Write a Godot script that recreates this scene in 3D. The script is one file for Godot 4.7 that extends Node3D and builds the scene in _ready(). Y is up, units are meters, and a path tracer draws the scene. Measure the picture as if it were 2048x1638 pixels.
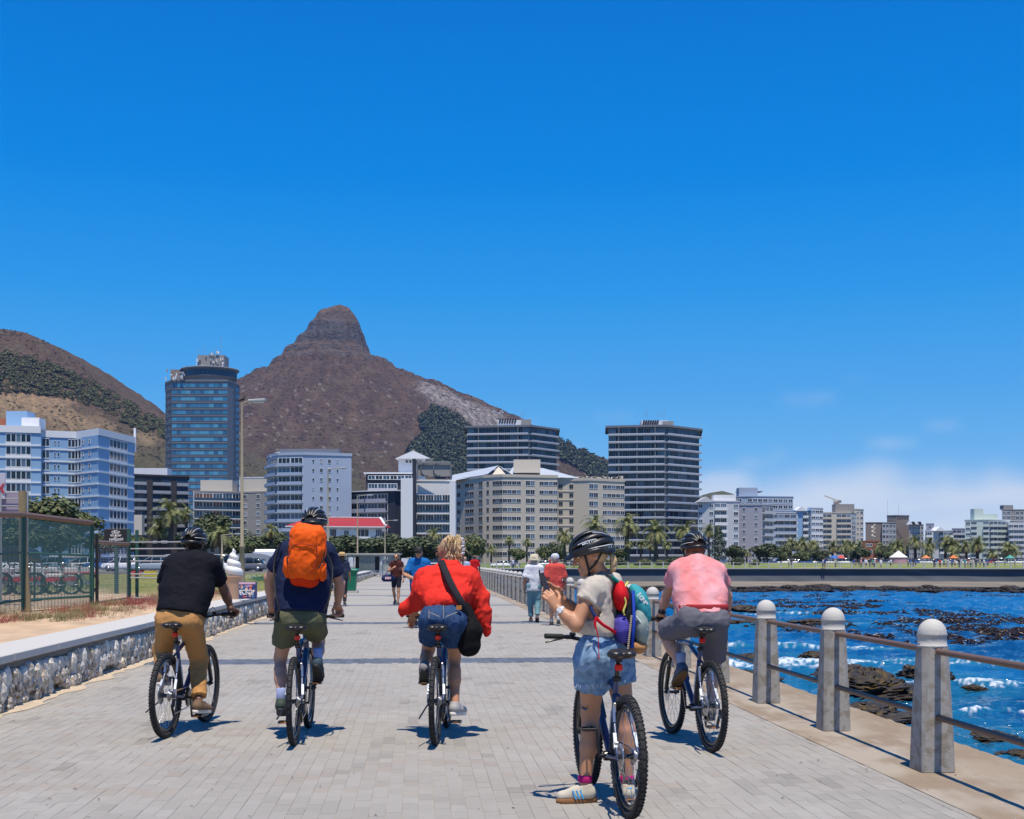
extends Node3D
# A seaside promenade under a mountain. Bearings measured in the photograph (2048 x 1638, level lens, horizon at row 1120) are turned into metres by at() and ground().
const FOCAL := 2500.0
const EYE := 1.55
const HOR := 1120.0
const UP := Vector3.UP
var rng := RandomNumberGenerator.new()
var used := {}
var M := {}
var nz := FastNoiseLite.new()
var unit_box := BoxMesh.new()
var cache := {}


func at(x: float, y: float, depth: float) -> Vector3:
	return Vector3((x - 1024.0) * depth / FOCAL, EYE - (y - HOR) * depth / FOCAL, -depth)


func ground(x: float, y: float, level := 0.0) -> Vector3:
	return at(x, y, (EYE - level) * FOCAL / (y - HOR))


func W(u: float, s: float, y := 0.0) -> Vector3:   # promenade frame: u metres to the right, s metres along the walk
	return Vector3(0.9972 * u - 0.0748 * s, y, -0.9972 * s - 0.0748 * u)


func rr(a: float, b: float) -> float:
	return rng.randf_range(a, b)


func lin(r: float, g: float, b: float) -> Color:
	return Color(r, g, b).linear_to_srgb()


func mat(color: Color, rough := 0.8, metal := 0.0) -> StandardMaterial3D:
	var m := StandardMaterial3D.new()
	m.albedo_color = color
	m.roughness = rough
	m.metallic = metal
	return m


func vmat(rough := 0.9) -> StandardMaterial3D:
	var m := mat(Color.WHITE, rough)
	m.vertex_color_use_as_albedo = true
	return m


func noise_tex(freq: float, size := 512, seed_ := 1, ramp: Array = [], octaves := 4, kind := FastNoiseLite.TYPE_SIMPLEX_SMOOTH) -> NoiseTexture2D:
	var t := NoiseTexture2D.new()
	var n := FastNoiseLite.new()
	n.noise_type = kind
	n.frequency = freq
	n.seed = seed_
	n.fractal_octaves = octaves
	t.noise = n
	t.width = size
	t.height = size
	t.seamless = true
	if ramp:
		var g := Gradient.new()
		g.offsets = PackedFloat32Array(ramp.map(func(r): return r[0]))
		g.colors = PackedColorArray(ramp.map(func(r): return r[1]))
		t.color_ramp = g
	return t


func bumpy(m: StandardMaterial3D, t: Texture2D, scale: float, cm: float) -> StandardMaterial3D:
	m.heightmap_enabled = true
	m.heightmap_texture = t
	m.heightmap_scale = cm
	m.uv1_triplanar = true
	m.uv1_world_triplanar = true
	m.uv1_scale = Vector3.ONE * scale
	return m


func overlay(m: StandardMaterial3D, t: Texture2D, scale: float, mode := BaseMaterial3D.BLEND_MODE_MUL) -> StandardMaterial3D:   # broad stains and wear
	m.detail_enabled = true
	m.detail_blend_mode = mode
	m.detail_albedo = t
	m.detail_uv_layer = BaseMaterial3D.DETAIL_UV_2
	m.uv2_triplanar = true
	m.uv2_world_triplanar = true
	m.uv2_scale = Vector3.ONE * scale
	return m


func nth(k: int) -> String:
	var ones := ["first", "second", "third", "fourth", "fifth", "sixth", "seventh", "eighth", "ninth", "tenth", "eleventh", "twelfth", "thirteenth", "fourteenth", "fifteenth", "sixteenth", "seventeenth", "eighteenth", "nineteenth"]
	if k < 19:
		return ones[k]
	var tens := ["twenty", "thirty", "forty"]
	var t: String = tens[(k + 1) / 10 - 2]
	return t + "-" + ones[(k + 1) % 10 - 1] if (k + 1) % 10 else t.trim_suffix("y") + "ieth"


func numbered(called: String) -> String:
	var n: int = used.get(called, 0)
	used[called] = n + 1
	return called if n == 0 else "%s_%03d" % [called, n]


func tag(o: Node, label: String, category: String, group := "") -> Node:
	o.set_meta("label", label)
	o.set_meta("category", category)
	if group:
		o.set_meta("group", group)
	return o


func thing(called: String, label: String, category: String, where := Vector3.ZERO, turn := 0.0, group := "") -> Node3D:
	var o := Node3D.new()
	o.name = numbered(called)
	add_child(o)
	o.position = where
	o.rotation.y = turn
	tag(o, label, category, group)
	return o


func part(called: String, mesh: Mesh, m: Material, parent: Node, xf := Transform3D.IDENTITY) -> MeshInstance3D:
	var o := MeshInstance3D.new()
	o.name = called
	o.mesh = mesh
	o.material_override = m
	o.transform = xf
	parent.add_child(o, true)
	return o


func many(called: String, mesh: Mesh, m: Material, parent: Node, spots: Array, colors: Array = []) -> MultiMeshInstance3D:
	var mm := MultiMesh.new()
	mm.transform_format = MultiMesh.TRANSFORM_3D
	mm.use_colors = colors.size() > 0
	mm.mesh = mesh
	mm.instance_count = spots.size()
	for i in spots.size():
		mm.set_instance_transform(i, spots[i])
		if colors:
			mm.set_instance_color(i, colors[i])
	var o := MultiMeshInstance3D.new()
	o.name = called
	o.multimesh = mm
	o.material_override = m
	o.set_meta("kind", "stuff")
	parent.add_child(o, true)
	return o


func structure(called: String, mesh: Mesh, m: Material, parent: Node = self) -> MeshInstance3D:
	var o := part(numbered(called), mesh, m, parent)
	if parent == self:
		o.set_meta("kind", "structure")
	return o


func copy_of(src: Node3D, where: Transform3D, label: String, group := "") -> Node3D:
	var c: Node3D = src.duplicate()
	c.name = numbered(str(src.name).rstrip("0123456789").trim_suffix("_"))
	add_child(c)
	c.transform = where
	c.set_meta("label", label)
	if group:
		c.set_meta("group", group)
	return c


func paint(o: Node, called: String, m: Material) -> void:   # gives every piece of that name another material
	for c in o.get_children():
		if c is MeshInstance3D and str(c.name).begins_with(called):
			c.material_override = m
		paint(c, called, m)


# ---- shapes -------------------------------------------------------------------------------------------------------
func st_new() -> SurfaceTool:
	var st := SurfaceTool.new()
	st.begin(Mesh.PRIMITIVE_TRIANGLES)
	st.set_smooth_group(-1)
	return st


func done(st: SurfaceTool) -> ArrayMesh:
	st.generate_normals()
	return st.commit()


func tri(st: SurfaceTool, a: Vector3, b: Vector3, c: Vector3) -> void:
	st.add_vertex(a)
	st.add_vertex(b)
	st.add_vertex(c)


func quad(st: SurfaceTool, a: Vector3, b: Vector3, c: Vector3, d: Vector3) -> void:   # clockwise seen from outside
	tri(st, a, b, c)
	tri(st, a, c, d)


func box(st: SurfaceTool, xf: Transform3D, size: Vector3, ch := 0.0) -> void:
	st.set_smooth_group(-1)
	var h := size * 0.5
	if ch > 0.0:
		for ax in 3:
			for sg in [-1.0, 1.0]:
				var n := Vector3.ZERO
				n[ax] = sg
				var u := Vector3.ZERO
				u[(ax + 1) % 3] = 1.0
				var v := Vector3.ZERO
				v[(ax + 2) % 3] = 1.0
				var c := n * h
				var du: Vector3 = u * (h[(ax + 1) % 3] - ch)
				var dv: Vector3 = v * (h[(ax + 2) % 3] - ch)
				var q := [c - du - dv, c - du + dv, c + du + dv, c + du - dv]
				if sg < 0:
					q.reverse()
				quad(st, xf * q[0], xf * q[1], xf * q[2], xf * q[3])
				# chamfer towards the next two axes (each edge once)
				for s2 in [-1.0, 1.0]:
					var e0: Vector3 = n * h + u * s2 * (h[(ax + 1) % 3] - ch)
					var e1: Vector3 = n * (h[ax] - ch) + u * s2 * h[(ax + 1) % 3]
					var q2 := [e0 - dv, e0 + dv, e1 + dv, e1 - dv]
					if sg * s2 > 0:
						q2.reverse()
					quad(st, xf * q2[3], xf * q2[2], xf * q2[1], xf * q2[0])
		return
	var p := []
	for i in 8:
		p.append(xf * Vector3(h.x if i & 1 else -h.x, h.y if i & 2 else -h.y, h.z if i & 4 else -h.z))
	quad(st, p[4], p[6], p[7], p[5])
	quad(st, p[1], p[3], p[2], p[0])
	quad(st, p[5], p[7], p[3], p[1])
	quad(st, p[0], p[2], p[6], p[4])
	quad(st, p[2], p[3], p[7], p[6])
	quad(st, p[0], p[4], p[5], p[1])


func boxat(st: SurfaceTool, c: Vector3, size: Vector3, ch := 0.0) -> void:
	box(st, Transform3D(Basis.IDENTITY, c), size, ch)


func beam(st: SurfaceTool, a: Vector3, b: Vector3, w: float, h: float, up := UP) -> void:   # box from a to b
	var z := (b - a).normalized()
	if absf(z.dot(up)) > 0.99:
		up = Vector3(1, 0, 0)
	var x := up.cross(z).normalized()
	box(st, Transform3D(Basis(x, z.cross(x), z), (a + b) * 0.5), Vector3(w, h, a.distance_to(b)))


func loft(st: SurfaceTool, rings: Array, caps := true, group := 1) -> void:
	st.set_smooth_group(group)
	var n: int = rings[0].size()
	for k in rings.size() - 1:
		var r0: Array = rings[k]
		var r1: Array = rings[k + 1]
		for i in n:
			var j := (i + 1) % n
			quad(st, r0[i], r0[j], r1[j], r1[i])
	if caps:
		st.set_smooth_group(-1)
		var a: Array = rings[0]
		var b: Array = rings[-1]
		for i in range(1, n - 1):
			tri(st, a[0], a[i + 1], a[i])
			tri(st, b[0], b[i], b[i + 1])


func ring(c: Vector3, t: Vector3, r: float, n: int, turn := 0.0, flat := 1.0, up := Vector3.ZERO) -> Array:
	var u := up
	if u == Vector3.ZERO:
		u = Vector3(0, 0, 1) if absf(t.y) > 0.9 else UP
	u = (u - t * u.dot(t)).normalized()
	var v := u.cross(t)
	var out := []
	for i in n:
		var a := TAU * i / n + turn
		out.append(c + u * cos(a) * r + v * sin(a) * r * flat)
	return out


func tube(st: SurfaceTool, pts: Array, radii, n := 8, caps := true, closed := false, up := Vector3.ZERO, flat := 1.0) -> void:
	var rings := []
	var c := pts.size()
	for k in c:
		var t: Vector3
		if closed:
			t = pts[(k + 1) % c] - pts[(k + c - 1) % c]
		else:
			t = pts[mini(k + 1, c - 1)] - pts[maxi(k - 1, 0)]
		rings.append(ring(pts[k], t.normalized(), radii[k] if radii is Array else radii, n, 0.0, flat, up))
	if closed:
		rings.append(rings[0])
	loft(st, rings, caps and not closed)


func lathe(st: SurfaceTool, profile: Array, n := 16, xf := Transform3D.IDENTITY, caps := true) -> void:
	var rings := []
	for p in profile:
		var r := []
		for i in n:
			var a := TAU * i / n
			r.append(xf * Vector3(p[0] * cos(a), p[1], p[0] * sin(a)))
		rings.append(r)
	loft(st, rings, caps)


func torus_ring(st: SurfaceTool, r: float, prof: Array, n := 48, centre := Vector3.ZERO) -> void:   # swept round the x axis; prof: [across, radius offset] counter-clockwise
	var rings := []
	for k in n:
		var a := TAU * k / n
		var d := Vector3(0, cos(a), sin(a))
		rings.append(prof.map(func(p): return centre + Vector3(p[0], 0, 0) + d * (r + p[1])))
	rings.append(rings[0])
	loft(st, rings, false)


func spline(pts: Array, n: int) -> Array:
	var c := Curve3D.new()
	for i in pts.size():
		var t: Vector3 = (pts[mini(i + 1, pts.size() - 1)] - pts[maxi(i - 1, 0)]) / 6.0
		c.add_point(pts[i], -t, t)
	var out := []
	for i in n:
		out.append(c.samplef((pts.size() - 1.0) * i / (n - 1)))
	return out


func tubes(pts: Array, r, n := 8, caps := true) -> ArrayMesh:
	var st := st_new()
	tube(st, pts, r, n, caps)
	return done(st)


func slab(called: String, m: Material, parent: Node, xf: Transform3D, size: Vector3) -> MeshInstance3D:
	return part(called, unit_box, m, parent, xf * Transform3D(Basis.from_scale(size), Vector3.ZERO))


# ---- bodies: a field of rounded bones, meshed as surface nets ---------------------------------------------------------
class Field:
	var o: Vector3
	var c: float
	var nx: int
	var ny: int
	var nz: int
	var d: PackedFloat32Array

	func _init(lo: Vector3, hi: Vector3, cell: float) -> void:
		o = lo
		c = cell
		var s := (hi - lo) / cell
		nx = int(s.x) + 2
		ny = int(s.y) + 2
		nz = int(s.z) + 2
		d = PackedFloat32Array()
		d.resize(nx * ny * nz)
		d.fill(1.0)

	func span(lo: Vector3, hi: Vector3) -> Array:
		var a := (lo - o) / c
		var b := (hi - o) / c
		return [clampi(int(a.x), 0, nx - 1), clampi(int(b.x) + 2, 0, nx), clampi(int(a.y), 0, ny - 1), clampi(int(b.y) + 2, 0, ny), clampi(int(a.z), 0, nz - 1), clampi(int(b.z) + 2, 0, nz)]

	func cap(a: Vector3, b: Vector3, ra: float, rb := -1.0, k := 0.025) -> Field:
		if rb < 0.0:
			rb = ra
		var m := maxf(ra, rb) + k + c
		var s := span(a.min(b) - Vector3.ONE * m, a.max(b) + Vector3.ONE * m)
		var ab := b - a
		var inv := 1.0 / maxf(ab.length_squared(), 1e-9)
		var dr := rb - ra
		for z in range(s[4], s[5]):
			for y in range(s[2], s[3]):
				var i: int = (z * ny + y) * nx + s[0]
				var p := o + Vector3(s[0], y, z) * c - a
				for x in range(s[0], s[1]):
					var t := clampf(p.dot(ab) * inv, 0.0, 1.0)
					var e := (p - ab * t).length() - ra - dr * t
					var q := d[i]
					var h := k - absf(e - q)
					d[i] = minf(e, q) - (h * h / k * 0.25 if h > 0.0 else 0.0)
					i += 1
					p.x += c
		return self

	func ell(m: Vector3, r: Vector3, bs := Basis.IDENTITY, k := 0.02) -> Field:
		var big := maxf(r.x, maxf(r.y, r.z)) + k + c
		var s := span(m - Vector3.ONE * big, m + Vector3.ONE * big)
		var inv := bs.transposed()
		var small := minf(r.x, minf(r.y, r.z))
		for z in range(s[4], s[5]):
			for y in range(s[2], s[3]):
				var i: int = (z * ny + y) * nx + s[0]
				for x in range(s[0], s[1]):
					var p := inv * (o + Vector3(x, y, z) * c - m)
					var l := (p / r).length()
					var g := (p / (r * r)).length()
					var e: float = l * (l - 1.0) / g if g > 1e-6 else -small
					var q := d[i]
					var h := k - absf(e - q)
					d[i] = minf(e, q) - (h * h / k * 0.25 if h > 0.0 else 0.0)
					i += 1
		return self

	func carve(m: Vector3, r: float, k := 0.01) -> Field:   # takes a ball away
		var s := span(m - Vector3.ONE * (r + k), m + Vector3.ONE * (r + k))
		for z in range(s[4], s[5]):
			for y in range(s[2], s[3]):
				var i: int = (z * ny + y) * nx + s[0]
				for x in range(s[0], s[1]):
					var e := r - (o + Vector3(x, y, z) * c).distance_to(m)
					var q := d[i]
					var h := k - absf(e - q)
					d[i] = maxf(e, q) + (h * h / k * 0.25 if h > 0.0 else 0.0)
					i += 1
		return self

	func cut(p: Vector3, n: Vector3, r: float) -> Field:   # a flat end within r of p
		n = n.normalized()
		var s := span(p - Vector3.ONE * r, p + Vector3.ONE * r)
		for z in range(s[4], s[5]):
			for y in range(s[2], s[3]):
				var i: int = (z * ny + y) * nx + s[0]
				for x in range(s[0], s[1]):
					var q := o + Vector3(x, y, z) * c - p
					if q.length_squared() < r * r:
						d[i] = maxf(d[i], q.dot(n))
					i += 1
		return self

	func ripple(noise: FastNoiseLite, amp: float, freq: float, stretch := Vector3.ONE) -> Field:
		var lim := amp + c * 4.0
		var i := 0
		for z in nz:
			for y in ny:
				for x in nx:
					if absf(d[i]) < lim:
						var q := (o + Vector3(x, y, z) * c) * freq * stretch
						d[i] += amp * noise.get_noise_3dv(q)
					i += 1
		return self

	func crease(noise: FastNoiseLite, amp: float, freq: float, stretch := Vector3.ONE, bs := Basis.IDENTITY) -> Field:   # thin raised folds of cloth
		var lim := amp + c * 4.0
		var i := 0
		for z in nz:
			for y in ny:
				for x in nx:
					if absf(d[i]) < lim:
						var n := 1.0 - absf(noise.get_noise_3dv((bs * (o + Vector3(x, y, z) * c)) * freq * stretch)) * 3.4
						if n > 0.0:
							d[i] -= amp * n * n
					i += 1
		return self

	func net(acc: Dictionary, xf := Transform3D.IDENTITY) -> void:   # adds the surface to acc.v / acc.n / acc.i
		var id := PackedInt32Array()
		id.resize(d.size())
		id.fill(-1)
		var first: int = acc.v.size()
		var vs := PackedVector3Array()
		var cells := PackedInt32Array()
		var sy := nx
		var sz := nx * ny
		var lim := c * 3.0
		for z in nz - 1:
			for y in ny - 1:
				var i := z * sz + y * sy
				for x in nx - 1:
					if absf(d[i]) < lim:
						var e := [d[i], d[i + 1], d[i + sy], d[i + sy + 1], d[i + sz], d[i + sz + 1], d[i + sz + sy], d[i + sz + sy + 1]]
						var inside := 0
						for k in 8:
							if e[k] < 0.0:
								inside += 1
						if inside > 0 and inside < 8:
							var sum := Vector3.ZERO
							var cnt := 0
							for k in 8:
								for b in [1, 2, 4]:
									if not k & b:
										var f0: float = e[k]
										var f1: float = e[k | b]
										if (f0 < 0.0) != (f1 < 0.0):
											var t := f0 / (f0 - f1)
											var q := Vector3(k & 1, (k >> 1) & 1, (k >> 2) & 1)
											q[0 if b == 1 else 1 if b == 2 else 2] += t
											sum += q
											cnt += 1
							id[i] = first + vs.size()
							vs.append(o + (Vector3(x, y, z) + sum / cnt) * c)
							cells.append(i)
					i += 1
		var idx := PackedInt32Array()
		for i in cells:
			var f0 := d[i] < 0.0
			for ax in 3:
				var step: int = [1, sy, sz][ax]
				if (d[i + step] < 0.0) == f0:
					continue
				var u: int = [sy, sz, 1][ax]
				var w: int = [sz, 1, sy][ax]
				if i - u - w < 0:
					continue
				var a := id[i]
				var b := id[i - u]
				var g := id[i - u - w]
				var h := id[i - w]
				if a < 0 or b < 0 or g < 0 or h < 0:
					continue
				if f0:
					idx.append_array([a, h, g, a, g, b])
				else:
					idx.append_array([a, b, g, a, g, h])
		var ns := PackedVector3Array()
		ns.resize(vs.size())
		for k in range(0, idx.size(), 3):
			var a := idx[k] - first
			var b := idx[k + 1] - first
			var g := idx[k + 2] - first
			var n := (vs[g] - vs[a]).cross(vs[b] - vs[a])
			ns[a] += n
			ns[b] += n
			ns[g] += n
		for k in vs.size():
			acc.v.append(xf * vs[k])
			acc.n.append((xf.basis * ns[k]).normalized())
		acc.i.append_array(idx)


func acc_new() -> Dictionary:
	return {"v": PackedVector3Array(), "n": PackedVector3Array(), "i": PackedInt32Array()}


func acc_join(to: Dictionary, from: Dictionary, xf: Transform3D) -> void:
	var first: int = to.v.size()
	var flip := xf.basis.determinant() < 0.0
	for k in from.v.size():
		to.v.append(xf * from.v[k])
		to.n.append((xf.basis * from.n[k]).normalized())
	for k in range(0, from.i.size(), 3):
		to.i.append(first + from.i[k])
		to.i.append(first + from.i[k + (2 if flip else 1)])
		to.i.append(first + from.i[k + (1 if flip else 2)])


func acc_mesh(acc: Dictionary) -> ArrayMesh:
	var a := []
	a.resize(Mesh.ARRAY_MAX)
	a[Mesh.ARRAY_VERTEX] = acc.v
	a[Mesh.ARRAY_NORMAL] = acc.n
	a[Mesh.ARRAY_INDEX] = acc.i
	var m := ArrayMesh.new()
	m.add_surface_from_arrays(Mesh.PRIMITIVE_TRIANGLES, a)
	return m


func net_mesh(f: Field, xf := Transform3D.IDENTITY) -> ArrayMesh:
	var acc := acc_new()
	f.net(acc, xf)
	return acc_mesh(acc)


func frame(origin: Vector3, fwd: Vector3, up := UP) -> Transform3D:   # local -z looks along fwd
	var z := -fwd.normalized()
	var x := up.cross(z).normalized()
	return Transform3D(Basis(x, z.cross(x), z), origin)


# ---- the setting ------------------------------------------------------------------------------------------------------
func make_sky() -> PanoramaSkyMaterial:
	var w := 1024
	var h := 512
	var im := Image.create(w, h, false, Image.FORMAT_RGBF)
	var stops := [[0.0, Vector3(0.36, 0.52, 0.74)], [2.6, Vector3(0.25, 0.46, 0.73)], [5.0, Vector3(0.125, 0.385, 0.72)], [7.5, Vector3(0.07, 0.33, 0.71)], [12.0, Vector3(0.018, 0.262, 0.68)], [17.0, Vector3(0.0, 0.196, 0.63)], [24.0, Vector3(0.0, 0.146, 0.535)], [90.0, Vector3(0.0, 0.105, 0.42)]]
	var wisp := FastNoiseLite.new()
	wisp.seed = 5
	wisp.frequency = 1.0
	wisp.fractal_octaves = 5
	for y in h:
		var e := 90.0 - 180.0 * (y + 0.5) / h
		var c := Vector3(0.2, 0.22, 0.25)
		if e > 0.0:
			for k in stops.size() - 1:
				if e <= stops[k + 1][0]:
					c = stops[k][1].lerp(stops[k + 1][1], (e - stops[k][0]) / (stops[k + 1][0] - stops[k][0]))
					break
		for x in w:
			var a := (x + 0.5) / w * 360.0 - 180.0
			var q := c
			if e > 0.0 and e < 12.0:
				var n := wisp.get_noise_3d(cos(deg_to_rad(a)) * 9.0, e * 1.1, sin(deg_to_rad(a)) * 9.0)
				var low := clampf((4.0 + 1.2 * wisp.get_noise_2d(a * 0.16, 3.0) - e) / 1.3, 0.0, 1.0) * smoothstep(3.0, 9.0, absf(wrapf(a + 2.0, -180, 180)))
				var thin := clampf(n * 1.6 - 0.55, 0.0, 0.35) * smoothstep(9.0, 5.0, e)
				q = c.lerp(Vector3(0.56, 0.63, 0.74), clampf(low * (0.85 + 0.5 * n) + thin, 0.0, 0.9))
			im.set_pixel(x, y, Color(q.x, q.y, q.z))
	var m := PanoramaSkyMaterial.new()
	m.panorama = ImageTexture.create_from_image(im)
	return m


func light_and_lens() -> void:
	var cam := Camera3D.new()
	cam.name = "camera"
	cam.projection = Camera3D.PROJECTION_FRUSTUM
	cam.near = 0.1
	cam.far = 9000.0
	cam.size = 0.1 * 1638.0 / FOCAL
	cam.frustum_offset = Vector2(0.0, 0.1 * (HOR - 819.0) / FOCAL)
	cam.position = Vector3(0, EYE, 0)
	add_child(cam)
	cam.current = true
	var env := Environment.new()
	env.background_mode = Environment.BG_SKY
	env.sky = Sky.new()
	env.sky.sky_material = make_sky()
	env.tonemap_mode = Environment.TONE_MAPPER_LINEAR
	env.tonemap_exposure = 1.22
	env.sdfgi_enabled = true
	env.ssao_enabled = true
	env.ssil_enabled = true
	env.fog_enabled = HAZE > 0.0
	env.fog_density = HAZE
	env.fog_light_color = Color(0.5, 0.7, 1.0)
	var we := WorldEnvironment.new()
	we.name = "daylight"
	we.environment = env
	add_child(we)
	var sun := DirectionalLight3D.new()
	sun.name = "sun"
	sun.light_color = Color(1.0, 0.955, 0.88)
	sun.light_energy = 1.5
	sun.light_angular_distance = 0.5
	sun.shadow_enabled = true
	add_child(sun)
	sun.look_at_from_position(Vector3.ZERO, Vector3(-0.035, -0.96, -0.27), Vector3(0, 0, -1))


const HAZE := 0.000045


func materials() -> void:
	nz.seed = 3
	nz.frequency = 1.0
	nz.fractal_octaves = 4
	var grit := noise_tex(0.05, 512, 4)
	var fine := noise_tex(0.12, 512, 9)
	M.grit = grit
	M.fine = fine
	M.paver = bumpy(vmat(0.85), fine, 4.0, 0.25)
	M.bedding = bumpy(mat(lin(0.52, 0.44, 0.34), 1.0), fine, 3.0, 0.4)
	M.paving = bumpy(vmat(0.85), fine, 1.2, 0.4)
	M.concrete = bumpy(mat(lin(0.35, 0.335, 0.31), 0.85), grit, 1.6, 0.14)
	overlay(M.concrete, noise_tex(0.012, 512, 21, [[0.25, Color(0.84, 0.81, 0.76)], [0.55, Color.WHITE], [1.0, Color(0.93, 0.93, 0.93)]]), 1.1)
	M.cap = bumpy(mat(lin(0.47, 0.46, 0.43), 0.85), grit, 1.6, 0.25)
	M.strip = bumpy(vmat(0.9), grit, 0.9, 0.5)
	M.rust = bumpy(mat(lin(0.17, 0.105, 0.075), 0.55, 0.25), fine, 5.0, 0.12)
	M.stone = bumpy(vmat(0.92), grit, 3.0, 0.9)
	M.mortar = bumpy(mat(lin(0.16, 0.14, 0.115), 0.95), grit, 3.0, 0.8)
	M.coping = bumpy(mat(lin(0.47, 0.455, 0.425), 0.8), fine, 2.0, 0.15)
	M.ground = bumpy(vmat(1.0), grit, 0.8, 2.5)
	M.far_ground = vmat(1.0)
	M.hill = bumpy(vmat(1.0), noise_tex(0.02, 512, 31), 0.012, 500.0)
	M.rock = bumpy(vmat(0.6), grit, 1.1, 6.0)
	M.water = vmat(0.09)
	M.water.metallic_specular = 0.55
	bumpy(M.water, noise_tex(0.02, 512, 40, [], 3), 0.22, 16.0)
	M.leaf = vmat(0.6)
	M.leaf.backlight_enabled = true
	M.leaf.backlight = Color(0.35, 0.4, 0.2)
	M.bark = bumpy(mat(lin(0.13, 0.10, 0.075), 0.95), grit, 2.0, 2.0)
	M.glass0 = mat(lin(0.012, 0.022, 0.035), 0.08)
	M.glass1 = mat(lin(0.03, 0.07, 0.12), 0.08)
	M.glass2 = mat(lin(0.10, 0.16, 0.22), 0.1)
	M.glass3 = mat(lin(0.3, 0.33, 0.36), 0.3)
	M.white = mat(lin(0.74, 0.75, 0.77), 0.6)
	M.rail_grey = mat(lin(0.33, 0.35, 0.38), 0.5)
	M.black = mat(lin(0.012, 0.012, 0.014), 0.5)
	M.steel = mat(lin(0.5, 0.5, 0.52), 0.3, 0.9)


func grid(nu: int, nv: int, pos: Callable, col: Callable, facing := UP) -> ArrayMesh:
	var v := PackedVector3Array()
	var c := PackedColorArray()
	var n := PackedVector3Array()
	var idx := PackedInt32Array()
	for j in nv + 1:
		for i in nu + 1:
			var p: Vector3 = pos.call(float(i) / nu, float(j) / nv)
			v.append(p)
			c.append(col.call(p))
	n.resize(v.size())
	for j in nv:
		for i in nu:
			var a := j * (nu + 1) + i
			var b := a + 1
			var d := a + nu + 1
			var e := d + 1
			var f := [a, d, e, a, e, b]
			if (v[e] - v[a]).cross(v[d] - v[a]).dot(facing) < 0.0:
				f = [a, e, d, a, b, e]
			idx.append_array(f)
			for k in [0, 3]:
				var nn := (v[f[k + 2]] - v[f[k]]).cross(v[f[k + 1]] - v[f[k]])
				n[f[k]] += nn
				n[f[k + 1]] += nn
				n[f[k + 2]] += nn
	for i in n.size():
		n[i] = n[i].normalized()
	var arr := []
	arr.resize(Mesh.ARRAY_MAX)
	arr[Mesh.ARRAY_VERTEX] = v
	arr[Mesh.ARRAY_NORMAL] = n
	arr[Mesh.ARRAY_COLOR] = c
	arr[Mesh.ARRAY_INDEX] = idx
	var m := ArrayMesh.new()
	m.add_surface_from_arrays(Mesh.PRIMITIVE_TRIANGLES, arr)
	return m


func tone(base: Color, vary: float, n: float) -> Color:
	return Color(base.r * (1.0 + vary * n), base.g * (1.0 + vary * n), base.b * (1.0 + vary * n))


func sea_edge() -> Array:   # the landward line of the bay, from behind the camera round to the far right
	var e := [W(4.55, -30), W(4.55, 60), W(4.55, 120), W(4.55, 178)]
	for k in range(1, 7):
		var a := PI / 2 * k / 6.0
		e.append(W(4.55 + 22.0 * (1.0 - cos(a)), 178.0 + 42.0 * sin(a)))
	e.append_array([Vector3(40, 0, -223), Vector3(70, 0, -222), Vector3(100, 0, -217), Vector3(125, 0, -208), Vector3(170, 0, -212), Vector3(420, 0, -300)])
	return e


func land() -> void:
	var edge := sea_edge()
	var poly := PackedVector2Array()
	for p in edge:
		poly.append(Vector2(p.x, -p.z))
	for q in [[2600, 500], [2600, 3400], [-2600, 3400], [-2600, -40], [-5, -40]]:
		poly.append(Vector2(q[0], q[1]))
	var st := st_new()
	var t := Geometry2D.triangulate_polygon(poly)
	for k in range(0, t.size(), 3):
		var a := poly[t[k]]
		var b := poly[t[k + 1]]
		var c := poly[t[k + 2]]
		if (b - a).cross(c - a) > 0:
			var s := b
			b = c
			c = s
		for p in [a, b, c]:
			st.set_color(Color(0.13, 0.13, 0.10))
			st.add_vertex(Vector3(p.x, -0.06, -p.y))
	structure("ground", done(st), M.far_ground)
	var bed := st_new()
	quad(bed, Vector3(-900, -9, 900), Vector3(-900, -9, -900), Vector3(900, -9, -900), Vector3(900, -9, 900))
	structure("seabed", done(bed), mat(lin(0.05, 0.05, 0.04), 1.0))


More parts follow.
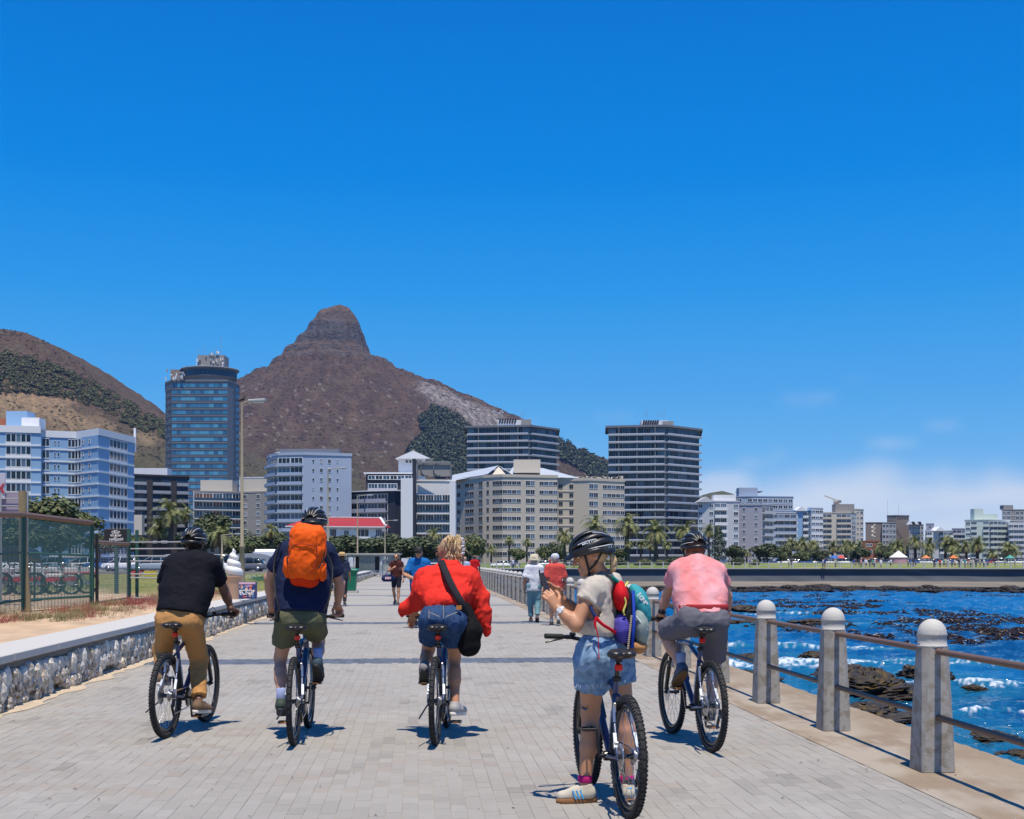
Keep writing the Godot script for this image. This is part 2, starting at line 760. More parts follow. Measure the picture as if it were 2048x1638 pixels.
func promenade() -> void:
	var root := Node3D.new()
	root.name = "promenade"
	root.set_meta("kind", "structure")
	add_child(root)
	var st := st_new()
	quad(st, W(-4.9, -6, -0.0045), W(-4.9, 37, -0.0045), W(3.4, 37, -0.0045), W(3.4, -6, -0.0045))
	part("bedding", done(st), M.bedding, root)
	# pavers 100 x 200 mm, long side along the walk; darker courses every 11.6 m
	var ps := st_new()
	var hx := 0.0487
	var hz := 0.0985
	quad(ps, Vector3(-hx, 0, hz), Vector3(-hx, 0, -hz), Vector3(hx, 0, -hz), Vector3(hx, 0, hz))
	for q in [[-1, 1, 1, 1], [1, 1, 1, -1], [1, -1, -1, -1], [-1, -1, -1, 1]]:
		var a := Vector3(q[0] * hx, 0, q[1] * hz)
		var b := Vector3(q[2] * hx, 0, q[3] * hz)
		quad(ps, a, b, b * 1.03 + Vector3(0, -0.007, 0), a * 1.03 + Vector3(0, -0.007, 0))
	var pm := done(ps)
	var turn := Basis(UP, 0.07487)
	var spots := []
	var cols := []
	var near := []
	for r in range(0, 146):
		var s := 6.9 + r * 0.2
		var dark: bool = fposmod(s - 18.75, 11.6) < 1.1 and s > 18
		for k in 83:
			var u := -4.85 + k * 0.1
			var ss := s + (0.0 if dark else 0.1 * (k % 2))
			var base := W(u, ss)
			var n := nz.get_noise_2d(base.x * 0.5, base.z * 0.5)
			var warm := smoothstep(0.12, 0.4, nz.get_noise_2d(base.x * 0.9 + 40, base.z * 2.6))
			var c := tone(Color(0.315, 0.298, 0.27), 0.12, n).lerp(Color(0.29, 0.245, 0.2), warm * 0.45)
			c = tone(c, 1.0, rr(-0.045, 0.045))
			c = tone(c, -0.2, smoothstep(0.3, 0.55, nz.get_noise_2d(base.x * 1.7 + 70, base.z * 0.7)))
			if dark:
				c = tone(Color(0.095, 0.115, 0.15), 1.0, rr(-0.22, 0.22))
			if rng.randf() < 0.0025:
				c = tone(c, 1.0, -0.15)
			var tilt := Basis(Vector3(1, 0, 0), rr(-0.008, 0.008)) * Basis(Vector3(0, 0, 1), rr(-0.012, 0.012))
			var xf := Transform3D(turn * tilt, base + Vector3(0, rr(-0.002, 0.001), 0))
			var px := 1024.0 + base.x / -base.z * FOCAL
			if s > 7.25 and near.size() < 300 and px > 0 and px < 2048:
				near.append([xf, c])
			else:
				spots.append(xf)
				cols.append(c)
	var pmats := []
	for k in 8:
		var m: StandardMaterial3D = M.paver.duplicate()
		m.vertex_color_use_as_albedo = false
		m.albedo_color = lin(0.278 + 0.011 * k, 0.263 + 0.011 * k, 0.237 + 0.011 * k)
		pmats.append(m)
	for q in near:
		part("paver", pm, pmats[clampi(int((q[1].g - 0.258) / 0.011), 0, 7)], root, q[0])
	many("distant_pavers", pm, M.paver, root, spots, cols)
	var far := grid(24, 160, func(a, b): return W(lerpf(-4.9, 3.36, a), 36.0 + 160.0 * b, -0.003), func(p):
		var s: float = -p.z
		return tone(Color(0.315, 0.298, 0.27), 0.12, nz.get_noise_2d(p.x * 0.6, p.z * 0.3)) if fposmod(s - 18.95, 11.6) > 1.1 else Color(0.12, 0.14, 0.17))
	part("far_paving", far, M.paving, root)
	var turnoff := st_new()
	quad(turnoff, W(-8, 190, -0.02), W(-8, 215, -0.02), W(40, 215, -0.02), W(3, 190, -0.02))
	# concrete margin under the railing, and its drop to the sea
	var margin := grid(26, 1100, func(a, b): return W(lerpf(3.355, 4.55, a), 4.0 + 180.0 * b * b, 0.004 + 0.012 * nz.get_noise_2d(a * 3.0, b * 300.0) * a), func(p):
		var n := nz.get_noise_2d(p.x * 1.2, p.z * 0.8)
		var u: float = p.x + 0.075 * -p.z
		var crack := smoothstep(0.035, 0.0, absf(nz.get_noise_2d(p.x * 0.9 + 9, p.z * 0.6)))
		var slabs := smoothstep(0.03, 0.0, absf(fposmod(-p.z - 1.0, 2.2) - 1.1)) * 0.5
		var streak := smoothstep(0.15, 0.5, nz.get_noise_2d(u * 9.0, p.z * 0.9))
		var c := Color(0.235, 0.18, 0.125).lerp(Color(0.32, 0.275, 0.22), clampf(n * 2.0 + 0.45, 0, 1)).lerp(Color(0.40, 0.37, 0.32), streak * 0.35)
		c = c.lerp(Color(0.24, 0.18, 0.115), smoothstep(3.9, 4.5, u + 0.5 * n) * 0.6)
		return c.lerp(Color(0.2, 0.15, 0.1), maxf(crack * 0.5, slabs)))
	part("concrete_margin", margin, M.strip, root)
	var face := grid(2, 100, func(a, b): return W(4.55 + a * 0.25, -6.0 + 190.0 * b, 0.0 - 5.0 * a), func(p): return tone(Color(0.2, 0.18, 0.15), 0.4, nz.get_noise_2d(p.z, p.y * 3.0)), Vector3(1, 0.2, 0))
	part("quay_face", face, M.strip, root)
	var bits := st_new()
	for k in 3:
		var a := k * 2.1
		tri(bits, Vector3(cos(a), 0.25, sin(a)), Vector3(cos(a + 1.8), 0.05, sin(a + 1.8)), Vector3(0, 0.5, 0))
	var litter := []
	var lc := []
	for k in 320:
		var s := 7.2 + 26.0 * rng.randf() * rng.randf()
		var sz := rr(0.004, 0.011)
		litter.append(Transform3D(Basis(UP, rr(0, 6)) * Basis.from_scale(Vector3(sz * rr(1, 2.2), sz, sz)), W(rr(-4.1, 3.9), s, 0.006)))
		lc.append([Color(0.06, 0.045, 0.03), Color(0.4, 0.37, 0.33), Color(0.2, 0.13, 0.07)][rng.randi() % 3])
	tag(many("litter", done(bits), M.far_ground, self, litter, lc), "dry leaf bits and grit scattered over the paving", "litter")
	# sand blown against the foot of the low wall
	var drift := grid(10, 260, func(a, b):
		var s: float = 5.0 + 60.0 * b
		var wd: float = 0.2 + 0.16 * nz.get_noise_1d(s * 0.7) + 0.07 * nz.get_noise_1d(s * 4.0) + (0.5 if s < 13.0 else 0.0) * smoothstep(13.0, 9.0, s)
		return W(-4.26 + wd * a, s, 0.004 + 0.03 * (1.0 - a) * (1.0 - a)), func(p): return tone(Color(0.5, 0.41, 0.3), 0.2, nz.get_noise_2d(p.x * 5, p.z * 5)))
	part("sand_drift", drift, M.ground, root)


func rough_stone(seed_: int, size: Vector3) -> ArrayMesh:
	var st := st_new()
	var rows := 5
	var cols := 8
	var rings := []
	for j in rows + 1:
		var th := PI * (0.06 + 0.88 * j / rows)
		var r := []
		for i in cols:
			var ph := TAU * i / cols
			var d := Vector3(sin(th) * cos(ph), -cos(th), sin(th) * sin(ph))
			var k := 1.0 / pow(pow(absf(d.x), 3.5) + pow(absf(d.y), 3.5) + pow(absf(d.z), 3.5), 1.0 / 3.5)
			k *= 1.0 + 0.22 * nz.get_noise_3d(d.x * 1.4 + seed_ * 7.0, d.y * 1.4, d.z * 1.4)
			r.append(d * k * size * 0.5)
		rings.append(r)
	loft(st, rings, true, -1)
	return done(st)


func low_wall() -> void:
	var root := thing("low_stone_wall", "low wall of rough whitewashed stones under pale flat coping slabs, left of the walk", "wall", W(-4.5, 8))
	var inv := root.transform.affine_inverse()
	var core := st_new()
	beam(core, W(-4.56, 2, 0.22), W(-4.56, 135, 0.22), 0.56, 0.44)
	part("core", done(core), M.mortar, root, inv)
	var band := st_new()
	beam(band, W(-4.55, 2, 0.455), W(-4.55, 135, 0.455), 0.60, 0.07)
	part("mortar_band", done(band), bumpy(mat(lin(0.19, 0.17, 0.15), 0.95), M.grit, 3.0, 0.6), root, inv)
	var yaw := Basis(UP, 0.07487)
	var caps := []
	for k in 3:
		var st := st_new()
		box(st, Transform3D.IDENTITY, Vector3(0.66, 0.085, 1.588), 0.008)
		caps.append(done(st))
	for k in 70:
		var s := 3.0 + 1.6 * k
		part("coping_slab", caps[k % 3], M.coping, root, inv * Transform3D(yaw * Basis(UP, rr(-0.004, 0.004)), W(-4.53, s, 0.5355 + rr(-0.003, 0.003))))
	var kinds := []
	for k in 10:
		kinds.append(rough_stone(k, Vector3(0.16, 0.2, 0.21)))
	var tones := []
	for k in 6:
		var m: StandardMaterial3D = M.stone.duplicate()
		m.vertex_color_use_as_albedo = false
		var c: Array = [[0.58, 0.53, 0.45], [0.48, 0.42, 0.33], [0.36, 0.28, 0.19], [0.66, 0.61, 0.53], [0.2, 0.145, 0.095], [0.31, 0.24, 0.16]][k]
		m.albedo_color = lin(c[0], c[1], c[2])
		overlay(m, cache.get_or_add("lime", noise_tex(0.02, 256, 77, [[0.0, Color(0.9, 0.89, 0.86, 0)], [0.52, Color(0.9, 0.89, 0.86, 0.0)], [0.6, Color(0.88, 0.87, 0.84, 0.75)]])), 2.5, BaseMaterial3D.BLEND_MODE_MIX)
		tones.append(m)
	var spots := []
	var cols := []
	var n := 0
	var s := 10.2
	while s < 128.0:
		for row in 3:
			if row == 2 and rng.randf() < 0.25:
				continue
			var y := 0.325 - row * 0.13 + rr(-0.015, 0.015)
			var sz := Vector3(rr(0.8, 1.2), rr(0.85, 1.2) * (1.0 if row < 2 else 0.8), rr(0.85, 1.12))
			var xf := inv * Transform3D(yaw * Basis(Vector3(1, 0, 0), rr(-0.3, 0.3)) * Basis.from_scale(sz), W(-4.275 + rr(-0.02, 0.02) + row * 0.012, s + row * 0.09 + rr(-0.02, 0.02), y))
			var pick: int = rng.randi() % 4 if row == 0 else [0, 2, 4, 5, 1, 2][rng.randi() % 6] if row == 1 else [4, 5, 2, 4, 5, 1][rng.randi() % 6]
			if n < 299 and s > 10.6:
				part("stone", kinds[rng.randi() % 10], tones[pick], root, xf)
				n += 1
			else:
				spots.append(xf)
				var c: Color = [Color(0.5, 0.49, 0.46), Color(0.42, 0.4, 0.36), Color(0.33, 0.29, 0.23), Color(0.56, 0.55, 0.53), Color(0.22, 0.18, 0.14), Color(0.3, 0.26, 0.21)][pick]
				cols.append(tone(c, 1.0, rr(-0.1, 0.25)))
		s += rr(0.17, 0.2)
	many("distant_stones", kinds[0], M.stone, root, spots, cols)


func railing() -> void:
	var root := thing("sea_railing", "row of domed concrete posts joined by two rusty pipe rails along the sea edge", "railing", W(3.77, 9))
	var inv := root.transform.affine_inverse()
	var ps := st_new()
	var rings := []
	for q in [[0.0, 0.125, 0.012], [0.3, 0.119, 0.022], [0.9, 0.1, 0.046], [0.905, 0.1, 0.046]]:
		var r := []
		var a: float = q[1]
		var c: float = a - q[2]
		for p in [[a, -c], [a, c], [c, a], [-c, a], [-a, c], [-a, -c], [-c, -a], [c, -a]]:
			r.append(Vector3(p[0], q[0], p[1]))
		rings.append(r)
	loft(ps, rings, true, -1)
	var post := done(ps)
	var cs := st_new()
	lathe(cs, [[0.106, 0.903], [0.11, 0.909], [0.11, 0.916], [0.104, 0.92], [0.103, 0.985], [0.109, 0.988], [0.109, 0.996]], 16)
	var dome := []
	for k in 8:
		var a := PI / 2 * k / 7.0
		dome.append([maxf(0.105 * cos(a), 0.002), 0.998 + 0.112 * sin(a)])
	lathe(cs, dome, 20)
	var cap := done(cs)
	var yaw := Basis(UP, 0.07487)
	var cuts := st_new()
	lathe(cuts, [[0.03, -0.128], [0.03, 0.0]], 12, Transform3D(Basis(Vector3(1, 0, 0), -PI / 2), Vector3.ZERO))
	for k in 84:
		var s := 8.94 + 2.2 * (k - 1)
		var o := part("post", post, M.concrete, root, inv * Transform3D(yaw * Basis(UP, rr(-0.02, 0.02)), W(3.77, s, 0.008)))
		part("cap", cap, M.cap, o)
		for y in [0.885, 0.405]:
			if k < 83:
				part("rail", cache.get_or_add("rail", tubes([Vector3.ZERO, Vector3(0, 0, -1.99)], 0.024, 10)), M.rust, root, inv * Transform3D(yaw, W(3.77, s + 0.1, y)))


func far_wall() -> void:
	var e := sea_edge().slice(3)
	var root := thing("sea_wall", "long dark curved sea wall with a pale coping across the bay", "wall", e[6])
	var o := -root.position
	var line := spline(e, 120)
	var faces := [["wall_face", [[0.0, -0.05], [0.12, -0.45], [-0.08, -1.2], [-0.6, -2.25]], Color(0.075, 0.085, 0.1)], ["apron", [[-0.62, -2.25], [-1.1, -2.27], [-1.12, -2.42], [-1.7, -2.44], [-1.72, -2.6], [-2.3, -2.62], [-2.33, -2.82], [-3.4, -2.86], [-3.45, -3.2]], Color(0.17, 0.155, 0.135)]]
	for f in faces:
		var prof: Array = f[1]
		var col: Color = f[2]
		var m := grid(prof.size() - 1, line.size() - 1, func(a, b):
			var k := int(roundf(a * (prof.size() - 1)))
			var i := int(roundf(b * (line.size() - 1)))
			var t: Vector3 = (line[mini(i + 1, line.size() - 1)] - line[maxi(i - 1, 0)]).normalized()
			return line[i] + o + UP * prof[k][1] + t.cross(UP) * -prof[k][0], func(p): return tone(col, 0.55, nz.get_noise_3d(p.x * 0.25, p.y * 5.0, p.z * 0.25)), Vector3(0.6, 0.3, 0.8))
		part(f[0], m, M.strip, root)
	var st := st_new()
	for i in line.size() - 1:
		beam(st, line[i] + o + UP * 0.03, line[i + 1] + o + UP * 0.03, 0.9, 0.16)
	part("coping", done(st), M.cap, root)
	# thin white posts of the railing on the far wall
	var rail := thing("distant_railing", "thin pale railing on top of the far sea wall across the bay", "railing", e[6])
	var post := st_new()
	boxat(post, Vector3(0, 0.55, 0), Vector3(0.2, 1.1, 0.2), 0.03)
	var pm := done(post)
	var prev := Vector3.ZERO
	var c := Curve3D.new()
	for p in line:
		c.add_point(p)
	var len := c.get_baked_length()
	var n := 0
	var d := 14.0
	while d < len - 60.0 and n < 130:
		var p := c.sample_baked(d) + o + UP * 0.1
		part("post", pm, M.cap, rail, Transform3D(Basis.IDENTITY, p))
		if n:
			var b := st_new()
			for y in [0.5, 0.95]:
				beam(b, prev + UP * y, p + UP * y, 0.06, 0.06)
			part("rail", done(b), M.cap, rail)
		prev = p
		n += 1
		d += 2.1


func rock_mesh(seed_: int, weed: bool) -> ArrayMesh:
	var rows := 30
	var n := 44
	var v := func(a: float, b: float):
		var th := PI * (0.02 + 0.49 * b)
		var ph := TAU * a
		var d := Vector3(sin(th) * cos(ph), cos(th), sin(th) * sin(ph))
		var q := d * 1.3 + Vector3(seed_ * 13.0, 0, 0)
		var k := 1.0 + 0.4 * nz.get_noise_3dv(q) + 0.28 * absf(nz.get_noise_3dv(q * 3.1)) - 0.2 * absf(nz.get_noise_3dv(q * 7.0)) + 0.12 * absf(nz.get_noise_3dv(q * 16.0))
		return d * k * Vector3(0.5, 0.5, 0.5)
	var m := grid(n, rows, v, func(p):
		var k := nz.get_noise_3dv(p * 7.0 + Vector3(seed_, 0, 0))
		var c := tone(Color(0.036, 0.028, 0.022), 0.9, nz.get_noise_3dv(p * 22.0))
		if weed and p.y > 0.08:
			c = c.lerp(Color(0.13, 0.085, 0.018), clampf(0.05 + k * 2.6, 0, 1) * clampf(p.y * 4.0, 0, 1))
		return c)
	return m


const SEA := -3.6
var reefs := []


func reef_near(x: float, z: float) -> float:   # 1 beside a rock, 0 far from all
	var k := 0.0
	for r in reefs:
		var dx: float = (x - r[0]) / (r[2] * 0.62 + 1.2)
		var dz: float = (z - r[1]) / (r[3] * 0.6 + 1.6)
		var q := dx * dx + dz * dz
		if q < 3.2:
			k = maxf(k, 1.0 - q / 3.2)
	return k


func swell(x: float, z: float) -> float:
	var far := clampf(-z / 120.0, 0.25, 1.0)
	var h := 0.16 * nz.get_noise_2d(x * 0.09 + 3.0, z * 0.2) + 0.09 * nz.get_noise_2d(x * 0.35, z * 0.6 + 7.0) + 0.035 * nz.get_noise_2d(x * 1.2, z * 1.9)
	return h * (0.6 + 1.2 * far) * 1.5


func breaker(x: float, z: float) -> float:
	var k := 0.0
	for b in [[-62.0, 10.0, 26.0, 3.2], [-73.0, 9.0, 24.0, 1.7], [-53.5, 17.0, 27.0, 1.3], [-118.0, 22.0, 34.0, 1.2], [-41.0, 15.0, 30.0, 0.35]]:
		var c: float = b[0] + 3.5 * nz.get_noise_2d(x * 0.11, b[0])
		var w: float = b[3] * (1.0 + 0.8 * nz.get_noise_2d(x * 0.3, b[0] + 5.0))
		if x > b[1] - 4.0 and x < b[2] + 4.0:
			k = maxf(k, (1.0 - clampf(absf(z - c) / maxf(w, 0.2), 0, 1)) * smoothstep(b[1] - 4.0, b[1] + 2.0, x) * smoothstep(b[2] + 4.0, b[2] - 4.0, x))
	return k


func sea() -> void:
	# rocks: column, waterline row, width and height in the photograph's pixels, how deep they run
	var kinds := []
	for k in 6:
		kinds.append(rock_mesh(k + 1, k < 4))
	var list := [[1745, 1383, 150, 46, 5.0, "large weed-covered rock between the first and second near railing posts"], [1690, 1352, 110, 26, 4.0, "flat weedy rock just behind the second railing post"], [1850, 1352, 90, 26, 3.5, "golden weed rock behind the nearest railing post"], [1640, 1317, 66, 16, 3.0, "small golden rock left of the second railing post, in the surf"], [1500, 1320, 130, 13, 3.0, "low golden reef behind the third railing post, under the breaking wave"], [1725, 1434, 190, 30, 4.0, "wide brown rock close under the quay edge, beyond the second post"], [1570, 1402, 130, 20, 3.5, "brown rock under the quay edge, beyond the third post"], [1490, 1362, 120, 24, 4.0, "dark rock under the quay edge behind the pink rider"], [1948, 1378, 46, 9, 1.0, "lone small brown rock in open water right of the nearest post"], [1480, 1222, 90, 14, 7.0, "long dark reef far out behind the pink rider"], [1478, 1250, 80, 12, 6.0, "dark kelp-draped reef behind the pink rider, nearer than the long reef"], [1640, 1246, 110, 9, 5.0, "low reef with kelp beyond the second railing post, far out"], [1985, 1478, 90, 16, 2.0, "wet rock at the foot of the quay, far right"], [2040, 1520, 70, 22, 1.5, "wet rock at the right border below the quay"]]
	for r in list:
		var z: float = (EYE - SEA) * FOCAL / (r[1] - HOR)
		var wd: float = r[2] * z / FOCAL
		reefs.append([(r[0] - 1024.0) * z / FOCAL, -z, wd, r[4]])
	for k in list.size():
		var r: Array = list[k]
		var z: float = -reefs[k][1]
		var ht: float = r[3] * 0.72 * z / FOCAL
		var o := part(numbered("shore_rock"), kinds[k % 4], M.rock, self, Transform3D(Basis(UP, rr(-0.5, 0.5)) * Basis.from_scale(Vector3(reefs[k][2], ht * 2.4, r[4])), Vector3(reefs[k][0], SEA - ht * 0.12, -z)))
		tag(o, r[5], "rock")
	# dark shelf of rocks under the far wall, and riprap close under the quay
	for k in 46:
		var t := k / 45.0
		var x := 16.0 + 84.0 * t + rr(-1.5, 1.5)
		var z := -(206.0 + 6.0 * sin(t * 3.1) - (0.0 if k % 3 else 7.0) + rr(-3, 3)) + maxf(0.0, x - 62.0) * 0.35
		var o := part(numbered("shelf_rock"), kinds[4 + k % 2], M.rock, self, Transform3D(Basis(UP, rr(0, 6)) * Basis.from_scale(Vector3(rr(4, 8), rr(1.1, 2.1) * (1.0 if k % 3 else 0.6), rr(3.5, 6))), Vector3(x, SEA - 0.1, z)))
		tag(o, nth(k) + " dark rock from the left in the shelf under the far sea wall", "rock", "dark rocks under the far sea wall")
	var m := grid(330, 430, func(a, b):
		var z: float = 15.0 * pow(260.0 / 15.0, b)
		var x0: float = 4.3 - 0.075 * z if z < 190.0 else 4.3 - 0.075 * 190.0
		var x: float = lerpf(x0, 0.52 * z + 14.0, a)
		return Vector3(x, SEA + swell(x, -z) + 0.22 * breaker(x, -z), -z), func(p):
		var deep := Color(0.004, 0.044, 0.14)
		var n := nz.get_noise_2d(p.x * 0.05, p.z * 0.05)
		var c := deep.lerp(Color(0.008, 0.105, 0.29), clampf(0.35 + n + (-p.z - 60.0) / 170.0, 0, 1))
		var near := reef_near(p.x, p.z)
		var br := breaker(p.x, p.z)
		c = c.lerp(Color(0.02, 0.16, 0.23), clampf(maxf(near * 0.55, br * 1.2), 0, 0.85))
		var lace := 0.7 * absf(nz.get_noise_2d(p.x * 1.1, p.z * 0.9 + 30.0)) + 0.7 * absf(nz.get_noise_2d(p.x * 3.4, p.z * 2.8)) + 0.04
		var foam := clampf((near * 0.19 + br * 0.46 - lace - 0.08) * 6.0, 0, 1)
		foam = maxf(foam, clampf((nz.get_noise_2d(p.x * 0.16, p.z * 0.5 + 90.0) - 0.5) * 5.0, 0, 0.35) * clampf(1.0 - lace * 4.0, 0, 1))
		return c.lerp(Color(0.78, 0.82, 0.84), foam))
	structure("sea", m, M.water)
	var wide := st_new()
	for q in [[0.52 * 15 + 13, 15.0, 700, -40], [-30, 258, 900, 700]]:
		pass
	quad(wide, Vector3(0, SEA - 0.25, 20), Vector3(0, SEA - 0.25, -300), Vector3(700, SEA - 0.25, -300), Vector3(700, SEA - 0.25, 20))
	structure("open_sea", done(wide), mat(lin(0.005, 0.06, 0.2), 0.12))
	# kelp: dark blades and floats that break the surface in drifts
	var ks := st_new()
	for k in 5:
		var a := k * 1.3
		var d := Vector3(cos(a), 0, sin(a))
		var st_up := 0.1 + 0.05 * (k % 3)
		tube(ks, [Vector3(0, -0.05, 0) + d * 0.1, d * 0.3 + UP * st_up, d * (0.62 + 0.1 * k) + UP * 0.02], [0.05, 0.06, 0.02], 5, true, false, Vector3.ZERO, 0.5)
	var spots := []
	var drifts := [[-175.0, 30, 75, 5.0, 70], [-150.0, 18, 48, 6.0, 170], [-135.0, 16, 40, 4.5, 300], [-118.0, 26, 46, 6.0, 220], [-103.0, 32, 52, 6.0, 330], [-92.0, 18, 46, 6.0, 190], [-80.0, 22, 36, 4.0, 120], [-88.0, 32, 40, 4.0, 200], [-205.0, 20, 90, 4.0, 260]]
	for q in drifts:
		for k in q[4]:
			var x := rr(q[1], q[2])
			var z: float = q[0] + rng.randfn() * q[3] * 0.5 + 5.0 * nz.get_noise_1d(x * 0.2 + q[0])
			if nz.get_noise_2d(x * 0.3, z * 0.3) > -0.06:
				var sc := rr(0.5, 1.25)
				spots.append(Transform3D(Basis(UP, rr(0, 6)) * Basis.from_scale(Vector3(sc, sc * rr(0.6, 1.4), sc)), Vector3(x, SEA + swell(x, z) + 0.02, z)))
	tag(many("kelp", done(ks), mat(lin(0.035, 0.02, 0.012), 0.25), self, spots), "dark brown kelp floating in drifts on the blue water", "kelp")


# ---- mountain and hills -------------------------------------------------------------------------------------------------
func table(t: Array, x: float) -> float:
	if x <= t[0]:
		return t[1]
	for k in range(2, t.size(), 2):
		if x <= t[k]:
			return lerpf(t[k - 1], t[k + 1], (x - t[k - 2]) / (t[k] - t[k - 2]))
	return t[-1]


const PEAK := Vector3(-344, 0, -2500)
var p_right := [0, 514, 17, 508, 35, 487, 50, 452, 57, 428, 62, 410, 90, 400, 120, 382, 170, 360, 220, 342, 270, 323, 320, 300, 360, 282, 400, 258, 440, 232, 470, 213, 505, 200, 545, 193, 600, 140, 700, 80, 850, 0]
var p_left := [0, 514, 20, 511, 43, 500, 65, 472, 80, 455, 103, 430, 127, 405, 140, 392, 170, 372, 200, 352, 250, 325, 350, 270, 500, 200, 700, 120, 1000, 0]
var p_front := [0, 514, 30, 480, 60, 452, 80, 420, 110, 402, 150, 380, 200, 352, 400, 245, 700, 110, 1000, 25, 1200, 0]
var strata := [392, 0, 396, 0.8, 400, 0.75, 403, 0.1, 408, 0.12, 411, 0.9, 418, 0.85, 421, 0.15, 425, 0.2, 428, 0.95, 434, 0.85, 437, 0.3, 441, 1.0, 470, 0.95, 476, 0.5, 490, 0.35, 500, 0.15]
var hill_line := [-1100, 330, -794, 325, -614, 281, -590, 279, -569, 270, -548, 258, -524, 240, -500, 220, -476, 202, -452, 190, -416, 178, -374, 160, -332, 135, -278, 97, -224, 55, -164, 4, -100, 0]


func peak_h(x: float, z: float) -> float:
	var d := Vector2(x - PEAK.x, z - PEAK.z)
	var r := d.length()
	var w := d.x / maxf(r, 1.0)
	var f := table(p_front, r)
	var side := table(p_right if w > 0 else p_left, r)
	var h := lerpf(f, side, pow(absf(w), 1.7))
	var n := nz.get_noise_2d(x * 0.012, z * 0.012)
	var n2 := nz.get_noise_2d(x * 0.045, z * 0.045)
	var fade := clampf(h / 120.0, 0, 1)
	if h > 350.0:
		var hh := h + n * 7.0 + 0.03 * (x - PEAK.x)
		var stepped := floorf(hh / 25.0) * 25.0 + 25.0 * smoothstep(0.5, 0.9, fposmod(hh, 25.0) / 25.0)
		h = lerpf(h, stepped, 0.5 * smoothstep(350.0, 385.0, h) * smoothstep(505.0, 470.0, h)) + n2 * 3.5
	return h + fade * (n * 9.0 + n2 * 3.0) * (1.0 - 0.8 * smoothstep(360, 440, h)) - 2.0


func hill_h(x: float, z: float) -> float:
	var ridge := table(hill_line, x + 0.04 * (z + 1500.0))
	var u := clampf((z + 1500.0) / 800.0, -1.0, 1.0)
	var h := ridge * (pow(1.0 - u, 1.25) if u > 0 else 1.0 - 0.5 * u * u)
	return h + clampf(h / 60.0, 0, 1) * (6.0 * nz.get_noise_2d(x * 0.02, z * 0.02) + 2.0 * nz.get_noise_2d(x * 0.07, z * 0.07)) * clampf(absf(u) * 4.0, 0.25, 1.0) - 2.0


func hit(px: float, py: float, h: Callable, near: float, far: float) -> Vector3:   # where a bearing meets a slope
	var step := (far - near) / 160.0
	var z := near
	while z < far:
		var p := at(px, py, z)
		if h.call(p.x, p.z) > p.y:
			return Vector3(p.x, h.call(p.x, p.z), p.z)
		z += step
	return Vector3.ZERO


func inside(poly: Array, x: float, y: float) -> bool:
	var p := PackedVector2Array()
	for k in range(0, poly.size(), 2):
		p.append(Vector2(poly[k], poly[k + 1]))
	return Geometry2D.is_point_in_polygon(Vector2(x, y), p)


